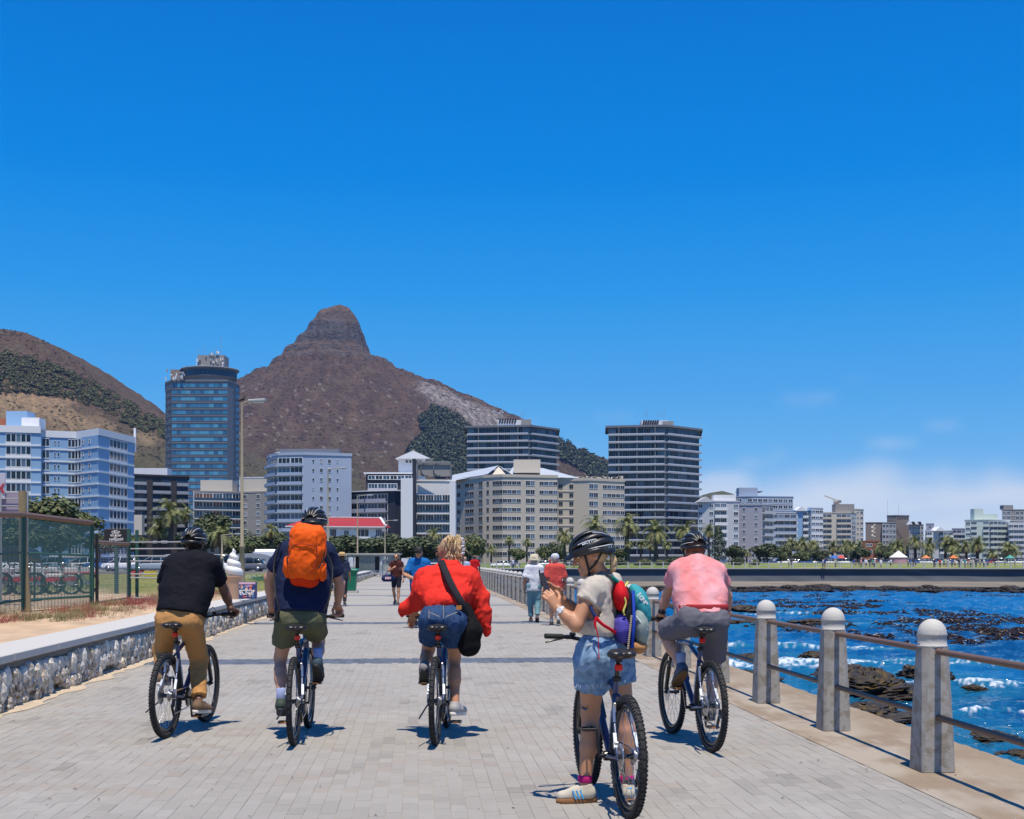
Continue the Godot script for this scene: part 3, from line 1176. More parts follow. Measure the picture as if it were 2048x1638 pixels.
func mountains() -> void:
	# pale cliff on the right shoulder, bare sand on the left hill: patches round these places
	var cliffs := []
	for q in [[860, 775], [880, 790], [905, 800], [930, 812], [955, 825], [980, 835], [960, 845], [985, 855], [1010, 850], [940, 830], [1000, 865], [1020, 870]]:
		var c := hit(q[0], q[1], peak_h, 1200, 2600)
		if c != Vector3.ZERO:
			cliffs.append(c)
	var sandy := []
	for q in [[20, 800, 30], [60, 815, 26], [105, 815, 20], [150, 850, 26], [180, 860, 26], [130, 800, 14], [30, 850, 20], [230, 900, 20], [290, 880, 14]]:
		var c := hit(q[0], q[1], hill_h, 700, 1500)
		if c != Vector3.ZERO:
			sandy.append([c, q[2]])
	var peak := grid(420, 300, func(a, b):
		var x: float = PEAK.x - 1050.0 + 2050.0 * a
		var z: float = PEAK.z - 500.0 + 1700.0 * b
		return Vector3(x, peak_h(x, z), z), func(p):
		var n := nz.get_noise_2d(p.x * 0.02, p.z * 0.02)
		var n2 := nz.get_noise_2d(p.x * 0.08, p.z * 0.08)
		var c := Color(0.063, 0.037, 0.026).lerp(Color(0.082, 0.053, 0.035), clampf(0.5 + 1.3 * n, 0, 1))
		c = c.lerp(Color(0.036, 0.043, 0.018), smoothstep(150.0, 20.0, p.y + 60.0 * n) * 0.7)
		var lvl: float = p.y + n * 3.0 + 0.02 * (p.x - PEAK.x) + 1.5 * n2
		var rock: float = table(strata, lvl) * clampf(0.95 + 1.0 * n2, 0.35, 1.0)
		var cracks: float = nz.get_noise_3d(p.x * 0.2, p.y * 0.07, p.z * 0.2)
		var gully: float = nz.get_noise_2d(atan2(p.x - PEAK.x, p.z - PEAK.z) * 14.0, Vector2(p.x - PEAK.x, p.z - PEAK.z).length() * 0.006)
		c = tone(c, 0.45, gully)
		c = c.lerp(Color(0.05, 0.05, 0.022), clampf(smoothstep(260.0, 60.0, p.y) * (0.35 + 1.6 * gully), 0, 0.75))
		c = c.lerp(Color(0.11, 0.073, 0.05), smoothstep(388.0, 396.0, lvl) * 0.8)
		c = c.lerp(tone(Color(0.043, 0.042, 0.046), 1.0, cracks * 1.5 + 0.5 * n2), rock)
		if n2 > 0.5 and p.y < 330.0:
			c = c.lerp(Color(0.16, 0.145, 0.13), 0.7)
		for k in cliffs:
			var q: float = Vector2(p.x - k.x, (p.z - k.z) * 0.5).length() / 34.0
			if q < 1.0:
				c = c.lerp(tone(Color(0.175, 0.155, 0.145), 0.7, n2 + cracks), (1.0 - q * q) * 0.9)
		return tone(c, 0.5, n2))
	structure("mountain", peak, M.hill)
	var hl := grid(220, 150, func(a, b):
		var x: float = -1150.0 + 1100.0 * a
		var z: float = -1800.0 + 1110.0 * b
		return Vector3(x, hill_h(x, z), z), func(p):
		var n := nz.get_noise_2d(p.x * 0.03, p.z * 0.03)
		var n2 := nz.get_noise_2d(p.x * 0.12, p.z * 0.12)
		var c := Color(0.072, 0.042, 0.03).lerp(Color(0.085, 0.064, 0.035), clampf(0.4 + n, 0, 1))
		for k in sandy:
			var q: float = Vector2(p.x - k[0].x, (p.z - k[0].z) * 0.5).length() / (k[1] * 1.1) + n * 0.5
			if q < 1.0:
				c = c.lerp(Color(0.235, 0.16, 0.092), (1.0 - q * q * q) * 0.85)
		c = c.lerp(Color(0.058, 0.064, 0.022), smoothstep(190.0, 70.0, p.y + 60.0 * n) * 0.65)
		return tone(c, 0.45, n2))
	structure("hill", hl, M.hill)
	# woods and scrub on the slopes, past counting
	var bush := blob_tree(5, 60)
	var woods := []
	var wc := []
	var scrub := []
	var sc := []
	var pines := [870, 818, 905, 835, 940, 862, 950, 930, 925, 960, 880, 960, 830, 930, 815, 905, 845, 880, 840, 845]
	var pines2 := [1105, 878, 1150, 900, 1218, 935, 1218, 960, 1180, 955, 1120, 920]
	var band := [-20, 706, 60, 716, 180, 766, 330, 850, 330, 880, 250, 850, 200, 818, 130, 800, 60, 788, -20, 792]
	for k in 8000:
		var far := k % 2 == 0
		var x := rr(800, 1220) if far else rr(-10, 330)
		var y := rr(810, 965) if far else rr(700, 900)
		var ok: bool = (inside(pines, x, y) or inside(pines2, x, y)) if far else (inside(band, x, y) and nz.get_noise_2d(x * 0.035, y * 0.05) > rr(-0.5, 0.12))
		if not ok:
			continue
		var p := hit(x, y, peak_h, 1200, 2560) if far else hit(x, y, hill_h, 700, 1560)
		if p == Vector3.ZERO:
			continue
		var s := rr(10, 17) if far else rr(4.5, 9)
		woods.append(Transform3D(Basis(UP, rr(0, 6)) * Basis.from_scale(Vector3(s, s * rr(0.8, 1.3), s)), p - UP * 1.0))
		wc.append(tone(Color(0.03, 0.043, 0.014) if far else Color(0.07, 0.075, 0.022), 1.0, rr(-0.4, 0.4)))
	for k in 34000:
		var far := k % 3 != 0
		var p: Vector3
		if far:
			var x := PEAK.x + rr(-420, 760)
			var z := PEAK.z + rr(-60, 1150)
			p = Vector3(x, peak_h(x, z), z)
			if p.y > 400 or nz.get_noise_2d(x * 0.01, z * 0.01) < rr(-0.6, 0.35) - clampf((150 - p.y) / 200, 0, 0.5):
				continue
		else:
			var x := rr(-760, -300)
			var z := rr(-1520, -780)
			p = Vector3(x, hill_h(x, z), z)
			if p.y < 8 or nz.get_noise_2d(x * 0.02, z * 0.02) < rr(-0.5, 0.4):
				continue
		var s := rr(1.4, 4.0) if far else rr(1.2, 3.6)
		scrub.append(Transform3D(Basis(UP, rr(0, 6)) * Basis.from_scale(Vector3(s, s * 0.6, s)), p - UP * 0.3))
		var kind := rng.randf()
		sc.append(Color(0.034, 0.038, 0.018) if kind < 0.6 else Color(0.05, 0.035, 0.027) if kind < 0.9 else Color(0.17, 0.155, 0.14))
	tag(many("hillside_woods", bush, M.leaf, self, woods, wc), "dark belts of pines on the hill and mountain slopes", "woods")
	tag(many("hillside_scrub", bush, M.far_ground, self, scrub, sc), "low scrub dotted over the brown slopes", "scrub")
	# low wooded rise behind the buildings at right
	var rise := grid(60, 20, func(a, b):
		var x: float = 120.0 + 520.0 * a
		var z: float = -1250.0 + 250.0 * b
		return Vector3(x, -1.0 + maxf(0.0, 62.0 * exp(-pow((x - 190.0) / 95.0, 2.0)) + 6.0 * nz.get_noise_2d(x * 0.03, z * 0.03)) * sin(PI * clampf(b * 1.1, 0, 1)), z), func(p): return Color(0.06, 0.065, 0.04))
	structure("distant_rise", rise, M.far_ground)


func blob_tree(seed_: int, faces: int) -> ArrayMesh:   # a ragged crown of leaf clumps, about one metre wide
	var r := RandomNumberGenerator.new()
	r.seed = seed_
	var st := st_new()
	for k in faces:
		var d := Vector3(r.randfn(), absf(r.randfn()) * 0.9, r.randfn()).normalized()
		var p := d * r.randf_range(0.3, 0.52) + UP * 0.25
		leaf(st, p, (d + Vector3(r.randf_range(-0.6, 0.6), r.randf_range(-0.3, 0.6), r.randf_range(-0.6, 0.6))).normalized(), r.randf_range(0.13, 0.24), r, 1.0)
	return done(st)


func leaf(st: SurfaceTool, p: Vector3, n: Vector3, s: float, r: RandomNumberGenerator, shade: float) -> void:
	var u := n.cross(Vector3(r.randf_range(-1, 1), r.randf_range(-1, 1), r.randf_range(-1, 1))).normalized() * s
	var v := n.cross(u)
	var warm := r.randf_range(-0.15, 0.35)
	st.set_color(Color(shade * (1.0 + warm), shade, shade * (1.0 - warm)))
	var a := p - u * 0.5 - v * 0.3
	var b := p - u * 0.2 + v * 0.5
	var c := p + u * 0.5 + v * 0.25 + n * s * 0.15
	var d := p + u * 0.3 - v * 0.5
	quad(st, a, b, c, d)


# ---- buildings ----------------------------------------------------------------------------------------------------------
func window_mesh(frame_m: Material, glass_m: Material, mullions: int, border := 0.09) -> ArrayMesh:   # a window one metre square, frame proud of the pane
	var key := "w%d_%d_%d_%d" % [frame_m.get_instance_id(), glass_m.get_instance_id(), mullions, int(border * 100)]
	if cache.has(key):
		return cache[key]
	var st := st_new()
	for s in [-1, 1]:
		boxat(st, Vector3(s * (0.5 - border * 0.35), 0, 0.5), Vector3(border * 0.7, 1, 1))
		boxat(st, Vector3(0, s * (0.5 - border * 0.5), 0.5), Vector3(1 - border * 1.4, border, 1))
	for k in mullions:
		boxat(st, Vector3(-0.5 + (k + 1.0) / (mullions + 1), 0, 0.45), Vector3(border * 0.5, 1 - 2 * border, 0.9))
	st.set_material(frame_m)
	var m := done(st)
	var gl := st_new()
	boxat(gl, Vector3(0, 0, 0.15), Vector3(0.98, 0.98, 0.3))
	gl.set_material(glass_m)
	gl.generate_normals()
	m = gl.commit(m)
	cache[key] = m
	return m


func facade(b: Node3D, A: Vector3, B: Vector3, floors: int, fh: float, y0: float, pats, o := {}) -> void:
	# pats: one pattern for every floor, or several used in turn from the top; cells: . wall, w window, s small window, W tall window, g ribbon glazing, b balcony, c closed balcony
	var ex := (B - A).normalized()
	var len := A.distance_to(B)
	var bs := Basis(ex, UP, ex.cross(UP))
	var org := A - b.position
	var frame_m: Material = o.get("frame", M.white)
	var slab_m: Material = o.get("slab", M.white)
	var rail_m: Material = o.get("rail", slab_m)
	var glasses: Array = o.get("glass", [M.glass0, M.glass1, M.glass0, M.glass2, M.glass0, M.glass1, M.glass3])
	var deep: float = o.get("deep", 1.3)
	for f in floors:
		var y := y0 + f * fh
		var pat: String = pats if pats is String else pats[(floors - 1 - f) % pats.size()]
		var cell := len / pat.length()
		if o.get("band", 0.0) > 0.0:
			slab("floor_band", slab_m, b, Transform3D(bs, org + bs * Vector3(len / 2, y, 0.06)), Vector3(len, o.band, 0.2))
		var i := 0
		while i < pat.length():
			var ch := pat[i]
			var j := i + 1
			if ch in "bc":
				while j < pat.length() and pat[j] == ch:
					j += 1
			var wd := cell * (j - i)
			var cx := cell * (i + j) * 0.5
			if ch in "wsWg":
				var ww: float = cell * {"w": o.get("ww", 0.78), "s": 0.45, "W": 0.82, "g": 0.99}[ch]
				var wh: float = fh * {"w": o.get("wh", 0.52), "s": 0.34, "W": 0.72, "g": o.get("gh", 0.46)}[ch]
				part("window", window_mesh(frame_m, glasses[rng.randi() % glasses.size()], o.get("mull", 1) if ch != "s" else 0, o.get("border", 0.09)), null, b, Transform3D(bs * Basis.from_scale(Vector3(ww, wh, 0.12)), org + bs * Vector3(cx, y + fh * o.get("sill", 0.55), -0.02)))
			elif ch in "bc":
				var n := maxi(1, int(roundf(wd / o.get("bay", 3.2))))
				for k in n:
					part("window", window_mesh(o.get("door_frame", frame_m), glasses[rng.randi() % glasses.size()], 2, 0.06), null, b, Transform3D(bs * Basis.from_scale(Vector3(wd / n * 0.98, fh * 0.84, 0.1)), org + bs * Vector3(cx + (k + 0.5 - n * 0.5) * wd / n, y + fh * 0.5, -0.01)))
				slab("balcony_slab", slab_m, b, Transform3D(bs, org + bs * Vector3(cx, y + 0.02, deep * 0.5)), Vector3(wd, o.get("thick", 0.26), deep))
				var rh: float = o.get("rail_h", 0.95)
				slab("balcony_rail", rail_m, b, Transform3D(bs, org + bs * Vector3(cx, y + 0.16 + rh * 0.5, deep - 0.06)), Vector3(wd * 0.985, rh, 0.08))
				if o.get("fins", false):
					for e in [-0.5, 0.5]:
						slab("fin", slab_m, b, Transform3D(bs, org + bs * Vector3(cx + e * (wd - 0.18), y + fh * 0.5, deep * 0.45)), Vector3(0.18, fh * 0.97, deep * 0.9))
				if ch == "c":
					part("window", window_mesh(frame_m, glasses[rng.randi() % glasses.size()], 3, 0.08), null, b, Transform3D(bs * Basis.from_scale(Vector3(wd * 0.96, fh - rh - 0.3, 0.06)), org + bs * Vector3(cx, y + rh + 0.16 + (fh - rh - 0.3) * 0.5, deep - 0.1)))
			i = j


func prism(pts: Array, y0: float, y1: float) -> ArrayMesh:   # ground plan, left to right along the front and back again
	var st := st_new()
	var n := pts.size()
	for i in n:
		var a: Vector3 = pts[i]
		var b: Vector3 = pts[(i + 1) % n]
		quad(st, a + UP * y0, a + UP * y1, b + UP * y1, b + UP * y0)
	var flat := PackedVector2Array()
	for p in pts:
		flat.append(Vector2(p.x, p.z))
	var t := Geometry2D.triangulate_polygon(flat)
	for k in range(0, t.size(), 3):
		var a: Vector3 = pts[t[k]] + UP * y1
		var b: Vector3 = pts[t[k + 1]] + UP * y1
		var c: Vector3 = pts[t[k + 2]] + UP * y1
		if (c - a).cross(b - a).y < 0:
			tri(st, a, c, b)
		else:
			tri(st, a, b, c)
	return done(st)


func block(called: String, label: String, corners: Array, top: float, m: Material, o := {}) -> Dictionary:
	# corners: [column, distance] along the visible front from left to right; top: row of the roof line at the first corner
	var pts := []
	for c in corners:
		var p := at(c[0], HOR, c[1])
		pts.append(Vector3(p.x, 0, p.z))
	var height: float = EYE + (HOR - top) * corners[0][1] / FOCAL
	var back := []
	for p in pts:
		back.append(p + Vector3(p.x, 0, p.z).normalized() * o.get("depth", 14.0))
	back.reverse()
	var b: Node3D = o.parent if o.has("parent") else thing(called, label, "building", pts[0], 0.0, o.get("group", ""))
	var y0: float = o.get("y0", -0.05)
	var plan := pts + back
	var loc := plan.map(func(p): return p - b.position)
	part("wall", prism(loc, y0, height), m, b)
	var mid := Vector3.ZERO
	for p in loc:
		mid += p / loc.size()
	var over: float = o.get("over", 0.25)
	var wide := loc.map(func(p): return p + (p - mid).normalized() * over)
	part("roof", prism(wide, height, height + o.get("parapet", 0.5)), o.get("roof", m), b)
	return {"b": b, "pts": pts, "h": height}


func gable(b: Node3D, called: String, p: Vector3, w: float, h: float, deep: float, m: Material) -> void:
	var st := st_new()
	var l := p - b.position
	for e in [[0.0, m]]:
		var a := l + Vector3(-w / 2, 0, 0)
		var c := l + Vector3(w / 2, 0, 0)
		var t := l + Vector3(0, h, 0)
		var d := Vector3(0, 0, -deep)
		tri(st, a, t, c)
		tri(st, c + d, t + d, a + d)
		quad(st, a + d, t + d, t, a)
		quad(st, t, t + d, c + d, c)
	part(called, done(st), m, b)


func rooftop(b: Node3D, x: float, z: float, y: float, size: Vector3, m: Material, called := "penthouse") -> MeshInstance3D:
	return slab(called, m, b, Transform3D(Basis.IDENTITY, Vector3(x, y + size.y / 2, z) - b.position), size)


func aerial(b: Node3D, p: Vector3, h: float) -> void:
	part("antenna", cache.get_or_add("mast%d" % int(h), tubes([Vector3.ZERO, UP * h], 0.07, 5)), M.rail_grey, b, Transform3D(Basis.IDENTITY, p - b.position))


func town() -> void:
	var blue := mat(lin(0.25, 0.42, 0.63), 0.75)
	var pale := mat(lin(0.36, 0.43, 0.55), 0.7)
	var beige := bumpy(mat(lin(0.53, 0.48, 0.40), 0.85), M.grit, 0.1, 3.0)
	var dark := mat(lin(0.05, 0.043, 0.042), 0.7)
	var navy := mat(lin(0.022, 0.026, 0.042), 0.6)
	var slate := mat(lin(0.17, 0.185, 0.215), 0.7)
	var grey := mat(lin(0.30, 0.285, 0.27), 0.8)
	var white := mat(lin(0.74, 0.75, 0.77), 0.7)
	var mauve := mat(lin(0.36, 0.36, 0.42), 0.75)
	var cream := mat(lin(0.58, 0.53, 0.45), 0.8)
	var brown := mat(lin(0.26, 0.215, 0.19), 0.85)
	var brick := bumpy(mat(lin(0.33, 0.115, 0.06), 0.9), M.grit, 0.4, 2.0)
	var mint := mat(lin(0.55, 0.63, 0.58), 0.7)
	var blue_glass := [mat(lin(0.03, 0.2, 0.38), 0.15), mat(lin(0.05, 0.28, 0.5), 0.15), mat(lin(0.02, 0.13, 0.27), 0.15), mat(lin(0.09, 0.36, 0.56), 0.2)]
	# 1 blue apartments at the left
	var q := block("blue_apartment_block", "long blue apartment block with white string courses and zigzag front, far left", [[-90, 285], [82, 290], [84, 299], [150, 302], [196, 294], [268, 315]], 862, blue, {"roof": white, "parapet": 1.6, "depth": 13.0})
	var b: Node3D = q.b
	var o := {"band": 0.36, "wh": 0.72, "ww": 0.94, "mull": 0, "border": 0.085, "sill": 0.57, "glass": [M.glass0, M.glass0, M.glass1, M.glass0, M.glass2]}
	var fh := 2.86
	var fl := int(q.h / fh)
	facade(b, q.pts[0], q.pts[1], fl, fh, q.h - fl * fh, ".www......wwwww..", o)
	facade(b, q.pts[2], q.pts[3], fl, fh, q.h - fl * fh, "ww.ss..WW", o)
	facade(b, q.pts[3], q.pts[4], fl, fh, q.h - fl * fh, "WWs.s..", o)
	facade(b, q.pts[4], q.pts[5], fl, fh, q.h - fl * fh, "...wwwww..", o)
	for f in fl:   # white panels under the wide windows
		for s in [[q.pts[0], q.pts[1], 0.73, 0.3], [q.pts[4], q.pts[5], 0.55, 0.5]]:
			var e: Vector3 = (s[1] - s[0])
			slab("window_panel", M.white, b, Transform3D(Basis(e.normalized(), UP, e.normalized().cross(UP)), s[0].lerp(s[1], s[2]) - b.position + UP * (q.h - fl * fh + f * fh + 0.42) + e.normalized().cross(UP) * 0.05), Vector3(e.length() * s[3], 0.5, 0.1))
	rooftop(b, at(35, 0, 296).x, -298, q.h + 1.6, Vector3(5.0, 4.2, 5), blue)
	rooftop(b, at(64, 0, 296).x, -297, q.h + 1.6, Vector3(4.2, 2.6, 4), white, "roof_room")
	rooftop(b, at(5, 0, 296).x, -299, q.h + 1.6, Vector3(4.5, 2.6, 4), brick, "roof_room")
	slab("flue", white, b, Transform3D(Basis.IDENTITY, at(270, 880, 316) - b.position), Vector3(0.5, 6, 0.5))
	# 2 dark brown block
	q = block("dark_apartment_block", "dark brown apartment block with recessed balconies beside the blue block", [[255, 440], [376, 452]], 950, dark, {"over": 0.6, "depth": 18.0})
	fh = 2.95
	fl = int((q.h - 5.0) / fh)
	facade(q.b, q.pts[0], q.pts[1], fl, fh, q.h - fl * fh - 0.4, "bbb.bbb.bb", {"frame": dark, "slab": slate, "rail": M.rail_grey, "deep": 1.0, "glass": [M.glass0, M.glass1, M.glass0]})
	rooftop(q.b, at(300, 0, 450).x, -452, q.h + 0.5, Vector3(13, 2.6, 6), M.white, "roof_pergola")
	slab("entrance", cream, q.b, Transform3D(Basis.IDENTITY, at(272, 1050, 435) - q.b.position), Vector3(5.0, 7.0, 3))
	# 3 blue glass tower
	q = block("glass_tower", "tall blue glass office tower with a round crown and masts", [[331, 560], [344, 552], [455, 552], [466, 558], [478, 570]], 768, slate, {"depth": 30.0, "roof": slate, "parapet": 0.8})
	b = q.b
	fh = 2.98
	fl = 24
	o = {"band": 0.5, "gh": 0.62, "frame": slate, "slab": slate, "glass": blue_glass, "border": 0.05, "mull": 2, "sill": 0.52}
	facade(b, q.pts[1], q.pts[2], fl, fh, q.h - fl * fh - 0.2, "gggggggggggg", o)
	facade(b, q.pts[0], q.pts[1], fl, fh, q.h - fl * fh - 0.2, "ss", {"band": 0.5, "slab": slate, "frame": slate})
	facade(b, q.pts[3], q.pts[4], fl, fh, q.h - fl * fh - 0.2, ".g", o)
	var st := st_new()
	var cc := at(420, 740, 566)
	lathe(st, [[11.2, 0], [11.2, 2.2], [11.9, 2.3], [11.9, 6.0], [13.0, 6.2], [13.0, 6.8], [8, 7.2]], 40, Transform3D(Basis.IDENTITY, Vector3(cc.x, q.h + 0.4, cc.z) - b.position))
	part("crown", done(st), slate, b)
	for k in 22:
		var a := PI * k / 21.0
		part("window", window_mesh(slate, M.glass1, 0, 0.07), null, b, Transform3D(Basis(UP, PI / 2 - a) * Basis.from_scale(Vector3(1.65, 2.9, 0.2)), Vector3(cc.x + 11.85 * cos(a), q.h + 4.6, cc.z + 11.85 * sin(a)) - b.position))
	slab("plant_room", grey, b, Transform3D(Basis.IDENTITY, Vector3(cc.x + 1.5, q.h + 10.2, cc.z) - b.position), Vector3(12, 6, 9))
	for k in 26:
		slab("dish", white if k % 2 else M.rail_grey, b, Transform3D(Basis(UP, rr(-0.4, 0.4)), Vector3(cc.x + rr(-5, 8), q.h + rr(8, 14.5), cc.z + 4.8) - b.position), Vector3(rr(0.3, 0.9), rr(0.5, 1.4), 0.4))
	slab("plant_room", brown, b, Transform3D(Basis.IDENTITY, Vector3(at(350, 0, 560).x, q.h + 3.5, -562) - b.position), Vector3(4, 6, 4))
	for k in 14:
		slab("dish", white if k % 2 else M.rail_grey, b, Transform3D(Basis.IDENTITY, Vector3(at(rr(340, 380), 0, 560).x, q.h + rr(1, 5), -551) - b.position), Vector3(rr(0.4, 1.0), rr(0.5, 1.6), 0.5))
	for k in [[442, 10.0], [432, 5.0], [408, 6.0], [398, 4.0], [425, 4.0]]:
		aerial(b, Vector3(at(k[0], 0, 566).x, q.h + 12.5, -566), k[1])
	# 4 low block with bronze glass front
	q = block("low_apartment_block", "low grey apartment block with a bronze glass front, right of the tower's foot", [[386, 425], [484, 432], [536, 428]], 984, grey, {"depth": 16.0})
	fh = 3.0
	fl = 6
	facade(q.b, q.pts[0], q.pts[1], fl, fh, q.h - fl * fh, ["bbbbbb"], {"rail": M.glass1, "glass": [M.glass0, mat(lin(0.16, 0.08, 0.045), 0.3), M.glass1], "slab": white, "deep": 1.4, "fins": true})
	facade(q.b, q.pts[1], q.pts[2], fl, fh, q.h - fl * fh, "w.w.", {"ww": 0.6})
	rooftop(q.b, at(430, 0, 430).x, -436, q.h + 0.5, Vector3(11, 4, 8), cream)
	rooftop(q.b, at(505, 0, 430).x, -436, q.h + 0.5, Vector3(9, 4.4, 8), cream)
	q = block("white_hillside_house", "white terraced house with flat roofs up the slope behind the lamp post", [[470, 640], [535, 640]], 956, white, {"depth": 12.0})
	facade(q.b, q.pts[0], q.pts[1], 3, 3.2, q.h - 9.8, ".www.ww", {"band": 0.3})
	# 5 curved blue-grey block
	q = block("curved_apartment_block", "blue-grey apartment block with a curved balcony corner and arched roof", [[535, 412], [541, 404], [556, 398], [606, 396], [703, 401]], 918, pale, {"depth": 18.0, "roof": pale, "parapet": 0.9})
	b = q.b
	fh = 2.95
	fl = 10
	o = {"slab": pale, "rail": pale, "deep": 1.1, "glass": [M.glass0, M.glass0, M.glass1, M.glass2], "thick": 0.3, "rail_h": 0.75, "bay": 3.6}
	for k in 2:
		facade(b, q.pts[k], q.pts[k + 1], fl, fh, q.h - fl * fh - 0.5, "b", o)
	facade(b, q.pts[2], q.pts[3], fl, fh, q.h - fl * fh - 0.5, "bb", o)
	facade(b, q.pts[3], q.pts[4], fl, fh, q.h - fl * fh - 0.5, "..s.w.w.s...", {"ww": 0.75, "wh": 0.46, "border": 0.07})
	st = st_new()
	var rp := [[546, 916], [556, 909], [570, 905.5], [600, 904.5], [680, 913]]
	for k in rp.size() - 1:
		beam(st, at(rp[k][0], rp[k][1], 407.5) - b.position, at(rp[k + 1][0], rp[k + 1][1], 407.5) - b.position, 9.0, 0.4, UP)
	part("arched_roof", done(st), M.white, b)
	rooftop(b, at(618, 0, 402).x, -405, q.h + 0.9, Vector3(19, 1.6, 5), slate)
	# 6 red-roofed house
	q = block("red_roofed_building", "low white building with a bright red hipped roof behind the trees", [[580, 300], [764, 306]], 1053, white, {"depth": 12.0, "roof": white, "parapet": 0.1})
	b = q.b
	facade(b, q.pts[0], q.pts[1], 3, 3.0, q.h - 9.2, [".w.w..b.w.bb.b", ".w.w.w.w.w.w.w"], {"glass": [M.glass0, M.glass1], "rail": M.white, "rail_h": 0.7})
	st = st_new()
	var r0: Vector3 = q.pts[0] - b.position + Vector3(-1, q.h + 0.1, 1)
	var r1: Vector3 = q.pts[1] - b.position + Vector3(1, q.h + 0.1, 1)
	var back := Vector3(0, 0, -14)
	var t0 := r0 + Vector3(5.0, 2.3, -6)
	var t1 := r1 + Vector3(-2.0, 2.3, -6)
	quad(st, r0, t0, t1, r1)
	quad(st, r1 + back, t1, t0, r0 + back)
	tri(st, r0 + back, t0, r0)
	tri(st, r1, t1, r1 + back)
	part("red_roof", done(st), mat(lin(0.30, 0.016, 0.022), 0.7), b)
	st = st_new()
	beam(st, t1 + UP * 0.1, r1 + UP * 0.15, 0.5, 0.35)
	beam(st, t0 + UP * 0.1, t1 + UP * 0.1, 0.4, 0.25)
	beam(st, r0 + UP * -0.1, r1 + UP * -0.1, 0.3, 0.25)
	part("ridge_cap", done(st), M.white, b)
	# 7 white and black terraced block, with its tall balcony tower
	q = block("terraced_apartment_block", "terraced white apartments with dark walls and a white gabled roof room", [[703, 405], [735, 400], [790, 396], [830, 400]], 985, navy, {"depth": 20.0, "roof": white, "parapet": 0.3, "over": 1.2})
	b = q.b
	fh = 3.05
	o = {"slab": mauve, "rail": mauve, "deep": 1.5, "rail_h": 1.0, "glass": [M.glass0, M.glass0, M.glass1], "thick": 0.3}
	facade(b, q.pts[0], q.pts[1], 7, fh, q.h - 7 * fh - 0.5, "bb", o)
	facade(b, q.pts[1], q.pts[2], 7, fh, q.h - 7 * fh - 0.5, "bbb.", o)
	block("", "", [[732, 404], [826, 404]], 948, navy, {"parent": b, "y0": q.h, "depth": 14.0, "roof": white, "over": 1.0, "parapet": 0.5})
	facade(b, at(736, HOR, 403.5), at(824, HOR, 403.5), 2, 3.0, q.h + 0.1 - EYE, ["gggggg", "bbbb.."], o)
	block("", "", [[797, 408], [851, 408]], 920, white, {"parent": b, "y0": q.h, "depth": 12.0})
	facade(b, at(797, HOR, 407.8), at(851, HOR, 407.8), 1, 2.4, EYE + (HOR - 935) * 408 / FOCAL - EYE, "..sssss.", {"wh": 0.3, "sill": 0.8, "frame": navy})
	gable(b, "gable_roof", at(826, 917, 406), 11.5, 2.6, 14.0, white)
	q = block("balcony_tower_block", "narrow apartment tower of glass balconies between white walls, billboard frame on top", [[826, 386], [911, 388]], 962, white, {"depth": 16.0})
	b = q.b
	slab("side_wall", white, b, Transform3D(Basis.IDENTITY, at(816, 1046, 384) - b.position), Vector3(3.6, 27, 9))
	slab("side_wall", white, b, Transform3D(Basis.IDENTITY, at(906, 1050, 385) - b.position), Vector3(1.8, 26, 6))
	slab("dark_wall", navy, b, Transform3D(Basis.IDENTITY, at(829, 1020, 383) - b.position), Vector3(0.9, 31, 5))
	var a0: Vector3 = at(834, HOR, 385)
	var a1: Vector3 = at(901, HOR, 385)
	facade(b, Vector3(a0.x, 0, a0.z), Vector3(a1.x, 0, a1.z), 7, 3.06, q.h - 7 * 3.06 - 4.0, "bb", {"slab": white, "rail": M.glass1, "deep": 1.6, "glass": [M.glass0, M.glass1, M.glass0], "bay": 2.6, "thick": 0.45, "rail_h": 0.8})
	slab("billboard", grey, b, Transform3D(Basis.IDENTITY, at(868, 938, 384) - b.position), Vector3(10.0, 4.6, 0.5))
	st = st_new()
	for k in [[835, 926, 902, 926], [835, 926, 835, 960], [902, 926, 902, 960]]:
		beam(st, at(k[0], k[1], 383.4) - b.position, at(k[2], k[3], 383.4) - b.position, 0.35, 0.35)
	for k in [853, 878]:
		var cr := []
		for e in 13:
			cr.append(at(k, 938, 383.5) - b.position + Vector3(cos(TAU * e / 12.0 * 0.6 + 1.2) * 1.7, sin(TAU * e / 12.0 * 0.6 + 1.2) * 1.8, 0))
		tube(st, cr, 0.16, 5)
	part("billboard_frame", done(st), slate, b)
	# 8 beige apartments
	q = block("beige_apartment_block", "wide beige apartment block of enclosed balconies with pitched grey roofs", [[905, 452], [966, 430], [1005, 425], [1115, 430]], 964, beige, {"depth": 22.0, "parapet": 1.0})
	b = q.b
	fh = 3.02
	fl = 9
	o = {"glass": [M.glass0, M.glass0, M.glass2, M.glass0, M.glass1, M.glass0], "gh": 0.44, "border": 0.055, "slab": cream, "wh": 0.5, "frame": mat(lin(0.42, 0.41, 0.39), 0.6)}
	facade(b, q.pts[0], q.pts[1], fl, fh, q.h - fl * fh - 0.6, "ww.gg.w", o)
	facade(b, q.pts[1], q.pts[2], fl, fh, q.h - fl * fh - 0.6, ".w.ggg", o)
	facade(b, q.pts[2], q.pts[3], fl, fh, q.h - fl * fh - 0.6, "gggg.ww.gggg", {"gh": 0.45, "border": 0.06, "slab": cream, "wh": 0.58, "ww": 1.0, "glass": o.glass, "mull": 1})
	var tin := mat(lin(0.40, 0.44, 0.5), 0.55)
	st = st_new()
	quad(st, at(903, 962, 446) - b.position, at(905, 950, 462) - b.position, at(997, 931, 448) - b.position, at(975, 948, 432) - b.position)
	quad(st, at(997, 931, 448) - b.position, at(1000, 932, 466) - b.position, at(1026, 948, 452) - b.position, at(1024, 949, 434) - b.position)
	part("pitched_roof", done(st), tin, b)
	st = st_new()
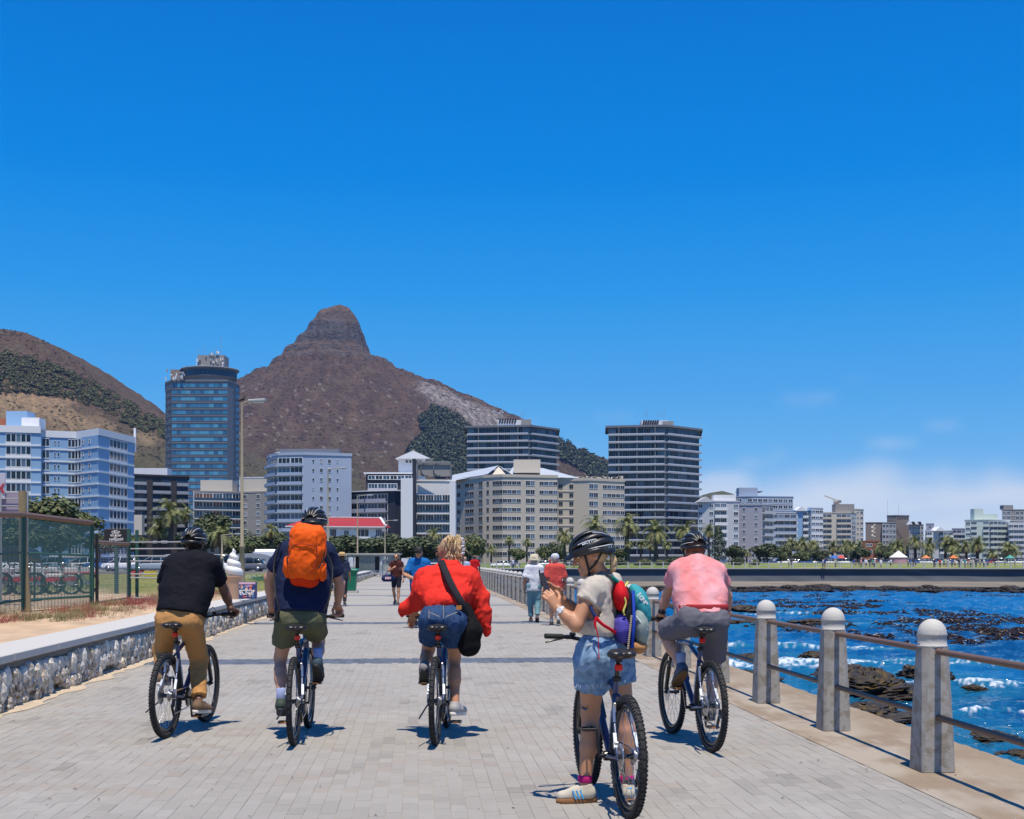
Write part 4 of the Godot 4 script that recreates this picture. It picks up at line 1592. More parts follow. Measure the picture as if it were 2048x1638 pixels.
	tri(st, at(978, 958, 432.5) - b.position, at(997, 933, 447.5) - b.position, at(1020, 958, 434.5) - b.position)
	part("gable_wall", done(st), beige, b)
	st = st_new()
	quad(st, at(1012, 952, 436) - b.position, at(1026, 934, 452) - b.position, at(1085, 936, 452) - b.position, at(1160, 956, 440) - b.position)
	part("pitched_roof", done(st), tin, b)
	rooftop(b, at(1054, 0, 436).x, -441, q.h + 2.4, Vector3(9.4, 4.6, 6), cream)
	q = block("beige_apartment_wing", "plain-walled beige wing with stacked windows, right part of the beige apartments", [[1116, 440], [1148, 440], [1178, 438], [1249, 446]], 962, beige, {"depth": 20.0, "parapet": 1.0})
	facade(q.b, q.pts[0], q.pts[1], fl, fh, q.h - fl * fh - 0.6, "w.w", {"frame": brown, "glass": [M.glass0], "band": 0.25, "slab": cream})
	facade(q.b, q.pts[2], q.pts[3], fl, fh, q.h - fl * fh - 0.6, "ww.ggggg", {"gh": 0.45, "border": 0.06, "ww": 1.0, "wh": 0.58, "glass": o.glass})
	st = st_new()
	for k in 40:
		boxat(st, at(rr(1120, 1245), 957, 446) - q.b.position + Vector3(0, rr(-0.3, 0.4), 0), Vector3(rr(0.4, 1.6), rr(0.4, 1.1), 0.8))
	part("roof_clutter", done(st), cream, q.b)
	# 9, 10 the two towers ringed with balconies
	for k in [["balcony_tower", "dark tower ringed with balconies, half hidden behind the beige apartments", 935, 1058, 1113, 560, 856, 9, [995, 1055], 845, 836], ["balcony_tower", "tall dark tower ringed with balconies standing alone right of the mountain", 1217, 1330, 1398, 525, 856, 17, [1283, 1337], 849, 834]]:
		q = block(k[0], k[1], [[k[2], k[5] + 4], [k[3], k[5]], [k[4], k[5] + 16]], k[6], slate, {"depth": 26.0, "over": 1.6, "parapet": 0.9})
		b = q.b
		fh = 3.18
		fl = k[7]
		o = {"slab": mat(lin(0.36, 0.39, 0.44), 0.7), "rail": mat(lin(0.66, 0.69, 0.74), 0.6), "frame": mat(lin(0.24, 0.25, 0.28), 0.7), "deep": 1.7, "glass": [M.glass0, M.glass0, M.glass1, M.glass0, M.glass2], "rail_h": 0.4, "thick": 0.62, "bay": 2.9}
		facade(b, q.pts[0], q.pts[1], fl, fh, q.h - fl * fh, "b", o)
		facade(b, q.pts[1], q.pts[2], fl, fh, q.h - fl * fh, "b", o)
		for f in fl:   # pillars between the bays
			for e in [0.18, 0.5, 0.82]:
				slab("pillar", slate, b, Transform3D(Basis.IDENTITY, q.pts[0].lerp(q.pts[1], e) - b.position + Vector3(0, q.h - (f + 0.5) * fh, 0.9)), Vector3(0.35, fh * 0.95, 1.4))
		var z: float = k[5] + 10.0
		st = st_new()
		var lft := at(k[8][0], k[9], z) - b.position
		var rgt := at(k[8][1], k[9], z) - b.position
		beam(st, lft + Vector3(0, -0.6, -4), rgt + Vector3(0, -0.6, -4), 7.5, (k[9] - k[10]) * z / FOCAL + 1.5)
		part("plant_room", done(st), M.white, b)
		for e in 7:
			slab("louvre", navy, b, Transform3D(Basis(Vector3(0, 0, 1), -0.25), lft.lerp(rgt, 0.08 + 0.085 * e) + Vector3(0, 0.7, -0.2)), Vector3(0.75, 2.3, 0.3))
		slab("plant_wing", grey, b, Transform3D(Basis.IDENTITY, lft.lerp(rgt, 0.85) + Vector3(1.5, -0.3, 0.2)), Vector3(4.5, 3.2, 2))
		for e in 5:
			aerial(b, at(rr(k[8][0], k[8][1]), k[10], z), rr(1.5, 3.5))
	right_town(white, mauve, cream, brown, brick, mint, grey, slate, blue, pale, navy)


func right_town(white, mauve, cream, brown, brick, mint, grey, slate, blue, pale, navy) -> void:
	var gl := [M.glass0, M.glass1, M.glass0, M.glass1, M.glass2]
	var silver := mat(lin(0.52, 0.54, 0.58), 0.7)
	# label, corners, top row, wall, floors, storey, patterns per facade, options
	var rows := [
		["gabled_white_apartments", "pale grey apartments with two small gables right of the tall dark tower", [[1396, 500], [1428, 498], [1478, 500]], 1004, silver, 7, 3.0, ["w.w", "bb.w"], {"slab": white, "rail": white}],
		["long_grey_apartments", "long blue-grey apartment house with glazed roof room behind the mauve block", [[1474, 600], [1505, 598], [1586, 604]], 994, pale, 9, 3.05, ["w.w", "wwwwwwww"], {"band": 0.3, "slab": silver, "ww": 0.9}],
		["mauve_apartments", "mauve-grey apartment block with paired windows in front of the long grey house", [[1476, 520], [1524, 518], [1546, 524]], 1011, mauve, 7, 3.1, [".w..w.", "bb"], {"slab": silver, "rail": silver, "ww": 0.8}],
		["stepped_balcony_house", "blue-white house of stepped balconies right of the mauve block", [[1544, 560], [1592, 562]], 1026, silver, 7, 3.0, ["bbbb"], {"slab": white, "rail": pale, "fins": true}],
		["blue_gabled_apartments", "light blue narrow apartments with a white gable", [[1584, 640], [1616, 640]], 1022, blue, 7, 3.2, ["b.b"], {"slab": white, "rail": white}],
		["white_banded_block", "narrow white block with dark window bands left of the crane building", [[1615, 650], [1623, 646], [1646, 650]], 1017, white, 8, 3.15, ["s", "ggg"], {"frame": white}],
		["cream_balcony_block", "cream block of long balconies with a construction crane above", [[1644, 700], [1702, 700], [1712, 712]], 1026, cream, 10, 3.0, ["bb.bbb", "w"], {"slab": cream, "rail": cream, "rail_h": 0.8}],
		["cream_slab_block", "tall plain cream slab behind the right end of the crane building", [[1704, 722], [1727, 726]], 1019, cream, 8, 3.1, [".sw"], {}],
		["brown_flat_building", "plain brown flat-roofed building with a spiral stair", [[1731, 760], [1765, 758]], 1046, brown, 4, 3.2, ["...."], {}],
		["office_with_window_grid", "grey office with a grid of windows right of the plain brown building", [[1764, 756], [1792, 758]], 1046, grey, 6, 3.3, ["WWww"], {"band": 0.3}],
		["brown_office_tower", "tall brown office with narrow dark openings near the top", [[1774, 800], [1792, 796], [1818, 800]], 1032, brown, 7, 3.3, ["ss.", "....."], {}],
		["sawtooth_roofed_office", "beige office with a scalloped roof line right of the brown office", [[1818, 780], [1847, 784]], 1050, grey, 6, 3.3, ["WWWWW"], {"band": 0.3, "slab": cream}],
		["red_brick_house", "low red brick building among the palms", [[1724, 600], [1760, 602]], 1083, brick, 2, 3.2, [".ww.w"], {}],
		["pale_low_flats", "low pale flats with a small gable behind the tall palms", [[1850, 700], [1905, 704]], 1062, silver, 4, 3.1, ["b.bb"], {"slab": white, "rail": white}],
		["small_grey_tower", "small grey box-topped house between the low flats", [[1852, 720], [1868, 720]], 1048, mauve, 3, 3.0, ["s"], {}],
		["slate_low_block", "slate-grey low block left of the pale green apartments", [[1904, 720], [1932, 722]], 1058, mauve, 5, 3.0, ["bb"], {"slab": silver, "rail": silver}],
		["pale_green_apartments", "pale green apartment block with balconies near the right border", [[1930, 690], [1978, 686], [2020, 694]], 1041, mint, 8, 3.0, ["wb.b", "bbbb"], {"slab": white, "rail": mint}],
		["grey_tower_block", "grey tower rising behind the pale green apartments", [[2004, 780], [2048, 782]], 1020, grey, 6, 3.2, ["ww.ww"], {"band": 0.3}],
		["white_balcony_flats", "white flats of long balconies at the right border", [[2016, 680], [2120, 684]], 1047, white, 7, 3.0, ["bbb.bb"], {"slab": white, "rail": silver}],
		["distant_white_flats", "small distant white flats far beyond the right border palms", [[1862, 900], [1902, 905]], 1066, white, 5, 3.0, ["wwwww"], {"band": 0.4}],
	]
	for r in rows:
		var q := block(r[0], r[1], r[2], r[3], r[4], {"depth": 16.0})
		var o: Dictionary = r[8].merged({"glass": gl, "border": 0.1})
		for k in r[7].size():
			facade(q.b, q.pts[k], q.pts[k + 1], r[5], r[6], q.h - r[5] * r[6] - 0.3, r[7][k], o)
		var b: Node3D = q.b
		match r[0]:
			"gabled_white_apartments":
				gable(b, "gable", at(1412, 1004, 498), 7.0, 2.2, 10, silver)
				rooftop(b, at(1450, 0, 500).x, -503, q.h + 0.5, Vector3(9, 2.4, 5), white)
			"long_grey_apartments":
				rooftop(b, at(1497, 0, 600).x, -604, q.h + 0.5, Vector3(9, 4.0, 7), pale)
				slab("roof_plate", slate, b, Transform3D(Basis.IDENTITY, at(1498, 984, 606) - b.position), Vector3(11.5, 0.5, 9))
			"mauve_apartments":
				for k in 5:
					slab("roof_fin", slate, b, Transform3D(Basis(Vector3(0, 0, 1), 0.35), at(1482 + k * 9, 1008, 524) - b.position), Vector3(1.6, 0.3, 6))
			"blue_gabled_apartments", "pale_low_flats":
				gable(b, "gable", at((r[2][0][0] + r[2][1][0]) * 0.5 + 3, r[3], r[2][0][1] - 1.0), 6.0, 2.4, 10, white)
			"cream_balcony_block":
				rooftop(b, at(1688, 0, 704).x, -706, q.h + 0.5, Vector3(10.5, 4.6, 8), grey)
				rooftop(b, at(1700, 0, 704).x, -708, q.h + 0.5, Vector3(5, 3.2, 8), brown)
			"brown_office_tower":
				for k in 7:
					slab("slot", navy, b, Transform3D(Basis.IDENTITY, at(1795 + k * 3.4, 1037, 794) - b.position), Vector3(0.4, 1.6, 0.5))
				aerial(b, at(1775, 1032, 800), 11.0)
				aerial(b, at(1797, 1032, 800), 8.0)
			"sawtooth_roofed_office":
				for k in 4:
					gable(b, "roof_scallop", at(1822 + k * 6.4, 1049, 779), 1.9, 1.9, 6, M.black if k % 2 else white)
			"pale_green_apartments":
				rooftop(b, at(1959, 0, 690).x, -694, q.h + 0.5, Vector3(5, 6.0, 6), mint)
				rooftop(b, at(1982, 0, 690).x, -694, q.h + 0.5, Vector3(8, 3.2, 6), mint)
			"brown_flat_building":
				var sp := []
				for k in 30:
					sp.append(at(1747, 1075 - k * 0.9, 754) - b.position + Vector3(cos(k * 0.7), 0, sin(k * 0.7)) * 1.2)
				part("spiral_stair", tubes(sp, 0.35, 5), cream, b)
			"grey_tower_block":
				rooftop(b, at(2018, 0, 780).x, -784, q.h + 0.5, Vector3(6, 2.6, 6), grey)
	# the construction crane over the cream block
	var base := Vector3(at(1670, 0, 712).x, 0, -712)
	var c := thing("tower_crane", "pale construction crane above the cream balcony block, jib raised to the left", "crane", base)
	var st := st_new()
	beam(st, Vector3.ZERO, Vector3(0, 35.5, 0), 1.4, 1.4)
	part("mast", done(st), cream, c)
	st = st_new()
	var j0 := at(1677, 1004, 712) - base
	var j1 := at(1649, 992, 712) - base
	for k in 2:
		beam(st, j0 + UP * (0.7 * k), j1 + UP * (0.35 * k), 0.35, 0.3)
	for k in 12:
		beam(st, j0.lerp(j1, k / 12.0), j0.lerp(j1, (k + 1) / 12.0) + UP * (0.7 - 0.3 * k / 12.0), 0.2, 0.2)
	part("jib", done(st), cream, c)
	st = st_new()
	boxat(st, at(1673, 1008, 712) - base, Vector3(2.6, 2.4, 2))
	boxat(st, at(1679, 1003, 712) - base, Vector3(1.8, 1.4, 1.6))
	part("cab", done(st), brown, c)


# ---- trees ---------------------------------------------------------------------------------------------------------------
func crown_mesh(seed_: int, leaves: int, lumps: int, leaf_size: float) -> ArrayMesh:   # about two metres wide, two high, centred
	var r := RandomNumberGenerator.new()
	r.seed = seed_
	var st := st_new()
	var cs := []
	for k in lumps:
		var d := Vector3(r.randfn(), r.randfn() * 0.7 + 0.2, r.randfn()).normalized() * r.randf_range(0.25, 0.72)
		cs.append([Vector3(d.x, d.y * 0.75, d.z), r.randf_range(0.26, 0.46), r.randf_range(0.7, 1.35)])
	for k in leaves:
		var c: Array = cs[r.randi() % lumps]
		var d := Vector3(r.randfn(), r.randfn() + 0.35, r.randfn()).normalized()
		var p: Vector3 = c[0] + d * c[1] * r.randf_range(0.72, 1.06)
		leaf(st, p, (d + Vector3(r.randf_range(-0.8, 0.8), r.randf_range(-0.2, 0.9), r.randf_range(-0.8, 0.8))).normalized(), leaf_size * r.randf_range(0.7, 1.4), r, c[2] * r.randf_range(0.65, 1.35))
	return done(st)


func leafy(c: Color) -> StandardMaterial3D:
	var m: StandardMaterial3D = M.leaf.duplicate()
	m.albedo_color = c
	return m


func bushy_tree(label: String, p: Vector3, w: float, h: float, kind: int, m: Material, group: String, called := "tree") -> void:
	var o := thing(called, label, "tree" if called == "tree" else "bush", p, rr(0, 6), group)
	var st := st_new()
	var top := h * 0.45
	if called == "tree":
		tube(st, [Vector3(0, -0.3, 0), Vector3(0.1, h * 0.25, 0), Vector3(0.0, top, 0.1)], [0.05 * h, 0.036 * h, 0.025 * h], 8)
		for k in 5:
			var a := k * 1.3
			tube(st, [Vector3(0, h * (0.2 + 0.04 * k), 0), Vector3(cos(a) * w * 0.16, h * 0.5, sin(a) * w * 0.16), Vector3(cos(a) * w * 0.32, h * 0.68, sin(a) * w * 0.32)], [0.022 * h, 0.014 * h, 0.006 * h], 6)
		part("trunk", done(st), M.bark, o)
	var low := 0.46 if called == "tree" else 0.45
	part("crown", cache.get_or_add("crown%d" % kind, crown_mesh(100 + kind, 2600, 16, 0.105)), m, o, Transform3D(Basis.from_scale(Vector3(w * 0.52, h * (1.0 - low) / 0.86 * (1.0 if called == "tree" else 1.1), w * 0.52)), Vector3(0, h * low, 0)))


func palm_meshes(seed_: int, trunk_h: float) -> Array:
	var r := RandomNumberGenerator.new()
	r.seed = seed_
	var ts := st_new()
	var pts := []
	var rad := []
	for k in 15:
		var t := k / 14.0
		pts.append(Vector3(0.25 * sin(t * 2.0 + seed_) * t, trunk_h * t, 0.2 * sin(t * 3.0) * t))
		rad.append(0.42 * (1.0 - 0.25 * t) * (1.0 + 0.05 * (k % 2)) * (1.25 if k == 0 else 1.0))
	tube(ts, pts, rad, 9)
	var top: Vector3 = pts[-1]
	var fs := st_new()
	var ds := st_new()
	for k in 56:
		var el := r.randf_range(-0.75, 1.35)
		var az := k * 2.39996 + r.randf_range(-0.2, 0.2)
		var len := r.randf_range(2.7, 3.5) * (1.0 if el > -0.2 else 0.75)
		var dead := el < -0.35
		var st := ds if dead else fs
		var d := Vector3(cos(az) * cos(el), sin(el), sin(az) * cos(el))
		var side := d.cross(UP).normalized()
		var q := top
		var step := len / 9.0
		var tint := r.randf_range(0.65, 1.35)
		st.set_color(Color(tint, tint, tint * 0.95))
		for s in 9:
			var nxt := q + d * step
			var w := 0.5 * sin(PI * (0.12 + 0.8 * s / 9.0)) + 0.1
			for e in [-1.0, 1.0]:
				for z in 2:
					var a := q.lerp(nxt, 0.5 * z)
					var b := q.lerp(nxt, 0.5 * z + 0.4)
					tri(st, a, b, a + (side * e * w + d * 0.35 + UP * 0.14 + Vector3(0, r.randf_range(-0.12, 0.05), 0)))
			d = (d + Vector3(0, -0.17 - 0.03 * s, 0)).normalized()
			q = nxt
	for k in 26:   # old leaf bases under the crown
		var az := k * 2.4
		ds.set_color(Color(0.8, 0.7, 0.5))
		var d := Vector3(cos(az), 0.4, sin(az))
		var b := top + Vector3(0, -0.9 + 0.03 * k, 0)
		tri(ds, b + d * 0.3 + Vector3(-0.14, 0, 0), b + d * 0.7 + UP * 0.3, b + d * 0.3 + Vector3(0.14, 0, 0.1))
	return [done(ts), done(fs), done(ds)]


func palm(label: String, p: Vector3, h: float, spread: float, group: String) -> void:
	var tall := h > 5.5
	var k := (used.get("palm_tree", 0) as int) % 2
	var base := 9.5 if tall else 4.2
	var key := "palm%s%d" % [tall, k]
	if not cache.has(key):
		cache[key] = palm_meshes(7 + k + (10 if tall else 0), base)
	var o := thing("palm_tree", label, "palm tree", p, rr(0, 6), group)
	var top_h := base + 2.6 * spread
	var sc := Basis.from_scale(Vector3(spread, h / top_h, spread))
	part("trunk", cache[key][0], M.palm_bark, o, Transform3D(sc, Vector3.ZERO))
	part("fronds", cache[key][1], M.palm, o, Transform3D(Basis.from_scale(Vector3(spread, spread, spread)), Vector3(0, base * (h / top_h) - base * spread, 0)))
	part("old_fronds", cache[key][2], M.palm_old, o, Transform3D(Basis.from_scale(Vector3(spread, spread, spread)), Vector3(0, base * (h / top_h) - base * spread, 0)))


func plants() -> void:
	M.palm_bark = bumpy(mat(lin(0.085, 0.066, 0.05), 0.95), M.grit, 2.0, 2.0)
	M.palm = leafy(lin(0.21, 0.225, 0.08))
	M.palm_old = leafy(lin(0.36, 0.24, 0.10))
	var deep := leafy(lin(0.062, 0.085, 0.03))
	var mid := leafy(lin(0.10, 0.125, 0.042))
	var light := leafy(lin(0.12, 0.14, 0.05))
	# tall palms across the bay: column, crown top row, foot row, distance, spread
	var list := [
		[1190, 1022, 1122, 300, 1.35, "tall palm just left of the palm over the standing woman's helmet"], [1254, 1020, 1118, 300, 1.4, "tall palm with bare dark trunk right behind the standing woman's helmet"], [1312, 1038, 1118, 300, 1.4, "broad palm in front of the dark tower, between two tall palms"], [1372, 1038, 1118, 305, 1.3, "palm above the pink rider's helmet"], [1418, 1042, 1120, 320, 0.9, "slim dark palm next to the conical pine"],
		[1130, 1056, 1124, 290, 0.9, "dark palm left of the standing woman's visor"], [1018, 1070, 1122, 300, 0.55, "small palm in front of the beige block, right of the blonde rider"], [1054, 1074, 1124, 300, 0.55, "small palm above the white sun hat"], [982, 1084, 1124, 300, 0.6, "short palm beside the red shirted walker far off"], [868, 1056, 1105, 330, 1.0, "dark palm head over the hedge in front of the balcony tower block"],
		[340, 1000, 1090, 170, 0.95, "big palm over the left rider's helmet"], [443, 1040, 1110, 160, 0.75, "low palm behind the lamp post"], [318, 1030, 1095, 172, 0.75, "grey palm left of the big palm, lower"], [543, 1040, 1095, 190, 0.6, "pale palm between the lamp post and the orange backpack"], [372, 1012, 1095, 190, 0.6, "dry pale palm just right of the big palm"], [395, 1040, 1095, 185, 0.5, "tiny yellowish palm above the left rider"],
		[1258, 1074, 1118, 280, 0.5, "small palm at the foot of the tall bare palm"], [1282, 1072, 1118, 285, 0.55, "short palm between the two broad palms"], [1334, 1076, 1119, 285, 0.5, "short palm right of the broad palm"], [1300, 1080, 1119, 278, 0.45, "little palm with yellow fronds under the broad palm"],
	]
	for q in list:
		var p := at(q[0], q[2], q[3])
		palm(q[5], Vector3(p.x, maxf(p.y - 0.5, -0.5), p.z), (q[2] - q[1]) * q[3] / FOCAL, q[4], "palms along the seafront")
	var far_n := -1
	var far_row := [[1578, 1070, 0.7], [1592, 1076, 0.6], [1612, 1068, 0.8], [1618, 1076, 0.6], [1630, 1074, 0.7], [1640, 1080, 0.6], [1678, 1076, 0.7], [1690, 1078, 0.7], [1700, 1074, 0.8], [1714, 1078, 0.7], [1498, 1088, 0.5], [1512, 1086, 0.5], [1728, 1082, 0.6], [1780, 1078, 0.7], [1796, 1076, 0.8], [1812, 1078, 0.7], [1822, 1086, 0.6], [1846, 1062, 0.85], [1872, 1070, 0.75], [1896, 1064, 0.8], [1902, 1072, 0.8], [1918, 1074, 0.7], [1942, 1068, 0.85], [1966, 1074, 0.8], [1986, 1074, 0.8], [2006, 1088, 0.7], [2022, 1082, 0.8], [2046, 1084, 0.9], [1862, 1090, 0.6], [1884, 1090, 0.6]]
	far_row.sort_custom(func(a, b): return a[0] < b[0])
	for q in far_row:
		far_n += 1
		palm(nth(far_n) + " palm from the left in the row along the far promenade", Vector3(at(q[0], 0, 365).x, -0.2, -rr(350, 380)), (1125 - q[1]) * 365 / FOCAL, q[2] * 1.35, "palms in the far promenade row")
	# conical pine by the pink rider
	var o := thing("conical_pine", "dark conical pine tree right of the pink rider's helmet", "tree", Vector3(at(1437, 0, 300).x, 0, -300))
	part("trunk", tubes([Vector3.ZERO, Vector3(0, 9, 0)], [0.3, 0.05], 7), M.bark, o)
	var r := RandomNumberGenerator.new()
	r.seed = 8
	var st := st_new()
	for k in 1500:
		var t := pow(r.randf(), 0.8)
		var rad := (0.35 + 1.75 * sin(PI * clampf(1.0 - t, 0, 1) * 0.62)) * r.randf_range(0.4, 1.05)
		var a := r.randf() * TAU
		leaf(st, Vector3(cos(a) * rad, 1.4 + 8.4 * t, sin(a) * rad), Vector3(cos(a), 0.6, sin(a)).normalized(), 0.34, r, r.randf_range(0.6, 1.4))
	part("crown", done(st), leafy(lin(0.022, 0.045, 0.022)), o)
	# bushy trees: column, top row, foot row, width px, distance
	var trees := [
		[95, 988, 1075, 130, 105, mid, "big rounded tree over the green fence, in front of the blue apartments"], [200, 1060, 1110, 80, 100, deep, "dark hedge tree behind the black sign"], [120, 1046, 1112, 120, 92, deep, "dark hedge behind the middle of the green mesh"], [20, 1050, 1115, 120, 90, deep, "dark hedge behind the left end of the green mesh"], [255, 1066, 1108, 70, 150, mid, "hedge tree behind the bar gate"], [30, 1020, 1085, 90, 95, deep, "dark tree behind the grey board at the left border"], [160, 1020, 1080, 80, 110, mid, "lower tree right of the big rounded one, above the rusty beam"],
		[425, 1020, 1100, 85, 185, deep, "round dense dark tree between the left rider and the lamp post"], [395, 1058, 1112, 90, 175, deep, "low dark tree right above the left rider's helmet"], [505, 1062, 1118, 90, 190, deep, "hedge-like tree right of the lamp post"], [555, 1060, 1118, 80, 195, deep, "hedge-like tree left of the orange backpack"], [690, 1065, 1120, 110, 215, deep, "wide hedge tree right of the orange backpack"], [745, 1072, 1122, 90, 225, deep, "hedge tree behind the walking woman"],
		[800, 1066, 1122, 100, 235, deep, "dark hedge tree above the blue-shirted man"], [850, 1070, 1122, 100, 240, deep, "dark hedge tree under the palm head"], [905, 1074, 1122, 90, 245, deep, "hedge tree behind the blonde rider's head"], [940, 1068, 1124, 70, 250, mid, "lighter tree right of the blonde rider"], [645, 1072, 1122, 80, 205, deep, "hedge tree hidden behind the orange backpack's right edge"], [470, 1070, 1120, 70, 180, mid, "lighter low tree at the foot of the lamp post"],
		[1033, 1094, 1124, 38, 300, mid, "small round tree right of the red-shirted walker far off"], [1090, 1090, 1124, 34, 300, light, "yellow-green tree above the red cap walker"], [1112, 1082, 1124, 46, 300, deep, "dark tree left of the standing woman's visor"], [1235, 1092, 1122, 40, 300, mid, "tree behind the standing woman's hair bun"],
		[1468, 1086, 1124, 44, 320, deep, "spreading dark tree right of the conical pine"], [1535, 1086, 1124, 60, 330, deep, "wide dark tree in front of the mauve block"], [1562, 1086, 1124, 40, 330, mid, "lighter tree right of the wide dark tree"], [1715, 1092, 1124, 50, 350, deep, "dark tree under the cream crane building"], [1770, 1088, 1124, 46, 360, deep, "dark round tree right of the red brick house"], [1640, 1098, 1124, 44, 340, deep, "low dark tree under the left palms of the far row"], [1600, 1100, 1124, 40, 335, mid, "low light tree under the far palms"], [1785, 1100, 1124, 40, 350, mid, "low tree behind the white marquee"],
	]
	for k in trees.size():
		var q: Array = trees[k]
		var p := at(q[0], q[2], q[4])
		bushy_tree(q[6], Vector3(p.x, maxf(p.y, -0.4), p.z), q[3] * q[4] / FOCAL * 1.15, (q[2] - q[1]) * q[4] / FOCAL, k % 4, q[5], "trees along the seafront")
	var shrubs := [[1475, 1108, 1127, 40, 270, deep], [1512, 1110, 1127, 20, 270, mid], [1340, 1106, 1125, 40, 275, deep], [1240, 1106, 1125, 40, 275, deep], [1290, 1108, 1125, 34, 275, mid], [1380, 1108, 1126, 40, 275, mid], [1210, 1110, 1126, 30, 275, mid], [1430, 1110, 1126, 36, 272, deep], [1320, 1112, 1127, 26, 268, light], [1276, 1114, 1127, 24, 268, light]]
	shrubs.sort_custom(func(a, b): return a[0] < b[0])
	for k in shrubs.size():
		var q: Array = shrubs[k]
		bushy_tree(nth(k) + " rounded shrub from the left along the bed under the tall palms", Vector3(at(q[0], 0, q[4]).x, 0, -q[4]), q[3] * q[4] / FOCAL, (q[2] - q[1]) * q[4] / FOCAL, k % 4, q[5], "shrubs under the tall palms", "shrub")


func verge_h(x: float, z: float) -> float:
	var s := -z
	var h := 0.46 * smoothstep(150.0, 118.0, s)
	var u := x + 0.075 * s
	return h + 0.05 * nz.get_noise_2d(x * 0.35, z * 0.35) * smoothstep(-4.9, -6.0, u) - 0.02


func left_land() -> void:
	var m := grid(150, 220, func(a, b):
		var s: float = 2.0 + 168.0 * b * b
		var u: float = lerpf(-4.87, -8.0 - 0.62 * s - 12.0, a * a)
		var p := W(u, s)
		return Vector3(p.x, verge_h(p.x, p.z), p.z), func(p):
		var s: float = -p.z
		var u: float = p.x + 0.075 * s
		var n := nz.get_noise_2d(p.x * 0.22, p.z * 0.12)
		var n2 := nz.get_noise_2d(p.x * 1.3, p.z * 1.3)
		var grass := smoothstep(38.0, 47.0, s + 8.0 * n) * (1.0 - smoothstep(100.0, 104.0, s + n * 2.0) * smoothstep(-12.0, -16.0, u))
		var sand := tone(Color(0.52, 0.375, 0.245), 0.16, n2)
		var green := Color(0.13, 0.155, 0.035).lerp(Color(0.20, 0.19, 0.055), clampf(0.5 + n * 1.4, 0, 1))
		var road := smoothstep(98.0, 102.0, s + n * 1.5) * smoothstep(-11.0, -15.0, u)
		return tone(sand.lerp(green, grass), 0.2, n2).lerp(Color(0.10, 0.10, 0.105), road))
	structure("verge", m, M.ground)
	# blades of grass and low succulents at the foot of the fence and over the lawn
	var bs := st_new()
	for k in 5:
		var a := k * 1.26
		tri(bs, Vector3(cos(a), 0, sin(a)) * 0.05, Vector3(cos(a) * 0.5, 1.0, sin(a) * 0.5), Vector3(cos(a + 0.7), 0, sin(a + 0.7)) * 0.05)
	var blade := done(bs)
	var spots := []
	var cols := []
	for k in 9000:
		var p: Vector3
		var c := Color(0.12, 0.13, 0.045)
		var h := rr(0.1, 0.2)
		if k < 4200:
			var s := rr(23, 44)
			p = W(-7.6 + 0.02 * s + rng.randfn() * 0.55 - (s - 24.0) * 0.01, s)
			if nz.get_noise_2d(p.x * 0.8, p.z * 0.8) < -0.12:
				continue
			c = Color(0.27, 0.05, 0.05) if nz.get_noise_2d(p.x * 0.5 + 50, p.z * 0.5) > 0.17 else [Color(0.2, 0.17, 0.08), Color(0.10, 0.12, 0.04), Color(0.3, 0.22, 0.12)][rng.randi() % 3]
		else:
			var s := rr(42, 100)
			p = W(rr(-5.2, -0.33 * s - 8.0), s)
			h = rr(0.05, 0.12)
			c = Color(0.15, 0.18, 0.04) if rng.randf() < 0.7 else Color(0.24, 0.22, 0.08)
		spots.append(Transform3D(Basis(UP, rr(0, 6)) * Basis.from_scale(Vector3(h * 1.3, h, h * 1.3)), Vector3(p.x, verge_h(p.x, p.z) - 0.01, p.z)))
		cols.append(tone(c, 1.0, rr(-0.3, 0.3)))
	tag(many("verge_plants", blade, M.leaf, self, spots, cols), "grass and reddish succulents along the fence and over the lawn", "grass")
	spots = []
	cols = []
	for k in 900:
		var pick := rng.randi() % 4
		var c: Color = [Color(0.7, 0.06, 0.09), Color(0.75, 0.55, 0.03), Color(0.6, 0.6, 0.55), Color(0.08, 0.2, 0.12)][pick]
		var bx: float = [272.0, 303.0, 512.0, 520.0][pick] + rng.randfn() * [5.0, 8.0, 9.0, 9.0][pick]
		var bz: float = [84.0, 82.0, 70.0, 66.0][pick] + rng.randfn() * 2.0
		var x := at(bx, 0, bz).x
		spots.append(Transform3D(Basis.from_scale(Vector3.ONE * rr(0.08, 0.17)), Vector3(x, verge_h(x, -bz) + rr(0.0, 0.3 if pick < 2 else 0.15), -bz)))
		cols.append(c)
	tag(many("flower_bed", blob_tree(3, 24), M.leaf, self, spots, cols), "small bed of red, yellow and white flowers on the lawn", "flowers")
	# lawn and beds across the bay
	var lawn := grid(80, 20, func(a, b):
		var x: float = -14.0 + 220.0 * a
		var z: float = -236.0 - 70.0 * b + (x - 100.0) * 0.16 * smoothstep(100.0, 130.0, x) - 6.0 * smoothstep(60, 20, x)
		return Vector3(x, 0.02 + 0.75 * b, z), func(p):
		var n := nz.get_noise_2d(p.x * 0.1, p.z * 0.3)
		return Color(0.13, 0.18, 0.03).lerp(Color(0.34, 0.30, 0.12), clampf(n * 2.0 + 0.1, 0, 1) * smoothstep(30.0, 60.0, p.x)))
	structure("far_lawn", lawn, M.ground)
	var walk := grid(80, 2, func(a, b):
		var x: float = -8.0 + 190.0 * a
		return Vector3(x, 0.015, -224.0 - 12.0 * b + maxf(0, x - 62.0) * 0.12), func(_p): return Color(0.42, 0.41, 0.39))
	structure("far_walk", walk, M.far_ground)


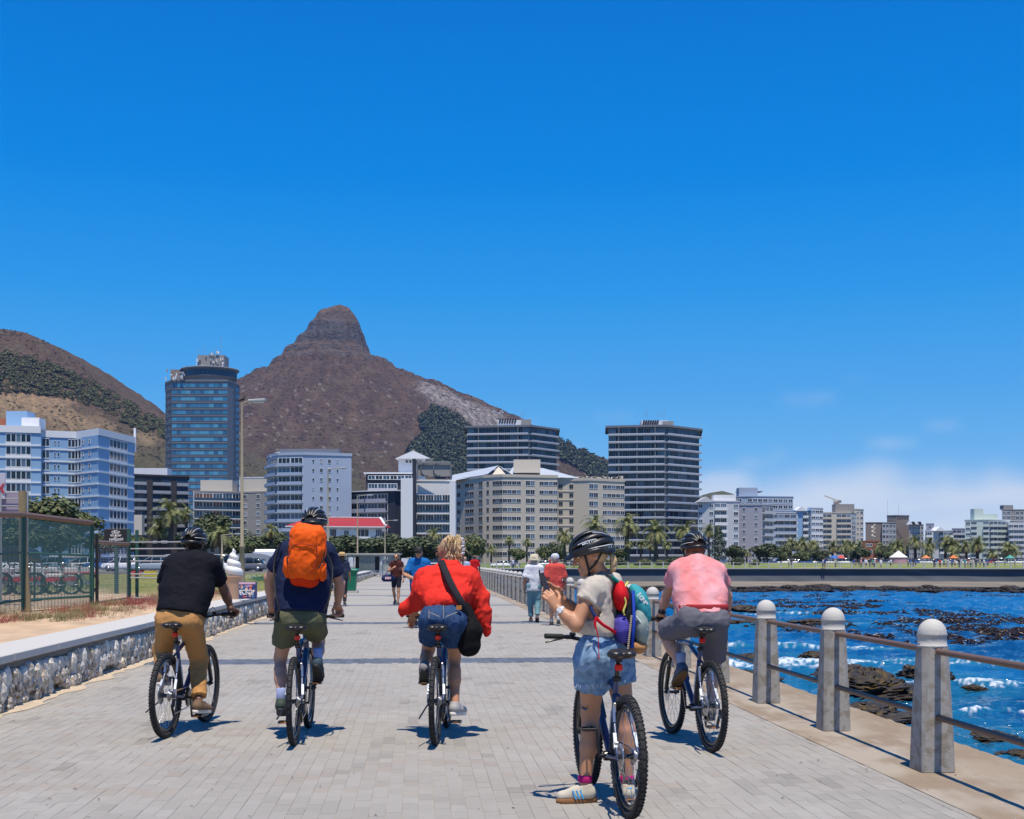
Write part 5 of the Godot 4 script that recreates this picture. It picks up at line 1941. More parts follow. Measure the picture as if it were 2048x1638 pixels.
# ---- vehicles and street furniture ------------------------------------------------------------------------------------------
func car_proto(van := false) -> Node3D:
	var o := thing("parked_car", "", "car", Vector3.ZERO, 0.0, "cars parked along the seafront road")
	var st := st_new()
	var L := 4.1
	var prof := [[-0.5, 0.3, 0.6, 0.72], [-0.47, 0.24, 0.78, 0.8], [-0.3, 0.22, 0.88, 0.86], [-0.2, 0.22, 0.92, 0.87], [0.3, 0.22, 0.95, 0.87], [0.44, 0.22, 0.93, 0.86], [0.49, 0.26, 0.8, 0.8], [0.5, 0.34, 0.6, 0.74]]
	var rings := []
	for q in prof:
		var w: float = q[3]
		rings.append([Vector3(q[0] * L, q[1], -w), Vector3(q[0] * L, q[1] + 0.2, -w * 1.02), Vector3(q[0] * L, q[2] - 0.06, -w), Vector3(q[0] * L, q[2], -w * 0.9), Vector3(q[0] * L, q[2], w * 0.9), Vector3(q[0] * L, q[2] - 0.06, w), Vector3(q[0] * L, q[1] + 0.2, w * 1.02), Vector3(q[0] * L, q[1], w)])
	loft(st, rings, true, 2)
	part("body", done(st), M.white, o)
	st = st_new()
	var cab := [[-0.29, 0.9, 0.82], [-0.16, 1.36, 0.68], [-0.06, 1.47, 0.64], [0.28, 1.47, 0.64], [0.40, 1.3, 0.66], [0.46, 0.92, 0.8]]
	if van:
		cab = [[-0.4, 0.9, 0.82], [-0.3, 1.5, 0.74], [-0.22, 1.72, 0.72], [0.45, 1.74, 0.72], [0.485, 1.6, 0.74], [0.49, 0.92, 0.8]]
	rings = []
	for q in cab:
		rings.append([Vector3(q[0] * L, 0.86, -0.84), Vector3(q[0] * L, q[1] - 0.03, -q[2]), Vector3(q[0] * L, q[1], -q[2] * 0.85), Vector3(q[0] * L, q[1], q[2] * 0.85), Vector3(q[0] * L, q[1] - 0.03, q[2]), Vector3(q[0] * L, 0.86, 0.84)])
	loft(st, rings, true, 2)
	part("windows", done(st), M.glass0, o)
	st = st_new()
	boxat(st, Vector3(0.11 * L if not van else 0.12 * L, cab[2][1] + 0.012, 0), Vector3(0.36 * L if not van else 0.66 * L, 0.05, 1.24), 0.015)
	for s in [-1, 1]:
		for k in [-0.02, 0.2, 0.38]:
			beam(st, Vector3(k * L, 0.9, s * 0.835), Vector3((k * 0.9 + 0.02) * L, cab[2][1] - 0.02, s * 0.665), 0.07, 0.05)
		beam(st, Vector3(cab[0][0] * L, 0.93, s * 0.83), Vector3(cab[2][0] * L, cab[2][1], s * 0.65), 0.07, 0.06)
	part("roof", done(st), M.white, o)
	var w := st_new()
	lathe(w, [[0.1, -0.1], [0.3, -0.1], [0.32, -0.05], [0.32, 0.06], [0.29, 0.1], [0.1, 0.1]], 16, Transform3D(Basis(Vector3(1, 0, 0), PI / 2), Vector3.ZERO))
	var tyre := done(w)
	w = st_new()
	lathe(w, [[0.01, -0.105], [0.2, -0.11], [0.2, 0.11], [0.01, 0.105]], 12, Transform3D(Basis(Vector3(1, 0, 0), PI / 2), Vector3.ZERO))
	var rim := done(w)
	for x in [-0.31, 0.31]:
		for s in [-1, 1]:
			var t := part("wheel", tyre, M.black, o, Transform3D(Basis.IDENTITY, Vector3(x * L, 0.32, s * 0.78)))
			part("rim", rim, M.steel, t)
	for s in [-1, 1]:
		slab("headlight", mat(lin(0.6, 0.6, 0.6), 0.15), o, Transform3D(Basis.IDENTITY, Vector3(-0.485 * L, 0.64, s * 0.6)), Vector3(0.12, 0.14, 0.3))
		slab("tail_light", mat(lin(0.3, 0.01, 0.01), 0.2), o, Transform3D(Basis.IDENTITY, Vector3(0.492 * L, 0.7, s * 0.66)), Vector3(0.08, 0.2, 0.2))
	return o


func traffic() -> void:
	var car := car_proto()
	var van := car_proto(true)
	var paints := {"silver": mat(lin(0.38, 0.42, 0.45), 0.25, 0.4), "white": mat(lin(0.72, 0.73, 0.75), 0.25), "red": mat(lin(0.4, 0.02, 0.02), 0.25), "black": mat(lin(0.02, 0.02, 0.025), 0.2), "blue": mat(lin(0.03, 0.1, 0.3), 0.25), "grey": mat(lin(0.14, 0.15, 0.17), 0.25, 0.3)}
	var list := [[308, 120, 0.4, 0.05, car, "silver", "silver hatchback seen side-on, half hidden by the left rider"], [352, 128, 0.4, 0.0, van, "white", "white van just behind the left rider's head"], [418, 126, 0.4, 0.1, van, "white", "white van with blue windows between the left rider and the ice cream cone"], [245, 132, 0.4, 0.0, car, "white", "white car right of the black sign post"], [205, 138, 0.4, 0.1, car, "blue", "dark blue car left of the black sign post"], [165, 140, 0.4, 0, car, "white", "white car seen through the green mesh near its end post"], [231, 150, 0.4, 0.1, car, "red", "red car behind the black sign post"], [285, 150, 0.3, 0, van, "black", "black van behind the silver hatchback"], [100, 138, 0.4, 0, car, "silver", "silver car seen through the middle of the green mesh"], [40, 136, 0.4, 0, car, "white", "white car seen through the left end of the green mesh"], [468, 140, 0.3, 0, car, "black", "dark car behind the top of the ice cream cone"], [495, 138, 0.3, 0, car, "grey", "grey car right of the lamp post foot"],
		[940, 250, 0.0, 0.5, van, "white", "white van right of the blonde rider's head"], [1000, 255, 0, 0, car, "white", "white car left of the white sun hat"], [1020, 262, 0, 0.4, car, "grey", "grey car among the small palms"], [1085, 262, 0, 0, car, "silver", "silver car between the sun hat and the red walker's cap"], [1150, 270, 0, 0, car, "black", "black car left of the standing woman's face"]]
	for q in list:
		var c := copy_of(q[4], Transform3D(Basis(UP, q[3]), Vector3(at(q[0], 0, q[1]).x, q[2] - 0.04, -q[1])), q[6], "cars parked along the seafront road")
		paint(c, "body", paints[q[5]])
		paint(c, "roof", paints[q[5]])
	for k in 40:
		var z := 345.0 + rr(-8, 14)
		var c := copy_of(van if k % 5 == 0 else car, Transform3D(Basis(UP, rr(-0.2, 0.2)), Vector3(at(1560 + k * 12.6 + rr(-3, 3), 0, z).x, 0.3, -z)), "", "cars in the far parking row")
		var hue: String = ["white", "silver", "white", "grey", "blue", "black", "white", "red"][rng.randi() % 8]
		var col: Material = paints[hue]
		c.set_meta("label", "%s parked car, %s from the left in the far parking row" % [hue, nth(k)])
		paint(c, "body", col)
		paint(c, "roof", col)
	car.free()
	van.free()
	# caravan with a rounded grey awning
	var o := thing("caravan", "white caravan with a rounded grey awning beyond the lawn, left of the orange backpack rider", "caravan", Vector3(at(522, 0, 150).x, 0.3, -150))
	var st := st_new()
	var arch := []
	for k in 13:
		var a := PI * k / 12.0
		arch.append(Vector3(-2.9 * cos(a) - 0.9, 1.0 + 1.05 * pow(sin(a), 0.6), 0))
	var ring0 := [Vector3(-3.8, 0, 0)] + arch + [Vector3(2.0, 0, 0)]
	ring0.reverse()
	loft(st, [ring0, ring0.map(func(p): return p + Vector3(0, 0, 2.2))], true, 3)
	part("awning", done(st), mat(lin(0.30, 0.33, 0.37), 0.8), o)
	st = st_new()
	boxat(st, Vector3(1.9, 1.3, -1.3), Vector3(6.0, 2.5, 2.2), 0.3)
	part("body", done(st), M.white, o)
	slab("door", M.black, o, Transform3D(Basis.IDENTITY, Vector3(-1.0, 0.8, 2.22)), Vector3(0.7, 1.5, 0.06))
	for k in [[-2.1, 0.7], [0.5, 0.9]]:
		slab("window", M.glass2, o, Transform3D(Basis.IDENTITY, Vector3(k[0], 1.15, 2.22)), Vector3(k[1], 0.5, 0.06))
		slab("panel", M.black, o, Transform3D(Basis.IDENTITY, Vector3(k[0], 0.55, 2.22)), Vector3(k[1], 0.5, 0.06))
	# glazed kiosk
	o = thing("glazed_kiosk", "low glass-sided shelter with a pale frame behind the green bin", "kiosk", Vector3(at(733, 0, 118).x, 0.02, -118))
	st = st_new()
	for x in [-2.9, -1.2, 1.3, 2.9]:
		for z in [0.0, -2.2]:
			boxat(st, Vector3(x, 1.0, z), Vector3(0.12, 2.0, 0.12))
	for y in [0.25, 1.95]:
		boxat(st, Vector3(0, y, 0.0), Vector3(6.0, 0.14, 0.16))
		boxat(st, Vector3(0, y, -2.2), Vector3(6.0, 0.14, 0.16))
	part("frame", done(st), M.rail_grey, o)
	slab("roof", M.cap, o, Transform3D(Basis.IDENTITY, Vector3(0, 2.1, -1.1)), Vector3(6.3, 0.12, 2.7))
	slab("board", M.black, o, Transform3D(Basis.IDENTITY, Vector3(0.05, 1.15, -0.8)), Vector3(2.4, 1.5, 0.1))
	slab("counter", M.white, o, Transform3D(Basis.IDENTITY, Vector3(0, 0.5, -1.0)), Vector3(5.4, 0.1, 0.6))
	for x in [-2.05, 0.05, 2.1]:
		var gm := mat(Color(0.7, 0.8, 0.85, 0.12), 0.03)
		gm.transparency = BaseMaterial3D.TRANSPARENCY_ALPHA
		slab("pane", cache.get_or_add("pane", gm), o, Transform3D(Basis.IDENTITY, Vector3(x, 1.1, 0.02)), Vector3(1.5, 1.5, 0.02))
	# marquee and parasols across the bay
	o = thing("marquee", "white peaked marquee tent with pink sides on the far lawn", "tent", Vector3(at(1797, 0, 300).x, 0.5, -300))
	st = st_new()
	lathe(st, [[2.3, 1.7], [1.1, 2.5], [0.05, 3.3]], 8)
	part("canopy", done(st), M.white, o)
	st = st_new()
	lathe(st, [[2.15, 0.0], [2.15, 1.75]], 8)
	part("sides", done(st), mat(lin(0.55, 0.30, 0.36), 0.8), o)
	for q in [[1907, 300, lin(0.6, 0.16, 0.05), "orange peaked tent far right on the promenade"], [1668, 300, lin(0.03, 0.12, 0.45), "bright blue tent left of the marquee"], [1682, 304, lin(0.5, 0.06, 0.05), "small red tent beside the bright blue tent"], [1852, 306, lin(0.6, 0.2, 0.08), "small orange parasol right of the marquee"], [2020, 300, lin(0.05, 0.3, 0.25), "green parasol at the far right promenade"]]:
		o = thing("tent", q[3], "tent", Vector3(at(q[0], 0, q[1]).x, 0.5, -q[1]))
		st = st_new()
		lathe(st, [[1.25, 1.5], [0.6, 1.9], [0.04, 2.3]], 6)
		part("canopy", done(st), mat(q[2], 0.7), o)
		st = st_new()
		for k in 4:
			boxat(st, Vector3(0.95 * cos(k * PI / 2 + 0.5), 0.8, 0.95 * sin(k * PI / 2 + 0.5)), Vector3(0.08, 1.7, 0.08))
		part("legs", done(st), M.rail_grey, o)


func lamp_post(label: String, p: Vector3, h: float, arm: float, thick := 1.0) -> Node3D:
	var o := thing("street_lamp", label, "street lamp", p, 0.0, "tall street lamps")
	var st := st_new()
	lathe(st, [[0.13 * thick, 0], [0.13 * thick, 0.3], [0.10 * thick, 1.6], [0.115 * thick, 1.62], [0.115 * thick, 1.72], [0.075 * thick, 1.8], [0.045 * thick, h]], 12)
	part("pole", done(st), M.lamp, o)
	part("arm", tubes([Vector3(-0.05, h - 0.03, 0), Vector3(arm * 0.5, h + 0.06, 0), Vector3(arm, h + 0.1, 0)], 0.03 * thick, 7), M.lamp, o)
	st = st_new()
	box(st, Transform3D(Basis(Vector3(0, 0, 1), 0.06), Vector3(arm + 0.2, h + 0.1, 0)), Vector3(0.75, 0.12, 0.26), 0.03)
	part("lamp_head", done(st), M.rail_grey, o)
	part("lens", unit_box, mat(lin(0.6, 0.6, 0.55), 0.2), o, Transform3D(Basis.from_scale(Vector3(0.45, 0.05, 0.2)), Vector3(arm + 0.25, h + 0.03, 0)))
	return o


func bird(label: String, p: Vector3, flying: bool, dark: bool) -> void:
	var o := thing("gull", label, "bird", p)
	var f := Field.new(Vector3(-0.3, -0.2, -0.3), Vector3(0.3, 0.4, 0.3), 0.018)
	var body := mat(lin(0.03, 0.03, 0.03), 0.7) if dark else mat(lin(0.7, 0.7, 0.7), 0.7)
	if flying:
		f.cap(Vector3(-0.18, 0, 0), Vector3(0.14, 0.02, 0), 0.03, 0.06).cap(Vector3(0.18, 0.04, 0), Vector3(0.22, 0.04, 0), 0.04)
		part("body", net_mesh(f), body, o)
		var st := st_new()
		for s in [-1, 1]:
			loft(st, [ring(Vector3(0.03, 0.04, s * 0.03), Vector3(0, 0, s), 0.09, 8, 0, 0.14, Vector3(1, 0, 0)), ring(Vector3(0.07, 0.2, s * 0.32), Vector3(0, 0, s), 0.08, 8, 0, 0.12, Vector3(1, 0, 0)), ring(Vector3(-0.06, 0.12, s * 0.7), Vector3(0, 0, s), 0.02, 8, 0, 0.2, Vector3(1, 0, 0))], true, 2)
		part("wings", done(st), body, o)
	else:
		f.cap(Vector3(-0.14, 0.08, 0), Vector3(0.06, 0.16, 0), 0.04, 0.065).cap(Vector3(0.08, 0.18, 0), Vector3(0.1, 0.26, 0), 0.035, 0.04).cap(Vector3(-0.16, 0.07, 0), Vector3(-0.28, 0.03, 0), 0.025, 0.01)
		part("body", net_mesh(f), body, o)
		part("beak", tubes([Vector3(0.12, 0.26, 0), Vector3(0.19, 0.25, 0)], [0.014, 0.004], 5), M.black, o)
		for s in [-0.025, 0.025]:
			part("leg", tubes([Vector3(-0.01, 0.1, s), Vector3(0, 0, s)], 0.006, 5), M.black, o)


func text(s: String, size: float, m: Material, parent: Node, xf: Transform3D, called := "lettering", bold := true, depth := 0.006) -> MeshInstance3D:
	var t := TextMesh.new()
	t.text = s
	var f := SystemFont.new()
	f.font_names = PackedStringArray(["Droid Sans"])
	f.font_weight = 700 if bold else 400
	t.font = f
	t.font_size = 64
	t.pixel_size = size / 46.0
	t.depth = depth
	t.curve_step = 4.0
	return part(called, t, m, parent, xf)


func street() -> void:
	M.lamp = bumpy(mat(lin(0.34, 0.29, 0.20), 0.6), M.fine, 2.0, 0.1)
	var p := ground(485, 1150, 0.44)
	p = Vector3(at(484, 0, 52).x, 0.44, -52)
	lamp_post("tallest lamp post, yellowish, left of the orange backpack, a dark bird on top", p, EYE + (HOR - 806) * 52.0 / FOCAL - 0.44, 0.42)
	bird("dark bird perched on top of the tall lamp post at left", Vector3(p.x, EYE + (HOR - 806) * 52.0 / FOCAL + 0.02, p.z), false, true)
	bird("white gull in flight before the mountain cliff", at(1002, 826, 120), true, false)
	bird("small white gull in flight left of the cliff gull, lower", at(987, 824, 150), true, false)
	for q in [[656, 938, 125, "lamp post right of the orange backpack rider, before the curved apartments"], [715, 992, 150, "slim lamp post in front of the red roof"], [770, 1042, 180, "short lamp post right of the red roof, above the walking woman"], [444, 1070, 110, "thin grey lamp post behind the ice cream cone"]]:
		lamp_post(q[3], Vector3(at(q[0], 0, q[2]).x, 0.0, -q[2]), EYE + (HOR - q[1]) * q[2] / FOCAL, 1.3, 1.3)
	# green wire fence under a rusty beam
	var gp := mat(lin(0.02, 0.085, 0.07), 0.6)
	var o := thing("mesh_fence", "green wire mesh fence with a rusty pipe along its top, left border", "fence", Vector3(-10, 0.45, -25))
	var inv := o.transform.affine_inverse()
	var posts := [Vector3(-9.6, 0.42, -19.5), ground(47, 1223, 0.44), ground(184, 1212, 0.44)]
	var tops := [1032, 1034, 1050]
	for k in 3:
		var top: Vector3 = Vector3(posts[k].x, EYE + (HOR - tops[k]) * -posts[k].z / FOCAL, posts[k].z)
		part("post", tubes([posts[k] - UP * 0.2, top], 0.055, 8), gp, o, inv)
		if k:
			var lo: Vector3 = posts[k - 1]
			var lt: Vector3 = Vector3(lo.x, EYE + (HOR - tops[k - 1]) * -lo.z / FOCAL, lo.z)
			part("rusty_pipe", tubes([lt + UP * 0.05, top + UP * 0.05], 0.06, 8), M.rust, o, inv)
			for y in [0.12, 0.62]:
				part("rail", tubes([lo.lerp(lt, y), posts[k].lerp(top, y)], 0.025, 6), gp, o, inv)
			var wires := st_new()
			for w in 84:
				var t := 0.02 + 0.96 * w / 83.0
				beam(wires, lo.lerp(lt, t), posts[k].lerp(top, t), 0.0115, 0.0115)
			for w in 22:
				beam(wires, lo.lerp(posts[k], w / 21.0), lt.lerp(top, w / 21.0), 0.008, 0.008)
			part("mesh", done(wires), mat(lin(0.06, 0.19, 0.16), 0.5), o, inv).set_meta("kind", "stuff")
	# plain wire gate section to the right of it
	o = thing("wire_gate", "open bar gate with dark posts between the green fence and the left rider", "gate", ground(258, 1198, 0.44))
	inv = o.transform.affine_inverse()
	var a: Vector3 = posts[2]
	var b := ground(258, 1200, 0.44)
	var c := ground(376, 1202, 0.44)
	for q in [[a + Vector3(0.12, 0, 0), 1068, 0.04], [b, 1058, 0.06], [b + Vector3(0.16, 0, -0.2), 1060, 0.05], [c, 1066, 0.05]]:
		part("post", tubes([q[0] - UP * 0.2, Vector3(q[0].x, EYE + (HOR - q[1]) * -q[0].z / FOCAL, q[0].z)], q[2], 8), gp if q[2] > 0.045 else M.black, o, inv)
	for y in [0.06, 0.62, 0.72, 1.08, 1.22, 1.42, 1.6]:
		if y < 0.1:
			part("bar", tubes([a + UP * y, b + UP * y], 0.022, 6), M.black, o, inv)
		part("bar", tubes([b + UP * y, c + UP * y], 0.018, 6), M.rail_grey, o, inv)
	part("bar", tubes([a + UP * 1.55, b + UP * 1.55], 0.05, 7), M.rust, o, inv)
	var wires := st_new()
	for k in 26:
		beam(wires, a.lerp(b, k / 25.0) + UP * 0.08, a.lerp(b, k / 25.0) + UP * 1.5, 0.005, 0.005)
		beam(wires, a + UP * (0.1 + k * 0.055), b + UP * (0.1 + k * 0.055), 0.005, 0.005)
	part("mesh", done(wires), M.rail_grey, o, inv).set_meta("kind", "stuff")
	# black sign on its post
	var sp := ground(233, 1188, 0.44)
	o = thing("black_sign", "black rounded sign with a white winged emblem on a green post", "sign", sp)
	inv = o.transform.affine_inverse()
	var z := -sp.z
	part("post", tubes([sp - UP * 0.1, at(233, 1082, z)], 0.07, 8), gp, o, inv)
	var st := st_new()
	var cen := at(232, 1071, z - 0.09)
	box(st, Transform3D(Basis.IDENTITY, cen), Vector3(47 * z / FOCAL, 27 * z / FOCAL, 0.05), 0.02)
	part("board", done(st), M.black, o, inv)
	var white := mat(lin(0.75, 0.75, 0.75), 0.6)
	var sc := z / FOCAL
	var fz := 0.032
	var word := "CYCLE"
	for k in word.length():
		var ang := (k - 2) * 0.34
		text(word[k], 5.2 * sc, white, o, inv * Transform3D(Basis(Vector3(0, 0, 1), -ang), cen + Vector3(sin(ang) * 9.5 * sc, (cos(ang) * 9.0 - 1.0) * sc, fz)))
	for k in [["FUN", -6.5, 0.12], ["RIDES", 6.5, 0.12]]:
		text(k[0], 4.6 * sc, white, o, inv * Transform3D(Basis(Vector3(0, 0, 1), k[2]), cen + Vector3(k[1] * sc, -8.0 * sc, fz)))
	st = st_new()
	torus_ring(st, 4.3 * sc, [[0.004, -0.35 * sc], [0.004, 0.35 * sc], [-0.004, 0.35 * sc], [-0.004, -0.35 * sc]], 28)
	var em := inv * Transform3D(Basis(UP, PI / 2), cen + Vector3(0, 0, fz))
	part("emblem_ring", done(st), white, o, em)
	st = st_new()
	for s in [-1, 1]:
		for k in 3:
			boxat(st, Vector3(s * (8.2 - k * 0.3) * sc, (1.4 - k * 1.3) * sc, 0), Vector3((6.4 - k * 0.6) * sc, 0.8 * sc, 0.006))
	boxat(st, Vector3(-2.6 * sc, -7.2 * sc, 0), Vector3(1.0 * sc, 5.0 * sc, 0.006))
	part("emblem_wings", done(st), white, o, inv * Transform3D(Basis.IDENTITY, cen + Vector3(0, 0, fz)))
	st = st_new()
	lathe(st, [[0.01, 0], [1.9 * sc, 0.001], [1.9 * sc, 0.008], [0.01, 0.009]], 14, Transform3D(Basis(Vector3(1, 0, 0), PI / 2), Vector3.ZERO))
	boxat(st, Vector3(0, -2.0 * sc, 0.005), Vector3(2.0 * sc, 1.6 * sc, 0.006))
	part("emblem_skull", done(st), white, o, inv * Transform3D(Basis.IDENTITY, cen + Vector3(0, 0, fz)))
	# wooden pole and grey board with the end of a red word
	o = thing("wooden_pole", "weathered wooden pole standing behind the green fence at the left border", "pole", Vector3(at(46, 0, 27).x, 0.44, -27))
	part("pole", tubes([Vector3(0.08, 0, 0), Vector3(0, 1.3, 0), Vector3(-0.01, EYE + (HOR - 982) * 27 / FOCAL - 0.44, 0)], [0.1, 0.09, 0.085], 9), bumpy(mat(lin(0.27, 0.22, 0.13), 0.9), M.grit, 4.0, 1.2), o)
	var bz := 30.0
	o = thing("grey_notice_board", "pale mauve-grey notice board with red lettering at the left border", "sign", Vector3(at(20, 0, bz).x, 0.44, -bz))
	inv = o.transform.affine_inverse()
	st = st_new()
	boxat(st, at(20, 1010, bz + 0.1), Vector3(0.72, 0.62, 0.03), 0.004)
	part("panel", done(st), mat(lin(0.30, 0.27, 0.36), 0.7), o, inv)
	st = st_new()
	boxat(st, at(-27, 972, bz), Vector3(0.9, 0.62, 0.03), 0.004)
	part("panel", done(st), mat(lin(0.45, 0.46, 0.55), 0.7), o, inv)
	for y in [985, 997, 1012]:
		part("batten", tubes([at(-20, y, bz), at(54, y, bz)], 0.012, 4), M.rail_grey, o, inv)
	for x in [2, 55]:
		part("leg", tubes([Vector3(at(x, 0, bz).x, 0.3, -bz), at(x, 984, bz)], 0.025, 6), M.rail_grey, o, inv)
	text("PARK", 0.235, mat(lin(0.42, 0.02, 0.04), 0.6), o, inv * Transform3D(Basis.IDENTITY, at(-24, 977, bz - 0.03)))
	o = thing("dark_canopy", "black rounded canopy showing just above the rusty beam", "canopy", Vector3(at(45, 0, 34).x, 0.45, -34))
	st = st_new()
	var hood := []
	for k in 9:
		var q := PI * k / 8.0
		hood.append(Vector3(-0.52 * cos(q), 1.05 + 0.42 * pow(sin(q), 0.5), 0))
	hood.reverse()
	loft(st, [hood, hood.map(func(v): return v + Vector3(0, 0, 0.9))], true, 2)
	part("hood", done(st), M.black, o)
	for x in [-0.48, 0.48]:
		part("leg", tubes([Vector3(x, 0, 0.4), Vector3(x, 1.1, 0.4)], 0.03, 6), M.black, o)
	# giant ice cream cone and the printed box beside it
	var ip := Vector3(at(467, 0, 31).x, 0.45, -31)
	o = thing("ice_cream_statue", "giant white soft-serve ice cream in a tan cone behind the low wall", "statue", ip)
	var u := 31.0 / FOCAL
	st = st_new()
	lathe(st, [[7 * u, -0.1], [15 * u, 40 * u], [16.5 * u, 55 * u], [18 * u, 55.5 * u], [18 * u, 57 * u], [10 * u, 57.5 * u]], 20)
	part("cone", done(st), bumpy(mat(lin(0.55, 0.34, 0.22), 0.6), M.fine, 4, 0.2), o)
	st = st_new()
	var sw := []
	var sr := []
	for k in 90:
		var t := k / 89.0
		var rad := 11.5 * pow(1.0 - t, 0.75)
		sw.append(Vector3(cos(t * TAU * 3.6 - 1.0) * rad * u, (61 + 50 * pow(t, 0.92)) * u, sin(t * TAU * 3.6 - 1.0) * rad * u))
		sr.append((8.8 * pow(1.0 - t, 0.7) + 0.6) * u)
	tube(st, sw, sr, 12, true, false, UP, 0.9)
	lathe(st, [[11 * u, 56 * u], [12 * u, 72 * u], [8 * u, 90 * u], [1 * u, 112 * u]], 14)
	part("swirl", done(st), mat(lin(0.74, 0.74, 0.72), 0.35), o)
	var bp := Vector3(at(494, 0, 30.0).x, 0.62, -30.0)
	o = thing("printed_box", "colourful printed box sign standing on the low wall beside the ice cream cone", "sign", bp)
	var side := 0.40
	st = st_new()
	boxat(st, Vector3(0, side * 0.5, -0.12), Vector3(side, side, 0.2), 0.004)
	part("box", done(st), mat(lin(0.03, 0.045, 0.16), 0.5), o)
	var r := RandomNumberGenerator.new()
	r.seed = 12
	var tints := [lin(0.65, 0.06, 0.07), lin(0.75, 0.72, 0.66), lin(0.7, 0.25, 0.2), lin(0.3, 0.3, 0.6), lin(0.72, 0.5, 0.42), lin(0.08, 0.2, 0.42)]
	for k in 6:
		st = st_new()
		for e in 6:
			var cx := r.randf_range(-0.42, 0.42) * side
			var cy := r.randf_range(0.08, 0.8) * side
			var pts := []
			for v in 5:
				pts.append(Vector3(clampf(cx + cos(v * 1.257 + e) * r.randf_range(0.02, 0.055), -side * 0.49, side * 0.49), clampf(cy - sin(v * 1.257 + e) * r.randf_range(0.02, 0.05), side * 0.01, side * 0.84), 0.0))
			for v in range(1, 4):
				tri(st, pts[0], pts[v], pts[v + 1])
		part("print_patch", done(st), mat(tints[k], 0.6), o, Transform3D(Basis.IDENTITY, Vector3(0, 0, -0.017 + 0.0007 * k)))
	slab("pink_band", mat(lin(0.7, 0.42, 0.55), 0.6), o, Transform3D(Basis.IDENTITY, Vector3(0, side * 0.93, -0.018)), Vector3(side * 0.98, side * 0.12, 0.006))
	var word2 := "POPO!"
	for k in 5:
		text(word2[k], 0.12, white, o, Transform3D(Basis(Vector3(0, 0, 1), 0.12 * (2 - k)) * Basis.from_scale(Vector3(1, 1, 0.5)), Vector3((k - 2) * 0.073, side * 0.38, -0.008)))
	# green litter bin
	var gb := Vector3(at(703, 0, 59).x, 0.0, -59)
	o = thing("litter_bin", "green plastic litter bin standing by the wall beside the straw-hatted walker", "bin", gb)
	var green := mat(lin(0.0, 0.16, 0.085), 0.45)
	st = st_new()
	for k in 1:
		var rings := []
		for q in [[0.0, 0.17], [0.05, 0.2], [0.85, 0.26], [0.87, 0.29], [0.92, 0.29]]:
			rings.append([Vector3(q[1], q[0] + 0.1, -q[1]), Vector3(q[1], q[0] + 0.1, q[1]), Vector3(-q[1], q[0] + 0.1, q[1]), Vector3(-q[1], q[0] + 0.1, -q[1])])
		loft(st, rings, true, -1)
	part("body", done(st), green, o)
	st = st_new()
	box(st, Transform3D(Basis(Vector3(1, 0, 0), 0.06), Vector3(0, 1.08, 0)), Vector3(0.64, 0.1, 0.64), 0.03)
	part("lid", done(st), green, o)
	slab("plinth", M.cap, o, Transform3D(Basis.IDENTITY, Vector3(0, 0.05, 0)), Vector3(0.62, 0.1, 0.62))


# ---- bicycles ------------------------------------------------------------------------------------------------------------
func wheel(o: Node3D, called: String, where: Vector3, rear: bool) -> void:
	var st := st_new()
	var prof := []
	for k in 10:
		var a := TAU * k / 10.0
		prof.append([-0.024 * sin(a), 0.343 - 0.345 + 0.023 * cos(a) - 0.0])
	torus_ring(st, 0.345, prof, 72)
	for k in 84:
		var a := TAU * k / 84.0
		var d := Vector3(0, cos(a), sin(a))
		var b := Basis(Vector3(1, 0, 0), d, Vector3(1, 0, 0).cross(d))
		for s in [-1.0, 1.0]:
			box(st, Transform3D(b * Basis(Vector3(0, 0, 1), -0.7 * s), d * 0.3615 + Vector3(0.018 * s, 0, 0)), Vector3(0.011, 0.008, 0.013))
		if k % 2:
			box(st, Transform3D(b, d * 0.3675), Vector3(0.018, 0.007, 0.017))
	var t := part(called, cache.get_or_add("tyre", done(st)), M.rubber, o, Transform3D(Basis.IDENTITY, where))
	st = st_new()
	torus_ring(st, 0.3, [[0.012, 0.02], [-0.012, 0.02], [-0.013, 0.0], [-0.006, -0.012], [0.006, -0.012], [0.013, 0.0]], 56)
	part("rim", cache.get_or_add("rim", done(st)), M.gloss_black, t)
	st = st_new()
	for k in 28:
		var a := TAU * k / 28.0
		var s := 1.0 if k % 2 else -1.0
		var a2 := a + (0.75 if (k / 2) % 2 else -0.75)
		tube(st, [Vector3(0.03 * s, cos(a2) * 0.024, sin(a2) * 0.024), Vector3(0, cos(a) * 0.29, sin(a) * 0.29)], 0.0013, 4, false)
	part("spokes", cache.get_or_add("spokes", done(st)), M.steel, t)
	st = st_new()
	lathe(st, [[0.008, -0.07], [0.024, -0.036], [0.024, -0.03], [0.014, -0.02], [0.014, 0.02], [0.024, 0.03], [0.024, 0.036], [0.008, 0.07]], 14, Transform3D(Basis(Vector3(0, 0, 1), PI / 2), Vector3.ZERO))
	part("hub", cache.get_or_add("hub", done(st)), M.gloss_black, t)
	st = st_new()
	var dx := -0.045
	lathe(st, [[0.055, 0.0], [0.08, 0.0005], [0.08, 0.002], [0.055, 0.0025]], 26, Transform3D(Basis(Vector3(0, 0, 1), PI / 2), Vector3(dx, 0, 0)))
	part("brake_disc", cache.get_or_add("disc", done(st)), M.steel, t)
	if rear:
		st = st_new()
		for k in 7:
			lathe(st, [[0.012, 0.0], [0.055 - 0.0055 * k, 0.0], [0.055 - 0.0055 * k, 0.002], [0.012, 0.002]], 20, Transform3D(Basis(Vector3(0, 0, 1), -PI / 2), Vector3(0.028 + 0.0042 * k, 0, 0)))
		part("cassette", cache.get_or_add("cassette", done(st)), M.steel, t)


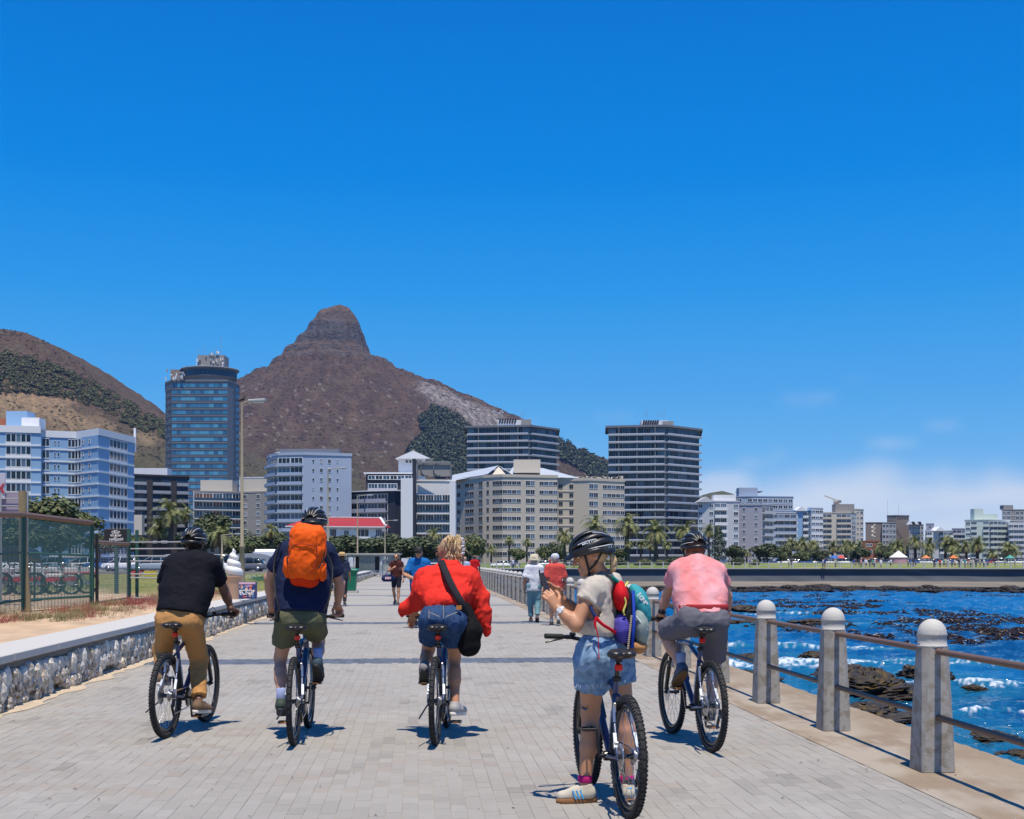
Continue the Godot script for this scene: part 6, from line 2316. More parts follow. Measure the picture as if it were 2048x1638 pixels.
func bicycle_proto() -> Node3D:
	M.rubber = mat(lin(0.018, 0.018, 0.02), 0.8)
	M.gloss_black = mat(lin(0.012, 0.012, 0.014), 0.25)
	M.frame_blue = mat(lin(0.012, 0.04, 0.13), 0.3)
	M.frame_blue.clearcoat_enabled = true
	M.frame_blue.clearcoat = 0.8
	M.decal = mat(lin(0.6, 0.66, 0.72), 0.4)
	var o := thing("bicycle", "", "bicycle", Vector3.ZERO, 0.0, "blue hire bicycles of the riding group")
	var bb := Vector3(0, 0.31, -0.43)
	var rh := Vector3(0, 0.37, 0)
	var fh := Vector3(0, 0.37, -1.09)
	var st_top := Vector3(0, 0.76, -0.29)
	var ht := Vector3(0, 0.87, -0.85)
	var hb := Vector3(0, 0.73, -0.905)
	var st := st_new()
	tube(st, [bb, st_top, st_top + Vector3(0, 0.05, 0.017)], [0.019, 0.018, 0.018], 12)
	tube(st, [st_top - UP * 0.03, st_top.lerp(ht, 0.5) + UP * 0.015, ht - UP * 0.03], [0.017, 0.02, 0.022], 12)
	tube(st, [bb, bb.lerp(hb, 0.5) + Vector3(0, -0.008, 0), hb + UP * 0.02], [0.024, 0.026, 0.026], 12)
	tube(st, [hb, ht], 0.027, 14)
	for s in [-1, 1]:
		tube(st, [st_top + Vector3(0.016 * s, -0.05, 0), Vector3(0.05 * s, 0.58, -0.14), rh + Vector3(0.066 * s, 0.012, -0.01)], [0.01, 0.0095, 0.009], 8)
		tube(st, [bb + Vector3(0.03 * s, 0, 0.02), Vector3(0.055 * s, 0.335, -0.22), rh + Vector3(0.066 * s, -0.01, -0.01)], [0.012, 0.011, 0.01], 8)
		boxat(st, rh + Vector3(0.066 * s, 0, -0.004), Vector3(0.007, 0.045, 0.05), 0.002)
	beam(st, Vector3(-0.04, 0.62, -0.2), Vector3(0.04, 0.62, -0.2), 0.014, 0.014)
	var fr := part("frame", done(st), M.frame_blue, o)
	st = st_new()
	lathe(st, [[0.03, -0.045], [0.033, -0.03], [0.033, 0.03], [0.03, 0.045]], 14, Transform3D(Basis(Vector3(0, 0, 1), PI / 2), bb))
	part("bottom_bracket", done(st), M.gloss_black, fr)
	st = st_new()
	for s in [-1, 1]:
		beam(st, Vector3(0.0275 * s, 0.52, -0.66), Vector3(0.0275 * s, 0.65, -0.79), 0.003, 0.024)
		beam(st, Vector3(0.062 * s, 0.5, -0.082), Vector3(0.068 * s, 0.42, -0.03), 0.02, 0.01)
		beam(st, Vector3(0.019 * s, 0.46, -0.385), Vector3(0.019 * s, 0.6, -0.342), 0.003, 0.02)
		beam(st, Vector3(0.021 * s, 0.835, -0.5), Vector3(0.021 * s, 0.845, -0.7), 0.003, 0.012)
	part("decal", done(st), M.decal, fr)
	# fork
	st = st_new()
	tube(st, [hb + Vector3(0, -0.03, 0), hb + UP * 0.01], 0.022, 10)
	for s in [-1, 1]:
		tube(st, [Vector3(0.058 * s, 0.715, -0.918), Vector3(0.058 * s, 0.6, -0.98)], 0.014, 9)
		tube(st, [Vector3(0.058 * s, 0.6, -0.98), Vector3(0.06 * s, 0.4, -1.065), fh + Vector3(0.058 * s, 0, 0.0)], [0.02, 0.019, 0.016], 9)
	beam(st, Vector3(-0.07, 0.72, -0.915), Vector3(0.07, 0.72, -0.915), 0.035, 0.03)
	tube(st, [Vector3(-0.058, 0.6, -1.0), Vector3(-0.05, 0.68, -1.03), Vector3(0, 0.715, -1.04), Vector3(0.05, 0.68, -1.03), Vector3(0.058, 0.6, -1.0)], 0.011, 7)
	part("fork", done(st), M.gloss_black, o)
	wheel(o, "rear_wheel", rh, true)
	wheel(o, "front_wheel", fh, false)
	# bars
	st = st_new()
	tube(st, [ht - UP * 0.01, ht + Vector3(0, 0.075, 0.02)], 0.02, 10)
	tube(st, [ht + Vector3(0, 0.07, 0.02), ht + Vector3(0, 0.14, -0.05)], 0.019, 10)
	tube(st, [Vector3(-0.33, 1.045, -0.835), Vector3(-0.17, 1.035, -0.875), Vector3(-0.07, 1.012, -0.9), Vector3(0.07, 1.012, -0.9), Vector3(0.17, 1.035, -0.875), Vector3(0.33, 1.045, -0.835)], 0.0135, 10)
	var hbar := part("handlebar", done(st), M.gloss_black, o)
	for s in [-1, 1]:
		st = st_new()
		tube(st, [Vector3(0.22 * s, 1.04, -0.862), Vector3(0.345 * s, 1.046, -0.831)], 0.0175, 12)
		part("grip", done(st), M.rubber, hbar)
		st = st_new()
		tube(st, [Vector3(0.19 * s, 1.035, -0.88), Vector3(0.23 * s, 1.02, -0.91), Vector3(0.33 * s, 1.0, -0.895)], [0.009, 0.007, 0.006], 7)
		boxat(st, Vector3(0.175 * s, 1.035, -0.885), Vector3(0.05, 0.03, 0.035), 0.006)
		boxat(st, Vector3(0.15 * s, 1.055, -0.875), Vector3(0.04, 0.025, 0.03), 0.006)
		part("brake_lever", done(st), M.gloss_black, hbar)
		part("cable", tubes(spline([Vector3(0.16 * s, 1.05, -0.9), Vector3(0.1 * s, 1.1, -0.98), Vector3(0.03 * s, 1.0, -1.0), Vector3(0.02 * s, 0.85, -0.92)], 14), 0.0035, 5), M.black, hbar)
	# saddle
	st = st_new()
	tube(st, [st_top + UP * 0.0, Vector3(0, 0.93, -0.237)], 0.0145, 10)
	part("seat_post", done(st), M.gloss_black, o)
	st = st_new()
	boxat(st, Vector3(0, 0.935, -0.235), Vector3(0.045, 0.035, 0.06), 0.008)
	boxat(st, Vector3(0, 0.81, -0.273), Vector3(0.05, 0.03, 0.05), 0.006)
	for s in [-1, 1]:
		tube(st, [Vector3(0.022 * s, 0.955, -0.12), Vector3(0.022 * s, 0.94, -0.18), Vector3(0.022 * s, 0.94, -0.27), Vector3(0.012 * s, 0.96, -0.36)], 0.0035, 5)
	part("seat_clamp", done(st), M.gloss_black, o)
	var f := Field.new(Vector3(-0.13, 0.9, -0.46), Vector3(0.13, 1.04, -0.05), 0.008)
	f.ell(Vector3(-0.042, 0.972, -0.15), Vector3(0.05, 0.028, 0.06)).ell(Vector3(0.042, 0.972, -0.15), Vector3(0.05, 0.028, 0.06)).cap(Vector3(0, 0.972, -0.18), Vector3(0, 0.968, -0.4), 0.034, 0.019)
	f.carve(Vector3(0, 1.02, -0.1), 0.035)
	part("saddle", net_mesh(f), M.saddle, o)
	st = st_new()
	boxat(st, Vector3(0, 0.885, -0.225), Vector3(0.05, 0.042, 0.03), 0.008)
	part("rear_light", done(st), M.red_lens, o)
	# drivetrain
	var cr := st_new()
	for s in [-1, 1]:
		beam(cr, Vector3(0.075 * s, 0, 0), Vector3(0.085 * s, -0.17 * s, 0), 0.013, 0.026, Vector3(0, 0, 1))
	tube(cr, [Vector3(-0.08, 0, 0), Vector3(0.08, 0, 0)], 0.014, 8)
	lathe(cr, [[0.02, 0.0], [0.085, 0.0], [0.09, 0.0015], [0.085, 0.003], [0.02, 0.003]], 34, Transform3D(Basis(Vector3(0, 0, 1), -PI / 2), Vector3(0.05, 0, 0)))
	var c := part("crank", done(cr), M.gloss_black, o, Transform3D(Basis.IDENTITY, bb))
	st = st_new()
	for k in [-0.042, 0.042]:
		boxat(st, Vector3(0, 0, k), Vector3(0.095, 0.018, 0.014), 0.003)
	for k in [-0.042, 0.0, 0.042]:
		boxat(st, Vector3(k, 0, 0), Vector3(0.012, 0.016, 0.074))
	part("pedal", done(st), M.gloss_black, c, Transform3D(Basis.IDENTITY, Vector3(0.14, -0.17, 0)))
	part("pedal", c.get_child(0).mesh, M.gloss_black, c, Transform3D(Basis.IDENTITY, Vector3(-0.14, 0.17, 0)))
	var refl := st_new()
	for k in [-0.051, 0.051]:
		boxat(refl, Vector3(0, 0, k), Vector3(0.05, 0.012, 0.004))
	for k in 2:
		part("reflector", done(refl) if k == 0 else c.get_child(0).get_child(0).mesh, M.orange, c.get_child(k))
	st = st_new()
	for k in [[Vector3(0.05, 0.4, -0.43), Vector3(0.05, 0.4, -0.005)], [Vector3(0.05, 0.222, -0.43), Vector3(0.056, 0.2, -0.03)], [Vector3(0.056, 0.2, -0.03), Vector3(0.056, 0.27, 0.02)]]:
		beam(st, k[0], k[1], 0.006, 0.009)
	part("chain", done(st), M.steel, o)
	st = st_new()
	beam(st, Vector3(0.075, 0.34, 0.01), Vector3(0.07, 0.27, 0.025), 0.014, 0.03, Vector3(1, 0, 0))
	beam(st, Vector3(0.06, 0.275, 0.02), Vector3(0.06, 0.195, -0.03), 0.016, 0.02, Vector3(1, 0, 0))
	for p in [Vector3(0.056, 0.275, 0.02), Vector3(0.056, 0.2, -0.03)]:
		lathe(st, [[0.004, 0], [0.024, 0], [0.024, 0.006], [0.004, 0.006]], 12, Transform3D(Basis(Vector3(0, 0, 1), -PI / 2), p))
	part("derailleur", done(st), M.gloss_black, o)
	part("cable", tubes(spline([Vector3(0.07, 0.36, -0.1), Vector3(0.1, 0.33, 0.06), Vector3(0.09, 0.42, 0.1), Vector3(0.075, 0.32, 0.03)], 12), 0.0028, 5), M.black, o)
	st = st_new()
	boxat(st, Vector3(-0.06, 0.43, -0.055), Vector3(0.03, 0.05, 0.045), 0.006)
	for s in [-1, 1]:
		boxat(st, Vector3(0.042 * s, 0.645, -0.165), Vector3(0.02, 0.06, 0.03), 0.005)
		beam(st, Vector3(0.05 * s, 0.65, -0.15), Vector3(0.055 * s, 0.56, -0.12), 0.015, 0.02)
	part("brake", done(st), M.steel, o)
	part("kickstand", tubes([Vector3(-0.07, 0.33, -0.12), Vector3(-0.09, 0.3, -0.05), Vector3(-0.12, 0.24, 0.16)], 0.007, 6), M.gloss_black, o)
	return o


# ---- people --------------------------------------------------------------------------------------------------------------
func head_acc(fine: bool) -> Dictionary:
	var key := "head%s" % fine
	if cache.has(key):
		return cache[key]
	var f := Field.new(Vector3(-0.12, -0.15, -0.15), Vector3(0.12, 0.15, 0.13), 0.0042 if fine else 0.007)
	f.ell(Vector3(0, 0.032, 0.012), Vector3(0.074, 0.098, 0.094))
	f.cap(Vector3(0, 0.0, -0.036), Vector3(0, -0.066, -0.046), 0.062, 0.044, 0.03)
	for s in [-1.0, 1.0]:
		f.cap(Vector3(0.048 * s, -0.045, 0.0), Vector3(0.014 * s, -0.096, -0.062), 0.022, 0.02, 0.02)
		f.cap(Vector3(0.038 * s, -0.012, -0.064), Vector3(0.036 * s, -0.02, -0.06), 0.02, 0.02, 0.02)
	f.cap(Vector3(-0.034, 0.034, -0.082), Vector3(0.034, 0.034, -0.082), 0.013, 0.013, 0.015)
	for s in [-1.0, 1.0]:
		f.carve(Vector3(0.033 * s, 0.014, -0.104), 0.016, 0.012)
	f.cap(Vector3(0, 0.016, -0.094), Vector3(0, -0.026, -0.119), 0.0085, 0.0125, 0.012)
	f.cap(Vector3(-0.011, -0.033, -0.108), Vector3(0.011, -0.033, -0.108), 0.0085, 0.0085, 0.008)
	f.cap(Vector3(-0.02, -0.059, -0.094), Vector3(0.02, -0.059, -0.094), 0.0075, 0.0075, 0.009)
	f.cap(Vector3(-0.016, -0.073, -0.092), Vector3(0.016, -0.073, -0.092), 0.0085, 0.0085, 0.009)
	f.cap(Vector3(-0.008, -0.1, -0.078), Vector3(0.008, -0.1, -0.078), 0.018, 0.018, 0.02)
	for s in [-1.0, 1.0]:
		f.ell(Vector3(0.078 * s, 0.0, 0.012), Vector3(0.011, 0.033, 0.02), Basis(UP, 0.35 * s), 0.008)
		f.carve(Vector3(0.09 * s, 0.004, 0.008), 0.009, 0.006)
	var acc := acc_new()
	f.net(acc)
	cache[key] = acc
	return acc


func hand_acc(kind: String) -> Dictionary:   # right hand, fingers along -z, palm down, thumb towards -x
	if cache.has("hand" + kind):
		return cache["hand" + kind]
	var f := Field.new(Vector3(-0.1, -0.1, -0.21), Vector3(0.08, 0.06, 0.05), 0.0045)
	f.cap(Vector3(-0.012, 0, 0.02), Vector3(-0.024, 0, -0.075), 0.02, 0.0145, 0.02).cap(Vector3(0.012, 0, 0.02), Vector3(0.024, -0.002, -0.07), 0.02, 0.0135, 0.02).cap(Vector3(0, 0, 0.01), Vector3(0, 0.001, -0.075), 0.02, 0.015, 0.02)
	var curls: Array = {"grip": [0.8, 1.25, 0.9], "open": [0.3, 0.35, 0.25], "hold": [0.55, 0.75, 0.5], "point": [0.25, 0.3, 0.2]}[kind]
	for k in 4:
		var p := Vector3(-0.031 + 0.0205 * k, 0.0, -0.083 + (0.006 if k == 3 else 0.003 if k == 0 else 0.0))
		var a := 0.0
		var ln: float = [0.92, 1.0, 0.95, 0.76][k]
		for s in 3:
			a += curls[s] * (1.0 if kind != "point" or k == 0 else 1.9) * (1.0 + 0.08 * k)
			var q: Vector3 = p + Vector3((k - 1.5) * 0.006 * (1.0 if kind in ["open", "point"] else 0.3), -sin(a), -cos(a)) * ([0.045, 0.028, 0.022][s] * ln)
			f.cap(p, q, [0.0105, 0.0092, 0.0084][s], [0.0094, 0.0085, 0.0068][s], 0.006)
			p = q
	var t0 := Vector3(-0.03, -0.006, -0.02)
	var dirs := [Vector3(-0.75, -0.3, -0.6), Vector3(-0.35, -0.4, -0.85), Vector3(0.1, -0.45, -0.9)] if kind != "grip" else [Vector3(-0.5, -0.6, -0.6), Vector3(0.2, -0.75, -0.6), Vector3(0.7, -0.5, -0.4)]
	for s in 3:
		var q: Vector3 = t0 + dirs[s].normalized() * [0.038, 0.032, 0.026][s]
		f.cap(t0, q, [0.016, 0.0115, 0.0105][s], [0.012, 0.0105, 0.008][s], 0.01)
		t0 = q
	var acc := acc_new()
	f.net(acc)
	cache["hand" + kind] = acc
	return acc


func fitted(J: Dictionary, keys: Array, pad: float, cell: float) -> Field:
	var lo := Vector3.ONE * 1e6
	var hi := -lo
	for k in keys:
		lo = lo.min(J[k])
		hi = hi.max(J[k])
	return Field.new(lo - Vector3.ONE * pad, hi + Vector3.ONE * pad, cell)


func body(root: Node3D, J: Dictionary, skin: Material, o := {}) -> MeshInstance3D:
	var cell: float = o.get("cell", 0.013)
	var g: float = o.get("girth", 1.0)
	var ag: float = o.get("arm", 1.0) * g
	var lg: float = o.get("leg", 1.0) * g
	var tg: float = o.get("torso", 0.88) * g
	var f := fitted(J, ["hl", "hr", "kl", "kr", "al", "ar", "sl", "sr", "el", "er", "wl", "wr", "nk"], 0.17, cell)
	f.cap(J.hl, J.hr, 0.092 * g)
	var sm: Vector3 = (J.sl + J.sr) * 0.5
	var hm: Vector3 = (J.hl + J.hr) * 0.5
	for s in ["l", "r"]:
		var hp: Vector3 = J["h" + s]
		var sh: Vector3 = J["s" + s]
		var w: Vector3 = hp.lerp(sh, 0.45).lerp(hm.lerp(sm, 0.45), 0.25)
		f.cap(hp.lerp(hm, 0.2), w, 0.09 * tg, 0.08 * tg)
		f.cap(w, sh.lerp(sm, 0.4), 0.08 * tg, 0.078 * tg)
		f.cap(J.nk, sh, 0.042, 0.05 * ag, 0.04)
		var e: Vector3 = J["e" + s]
		var wr: Vector3 = J["w" + s]
		f.cap(sh, e, 0.052 * ag, 0.039 * ag, 0.02)
		f.cap(e, e.lerp(wr, 0.45), 0.041 * ag, 0.037 * ag, 0.02)
		f.cap(e.lerp(wr, 0.35), wr, 0.038 * ag, 0.025 * ag, 0.02)
		var kn: Vector3 = J["k" + s]
		var an: Vector3 = J["a" + s]
		f.cap(hp, kn, 0.083 * lg, 0.054 * lg, 0.03)
		var backw: Vector3 = J.get("back", Vector3(0, 0, 1)) * 0.016
		f.cap(kn.lerp(an, 0.05), kn.lerp(an, 0.5) + backw, 0.05 * lg, 0.047 * lg, 0.03)
		f.cap(kn.lerp(an, 0.3) + backw, kn.lerp(an, 0.45) + backw, 0.053 * lg, 0.048 * lg, 0.02)
		f.cap(kn.lerp(an, 0.5), an, 0.044 * lg, 0.033 * lg, 0.03)
	var fwd: Vector3 = J.fwd.normalized()
	var hup: Vector3 = J.get("hup", UP)
	f.cap(J.nk - UP * 0.03, J.hd - hup * 0.05 - fwd * 0.012, 0.054, 0.05, 0.03)
	var acc := acc_new()
	f.net(acc, Transform3D(Basis.IDENTITY, -root.position))
	var hs: float = o.get("head", 1.0)
	var hx := frame(J.hd, fwd, hup)
	hx.basis = hx.basis.scaled(Vector3.ONE * hs)
	hx.origin -= root.position
	acc_join(acc, head_acc(o.get("fine", false)), hx)
	for s in ["l", "r"]:
		var wr: Vector3 = J["w" + s]
		var dir: Vector3 = J.get("d" + s, (wr - J["e" + s]).normalized())
		var pup: Vector3 = J.get("p" + s, UP)
		var x := frame(wr, dir, pup)
		if s == "l":
			x.basis = x.basis * Basis.from_scale(Vector3(-1, 1, 1))
		x.basis = x.basis * Basis.from_scale(Vector3.ONE * o.get("hand", 0.98))
		x.origin -= root.position
		acc_join(acc, hand_acc(J.get("c" + s, "open")), x)
	var b := part("body", acc_mesh(acc), skin, root)
	for s in [-1.0, 1.0]:
		var e := part("eye", cache.get_or_add("eyeball", ball(0.0112)), M.eye_white, b, hx * Transform3D(Basis.IDENTITY, Vector3(0.033 * s, 0.013, -0.0865)))
		part("iris", cache.get_or_add("irisball", ball(0.0062)), M.eye_dark, e, Transform3D(Basis.IDENTITY, Vector3(0, -0.001, -0.0066)))
	return b


func ball(r: float) -> SphereMesh:
	var m := SphereMesh.new()
	m.radius = r
	m.height = r * 2.0
	m.radial_segments = 14
	m.rings = 8
	return m


func tee(root: Node3D, J: Dictionary, m: Material, o := {}) -> MeshInstance3D:
	var g: float = o.get("fit", 1.0)
	var cell: float = o.get("cell", 0.013)
	var f := fitted(J, ["hl", "hr", "sl", "sr", "el", "er", "nk"], 0.24, cell)
	var sm: Vector3 = (J.sl + J.sr) * 0.5
	var hm: Vector3 = (J.hl + J.hr) * 0.5
	var drop: Vector3 = (hm - sm).normalized() * o.get("long", 0.05)
	for s in ["l", "r"]:
		var hp: Vector3 = J["h" + s].lerp(hm, 0.18) + drop
		var sh: Vector3 = J["s" + s]
		var w: Vector3 = hp.lerp(sh, 0.5).lerp(hm.lerp(sm, 0.5), 0.12)
		f.cap(hp, w, 0.112 * g * o.get("waist", 1.0), 0.105 * g, 0.05)
		f.cap(w, sh.lerp(sm, 0.36), 0.105 * g, 0.098 * g, 0.05)
		f.cap(J.nk + (sm - J.nk) * 0.25, sh, 0.062, 0.068 * g, 0.04)
		var sl: float = o.get("sleeve", 0.6)
		if sl > 0.0:
			var e: Vector3 = J["e" + s]
			var c := sh.lerp(e, sl)
			f.cap(sh, sh.lerp(e, sl + 0.2), 0.067 * g, o.get("cuff", 0.067) * g, 0.03)
			f.cut(c, e - sh, 0.14)
	var axis: Vector3 = (hm - sm).normalized()
	f.cap(hm + drop, sm, 0.105 * g * o.get("waist", 1.0), 0.1 * g, 0.07)
	f.ripple(nz, o.get("fold", 0.011), o.get("freq", 4.5), o.get("stretch", Vector3(1, 0.7, 1)))
	f.crease(nz, o.get("crease", 0.007), 4.2, Vector3(0.9, 1.5, 0.9), Basis(Vector3(0, 0, 1), 0.5))
	f.cut(hm + drop * 1.6, axis + o.get("tilt", Vector3.ZERO), 0.42)
	return part(o.get("called", "shirt"), net_mesh(f, Transform3D(Basis.IDENTITY, -root.position)), m, root)


func legwear(root: Node3D, J: Dictionary, m: Material, o := {}) -> MeshInstance3D:
	var g: float = o.get("fit", 1.0)
	var ln: float = o.get("len", 0.75)
	var cell: float = o.get("cell", 0.013)
	var f := fitted(J, ["hl", "hr", "kl", "kr", "al", "ar"] if ln > 1.0 else ["hl", "hr", "kl", "kr"], 0.22, cell)
	var sm: Vector3 = (J.sl + J.sr) * 0.5
	var hm: Vector3 = (J.hl + J.hr) * 0.5
	var ax: Vector3 = (sm - hm).normalized()
	f.cap(J.hl, J.hr, 0.115 * g, -1.0, 0.04)
	f.cap(J.hl.lerp(hm, 0.1) + ax * 0.08, J.hr.lerp(hm, 0.1) + ax * 0.08, 0.104 * g, -1.0, 0.05)
	for s in ["l", "r"]:
		var hp: Vector3 = J["h" + s]
		var kn: Vector3 = J["k" + s]
		var an: Vector3 = J["a" + s]
		if ln <= 1.0:
			var hem := hp.lerp(kn, ln)
			f.cap(hp, hp.lerp(kn, ln + 0.12), 0.106 * g, o.get("hem", 0.092) * g, 0.03)
			f.cut(hem, (kn - hp).normalized() + o.get("hemtilt", Vector3.ZERO), 0.15)
		else:
			f.cap(hp, kn, 0.104 * g, 0.075 * g, 0.03)
			f.cap(kn, an, 0.074 * g, 0.058 * g, 0.03)
			f.cut(kn.lerp(an, ln - 1.0), an - kn, 0.12)
	f.ripple(nz, o.get("fold", 0.010), o.get("freq", 6.0), o.get("stretch", Vector3.ONE))
	f.crease(nz, o.get("crease", 0.006), 5.0, Vector3(0.8, 1.7, 0.8), Basis(Vector3(0, 0, 1), -0.3))
	f.cut(hm + ax * o.get("rise", 0.13), ax, 0.3)
	return part(o.get("called", "shorts"), net_mesh(f, Transform3D(Basis.IDENTITY, -root.position)), m, root)


func shoe(root: Node3D, ankle: Vector3, dir: Vector3, up: Vector3, m: Material, sole_m: Material, sock: Material = null, sc := 1.0, extra := false) -> MeshInstance3D:
	if not cache.has("shoe"):
		var f := Field.new(Vector3(-0.08, -0.12, -0.24), Vector3(0.08, 0.07, 0.12), 0.007)
		f.cap(Vector3(0, -0.042, 0.03), Vector3(0, -0.05, -0.05), 0.043, 0.043, 0.02).cap(Vector3(0.003, -0.052, -0.05), Vector3(0.008, -0.062, -0.15), 0.045, 0.036, 0.02).cap(Vector3(0, 0.0, 0.008), Vector3(0, -0.05, 0.01), 0.043, 0.046, 0.02).cap(Vector3(0, -0.01, -0.03), Vector3(0, -0.035, -0.09), 0.03, 0.026, 0.02)
		f.cut(Vector3(0, -0.076, -0.05), Vector3(0, -1, 0), 0.3)
		f.cut(Vector3(0, 0.012, 0), Vector3(0, 1, -0.15), 0.2)
		cache.shoe = net_mesh(f)
		var st := st_new()
		var rings := []
		for y in [-0.104, -0.1, -0.078, -0.074]:
			var r := []
			var k := 0.95 if y < -0.102 or y > -0.075 else 1.0
			for i in 20:
				var a := TAU * i / 20.0
				var z := cos(a) * 0.135
				var w: float = 0.041 + 0.008 * smoothstep(0.02, -0.09, z)
				r.append(Vector3(sin(a) * w * k * pow(absf(sin(a)), -0.25) if absf(sin(a)) > 0.01 else 0.0, y, z * k - 0.055))
			r.reverse()
			rings.append(r)
		loft(st, rings, true, 1)
		cache.sole = done(st)
		st = st_new()
		for k in 4:
			beam(st, Vector3(-0.022, -0.002 - 0.009 * k, -0.055 - 0.02 * k), Vector3(0.022, -0.002 - 0.009 * k, -0.058 - 0.02 * k), 0.006, 0.006)
		cache.laces = done(st)
	var x := frame(ankle - root.position, dir, up)
	x.basis = x.basis.scaled(Vector3.ONE * sc)
	var o := part("shoe", cache.shoe, m, root, x)
	part("sole", cache.sole, sole_m, o)
	part("laces", cache.laces, M.lace, o)
	if sock:
		var s := st_new()
		lathe(s, [[0.036, -0.03], [0.04, 0.03], [0.041, 0.1], [0.038, 0.102]], 14)
		part("sock", cache.get_or_add("sock", done(s)), sock, root, Transform3D(Basis.IDENTITY, ankle - root.position + UP * 0.01))
	if extra:
		var s2 := st_new()
		for e in [-1.0, 1.0]:
			for k in 3:
				beam(s2, Vector3(e * 0.045, -0.075, -0.02 - 0.024 * k), Vector3(e * 0.036, -0.02, -0.038 - 0.024 * k), 0.009, 0.016, Vector3(e, 0, 0))
		boxat(s2, Vector3(0, -0.03, 0.055), Vector3(0.034, 0.055, 0.014), 0.005)
		part("stripes", done(s2), mat(lin(0.05, 0.32, 0.65), 0.5), o)
	return o


func helmet(root: Node3D, J: Dictionary, o := {}) -> MeshInstance3D:
	if not cache.has("helmet"):
		var c := Vector3(0, 0.04, 0.012)
		var f := Field.new(Vector3(-0.13, -0.03, -0.16), Vector3(0.13, 0.2, 0.18), 0.009)
		f.ell(c, Vector3(0.094, 0.104, 0.122))
		f.cut(c + UP * 0.0, Vector3(0, -1, 0.12), 0.3)
		cache.helmet = net_mesh(f)
		var st := st_new()
		for a in [-1.32, -0.8, -0.27, 0.27, 0.8, 1.32]:
			var rings := []
			for k in 17:
				var th := lerpf(0.3, 2.86, k / 16.0)
				var sw: float = a * (1.0 + 0.16 * sin(th * 2.0))
				var n := Vector3(sin(th) * sin(sw), sin(th) * cos(sw), -cos(th))
				var p := c + n * Vector3(0.106, 0.116, 0.142)
				var t := Vector3(cos(th) * sin(sw), cos(th) * cos(sw), sin(th)).normalized()
				var wd := 0.0185 * (0.55 + 0.5 * sin(th)) * (1.15 if absf(a) > 1.2 else 1.0)
				var x := t.cross(n).normalized()
				var r := []
				for q in 10:
					var e := TAU * q / 10.0
					r.append(p + x * cos(e) * wd + n * sin(e) * 0.011)
				rings.append(r)
			loft(st, rings, true, 1)
		var band := []
		for k in 30:
			var e := TAU * k / 30.0
			band.append(c + Vector3(sin(e) * 0.104, -0.012 - 0.02 * maxf(0, -cos(e + PI)) * 0.0 + (-0.022 if cos(e) < -0.4 else 0.0), -cos(e) * 0.138))
		tube(st, band, 0.017, 8, false, true, UP, 0.7)
		cache.ribs = done(st)
		st = st_new()
		for s in [-1.0, 1.0]:
			for q in [[1.06, 0.9, 1.75], [0.53, 1.7, 2.5], [1.5, 1.3, 2.6]]:
				var pts := []
				for k in 8:
					var th := lerpf(q[1], q[2], k / 7.0)
					var n := Vector3(sin(th) * sin(q[0] * s), sin(th) * cos(q[0] * s), -cos(th))
					pts.append(c + n * Vector3(0.113, 0.122, 0.149))
				tube(st, pts, 0.0028, 5)
		cache.stripes = done(st)
		st = st_new()
		for s in [-1.0, 1.0]:
			tube(st, [Vector3(0.087 * s, 0.045, -0.055), Vector3(0.083 * s, -0.01, -0.05), Vector3(0.066 * s, -0.085, -0.045), Vector3(0.0, -0.128, -0.042)], 0.0075, 6, true, false, Vector3(0, 0, 1), 0.4)
			tube(st, [Vector3(0.09 * s, 0.03, 0.075), Vector3(0.079 * s, -0.055, 0.0), Vector3(0.066 * s, -0.085, -0.045)], 0.0075, 6, true, false, Vector3(0, 1, 0), 0.4)
		cache.straps = done(st)
		st = st_new()
		var vis := []
		for k in 3:
			var r := []
			for q in 12:
				var e := TAU * q / 12.0
				var zz := -0.118 - 0.055 * k * 0.5
				r.append(Vector3(cos(e) * (0.085 - 0.018 * k), 0.052 - 0.018 * k + 0.004 * sin(e) - 0.25 * cos(e) * cos(e) * 0.05, zz + 0.03 * cos(e) * cos(e)))
			vis.append(r)
		loft(st, vis, true, 1)
		cache.visor = done(st)
	var x := frame(J.hd - root.position, J.fwd, J.get("hup", UP))
	x.basis = x.basis.scaled(Vector3.ONE * o.get("scale", 1.0))
	var h := part("helmet", cache.helmet, M.helmet_in, root, x)
	part("shell_ribs", cache.ribs, M.helmet, h)
	part("stripes", cache.stripes, M.decal, h)
	part("straps", cache.straps, M.strap, h)
	if o.get("visor", false):
		part("visor", cache.visor, M.helmet, h)
	return h


func hair_cap(root: Node3D, J: Dictionary, m: Material, o := {}) -> MeshInstance3D:
	var f := Field.new(Vector3(-0.14, -0.2, -0.14), Vector3(0.14, 0.16, 0.17), o.get("cell", 0.008))
	f.ell(Vector3(0, 0.036, 0.022), Vector3(0.081, 0.102, 0.096))
	if o.get("long", 0.0) > 0.0:
		f.cap(Vector3(-0.03, 0, 0.06), Vector3(-0.035, -o.long, 0.07), 0.06, 0.045, 0.03).cap(Vector3(0.03, 0, 0.06), Vector3(0.035, -o.long, 0.07), 0.06, 0.045, 0.03)
	f.ripple(nz, o.get("rough", 0.006), 18.0, Vector3(1, 0.35, 1))
	f.cut(Vector3(0, o.get("line", 0.045), -0.06), Vector3(0, -0.75, -1), 0.5)
	if o.get("nape", 0.0) != 0.0:
		f.cut(Vector3(0, o.nape, 0.06), Vector3(0, -1, 0), 0.4)
	return part("hair", net_mesh(f, frame(J.hd - root.position, J.fwd, J.get("hup", UP))), m, root)


func cloth(c: Color, rough := 0.85) -> StandardMaterial3D:
	var m := bumpy(mat(c, rough), M.weave, 9.0, 0.12)
	m.metallic_specular = 0.25
	return m


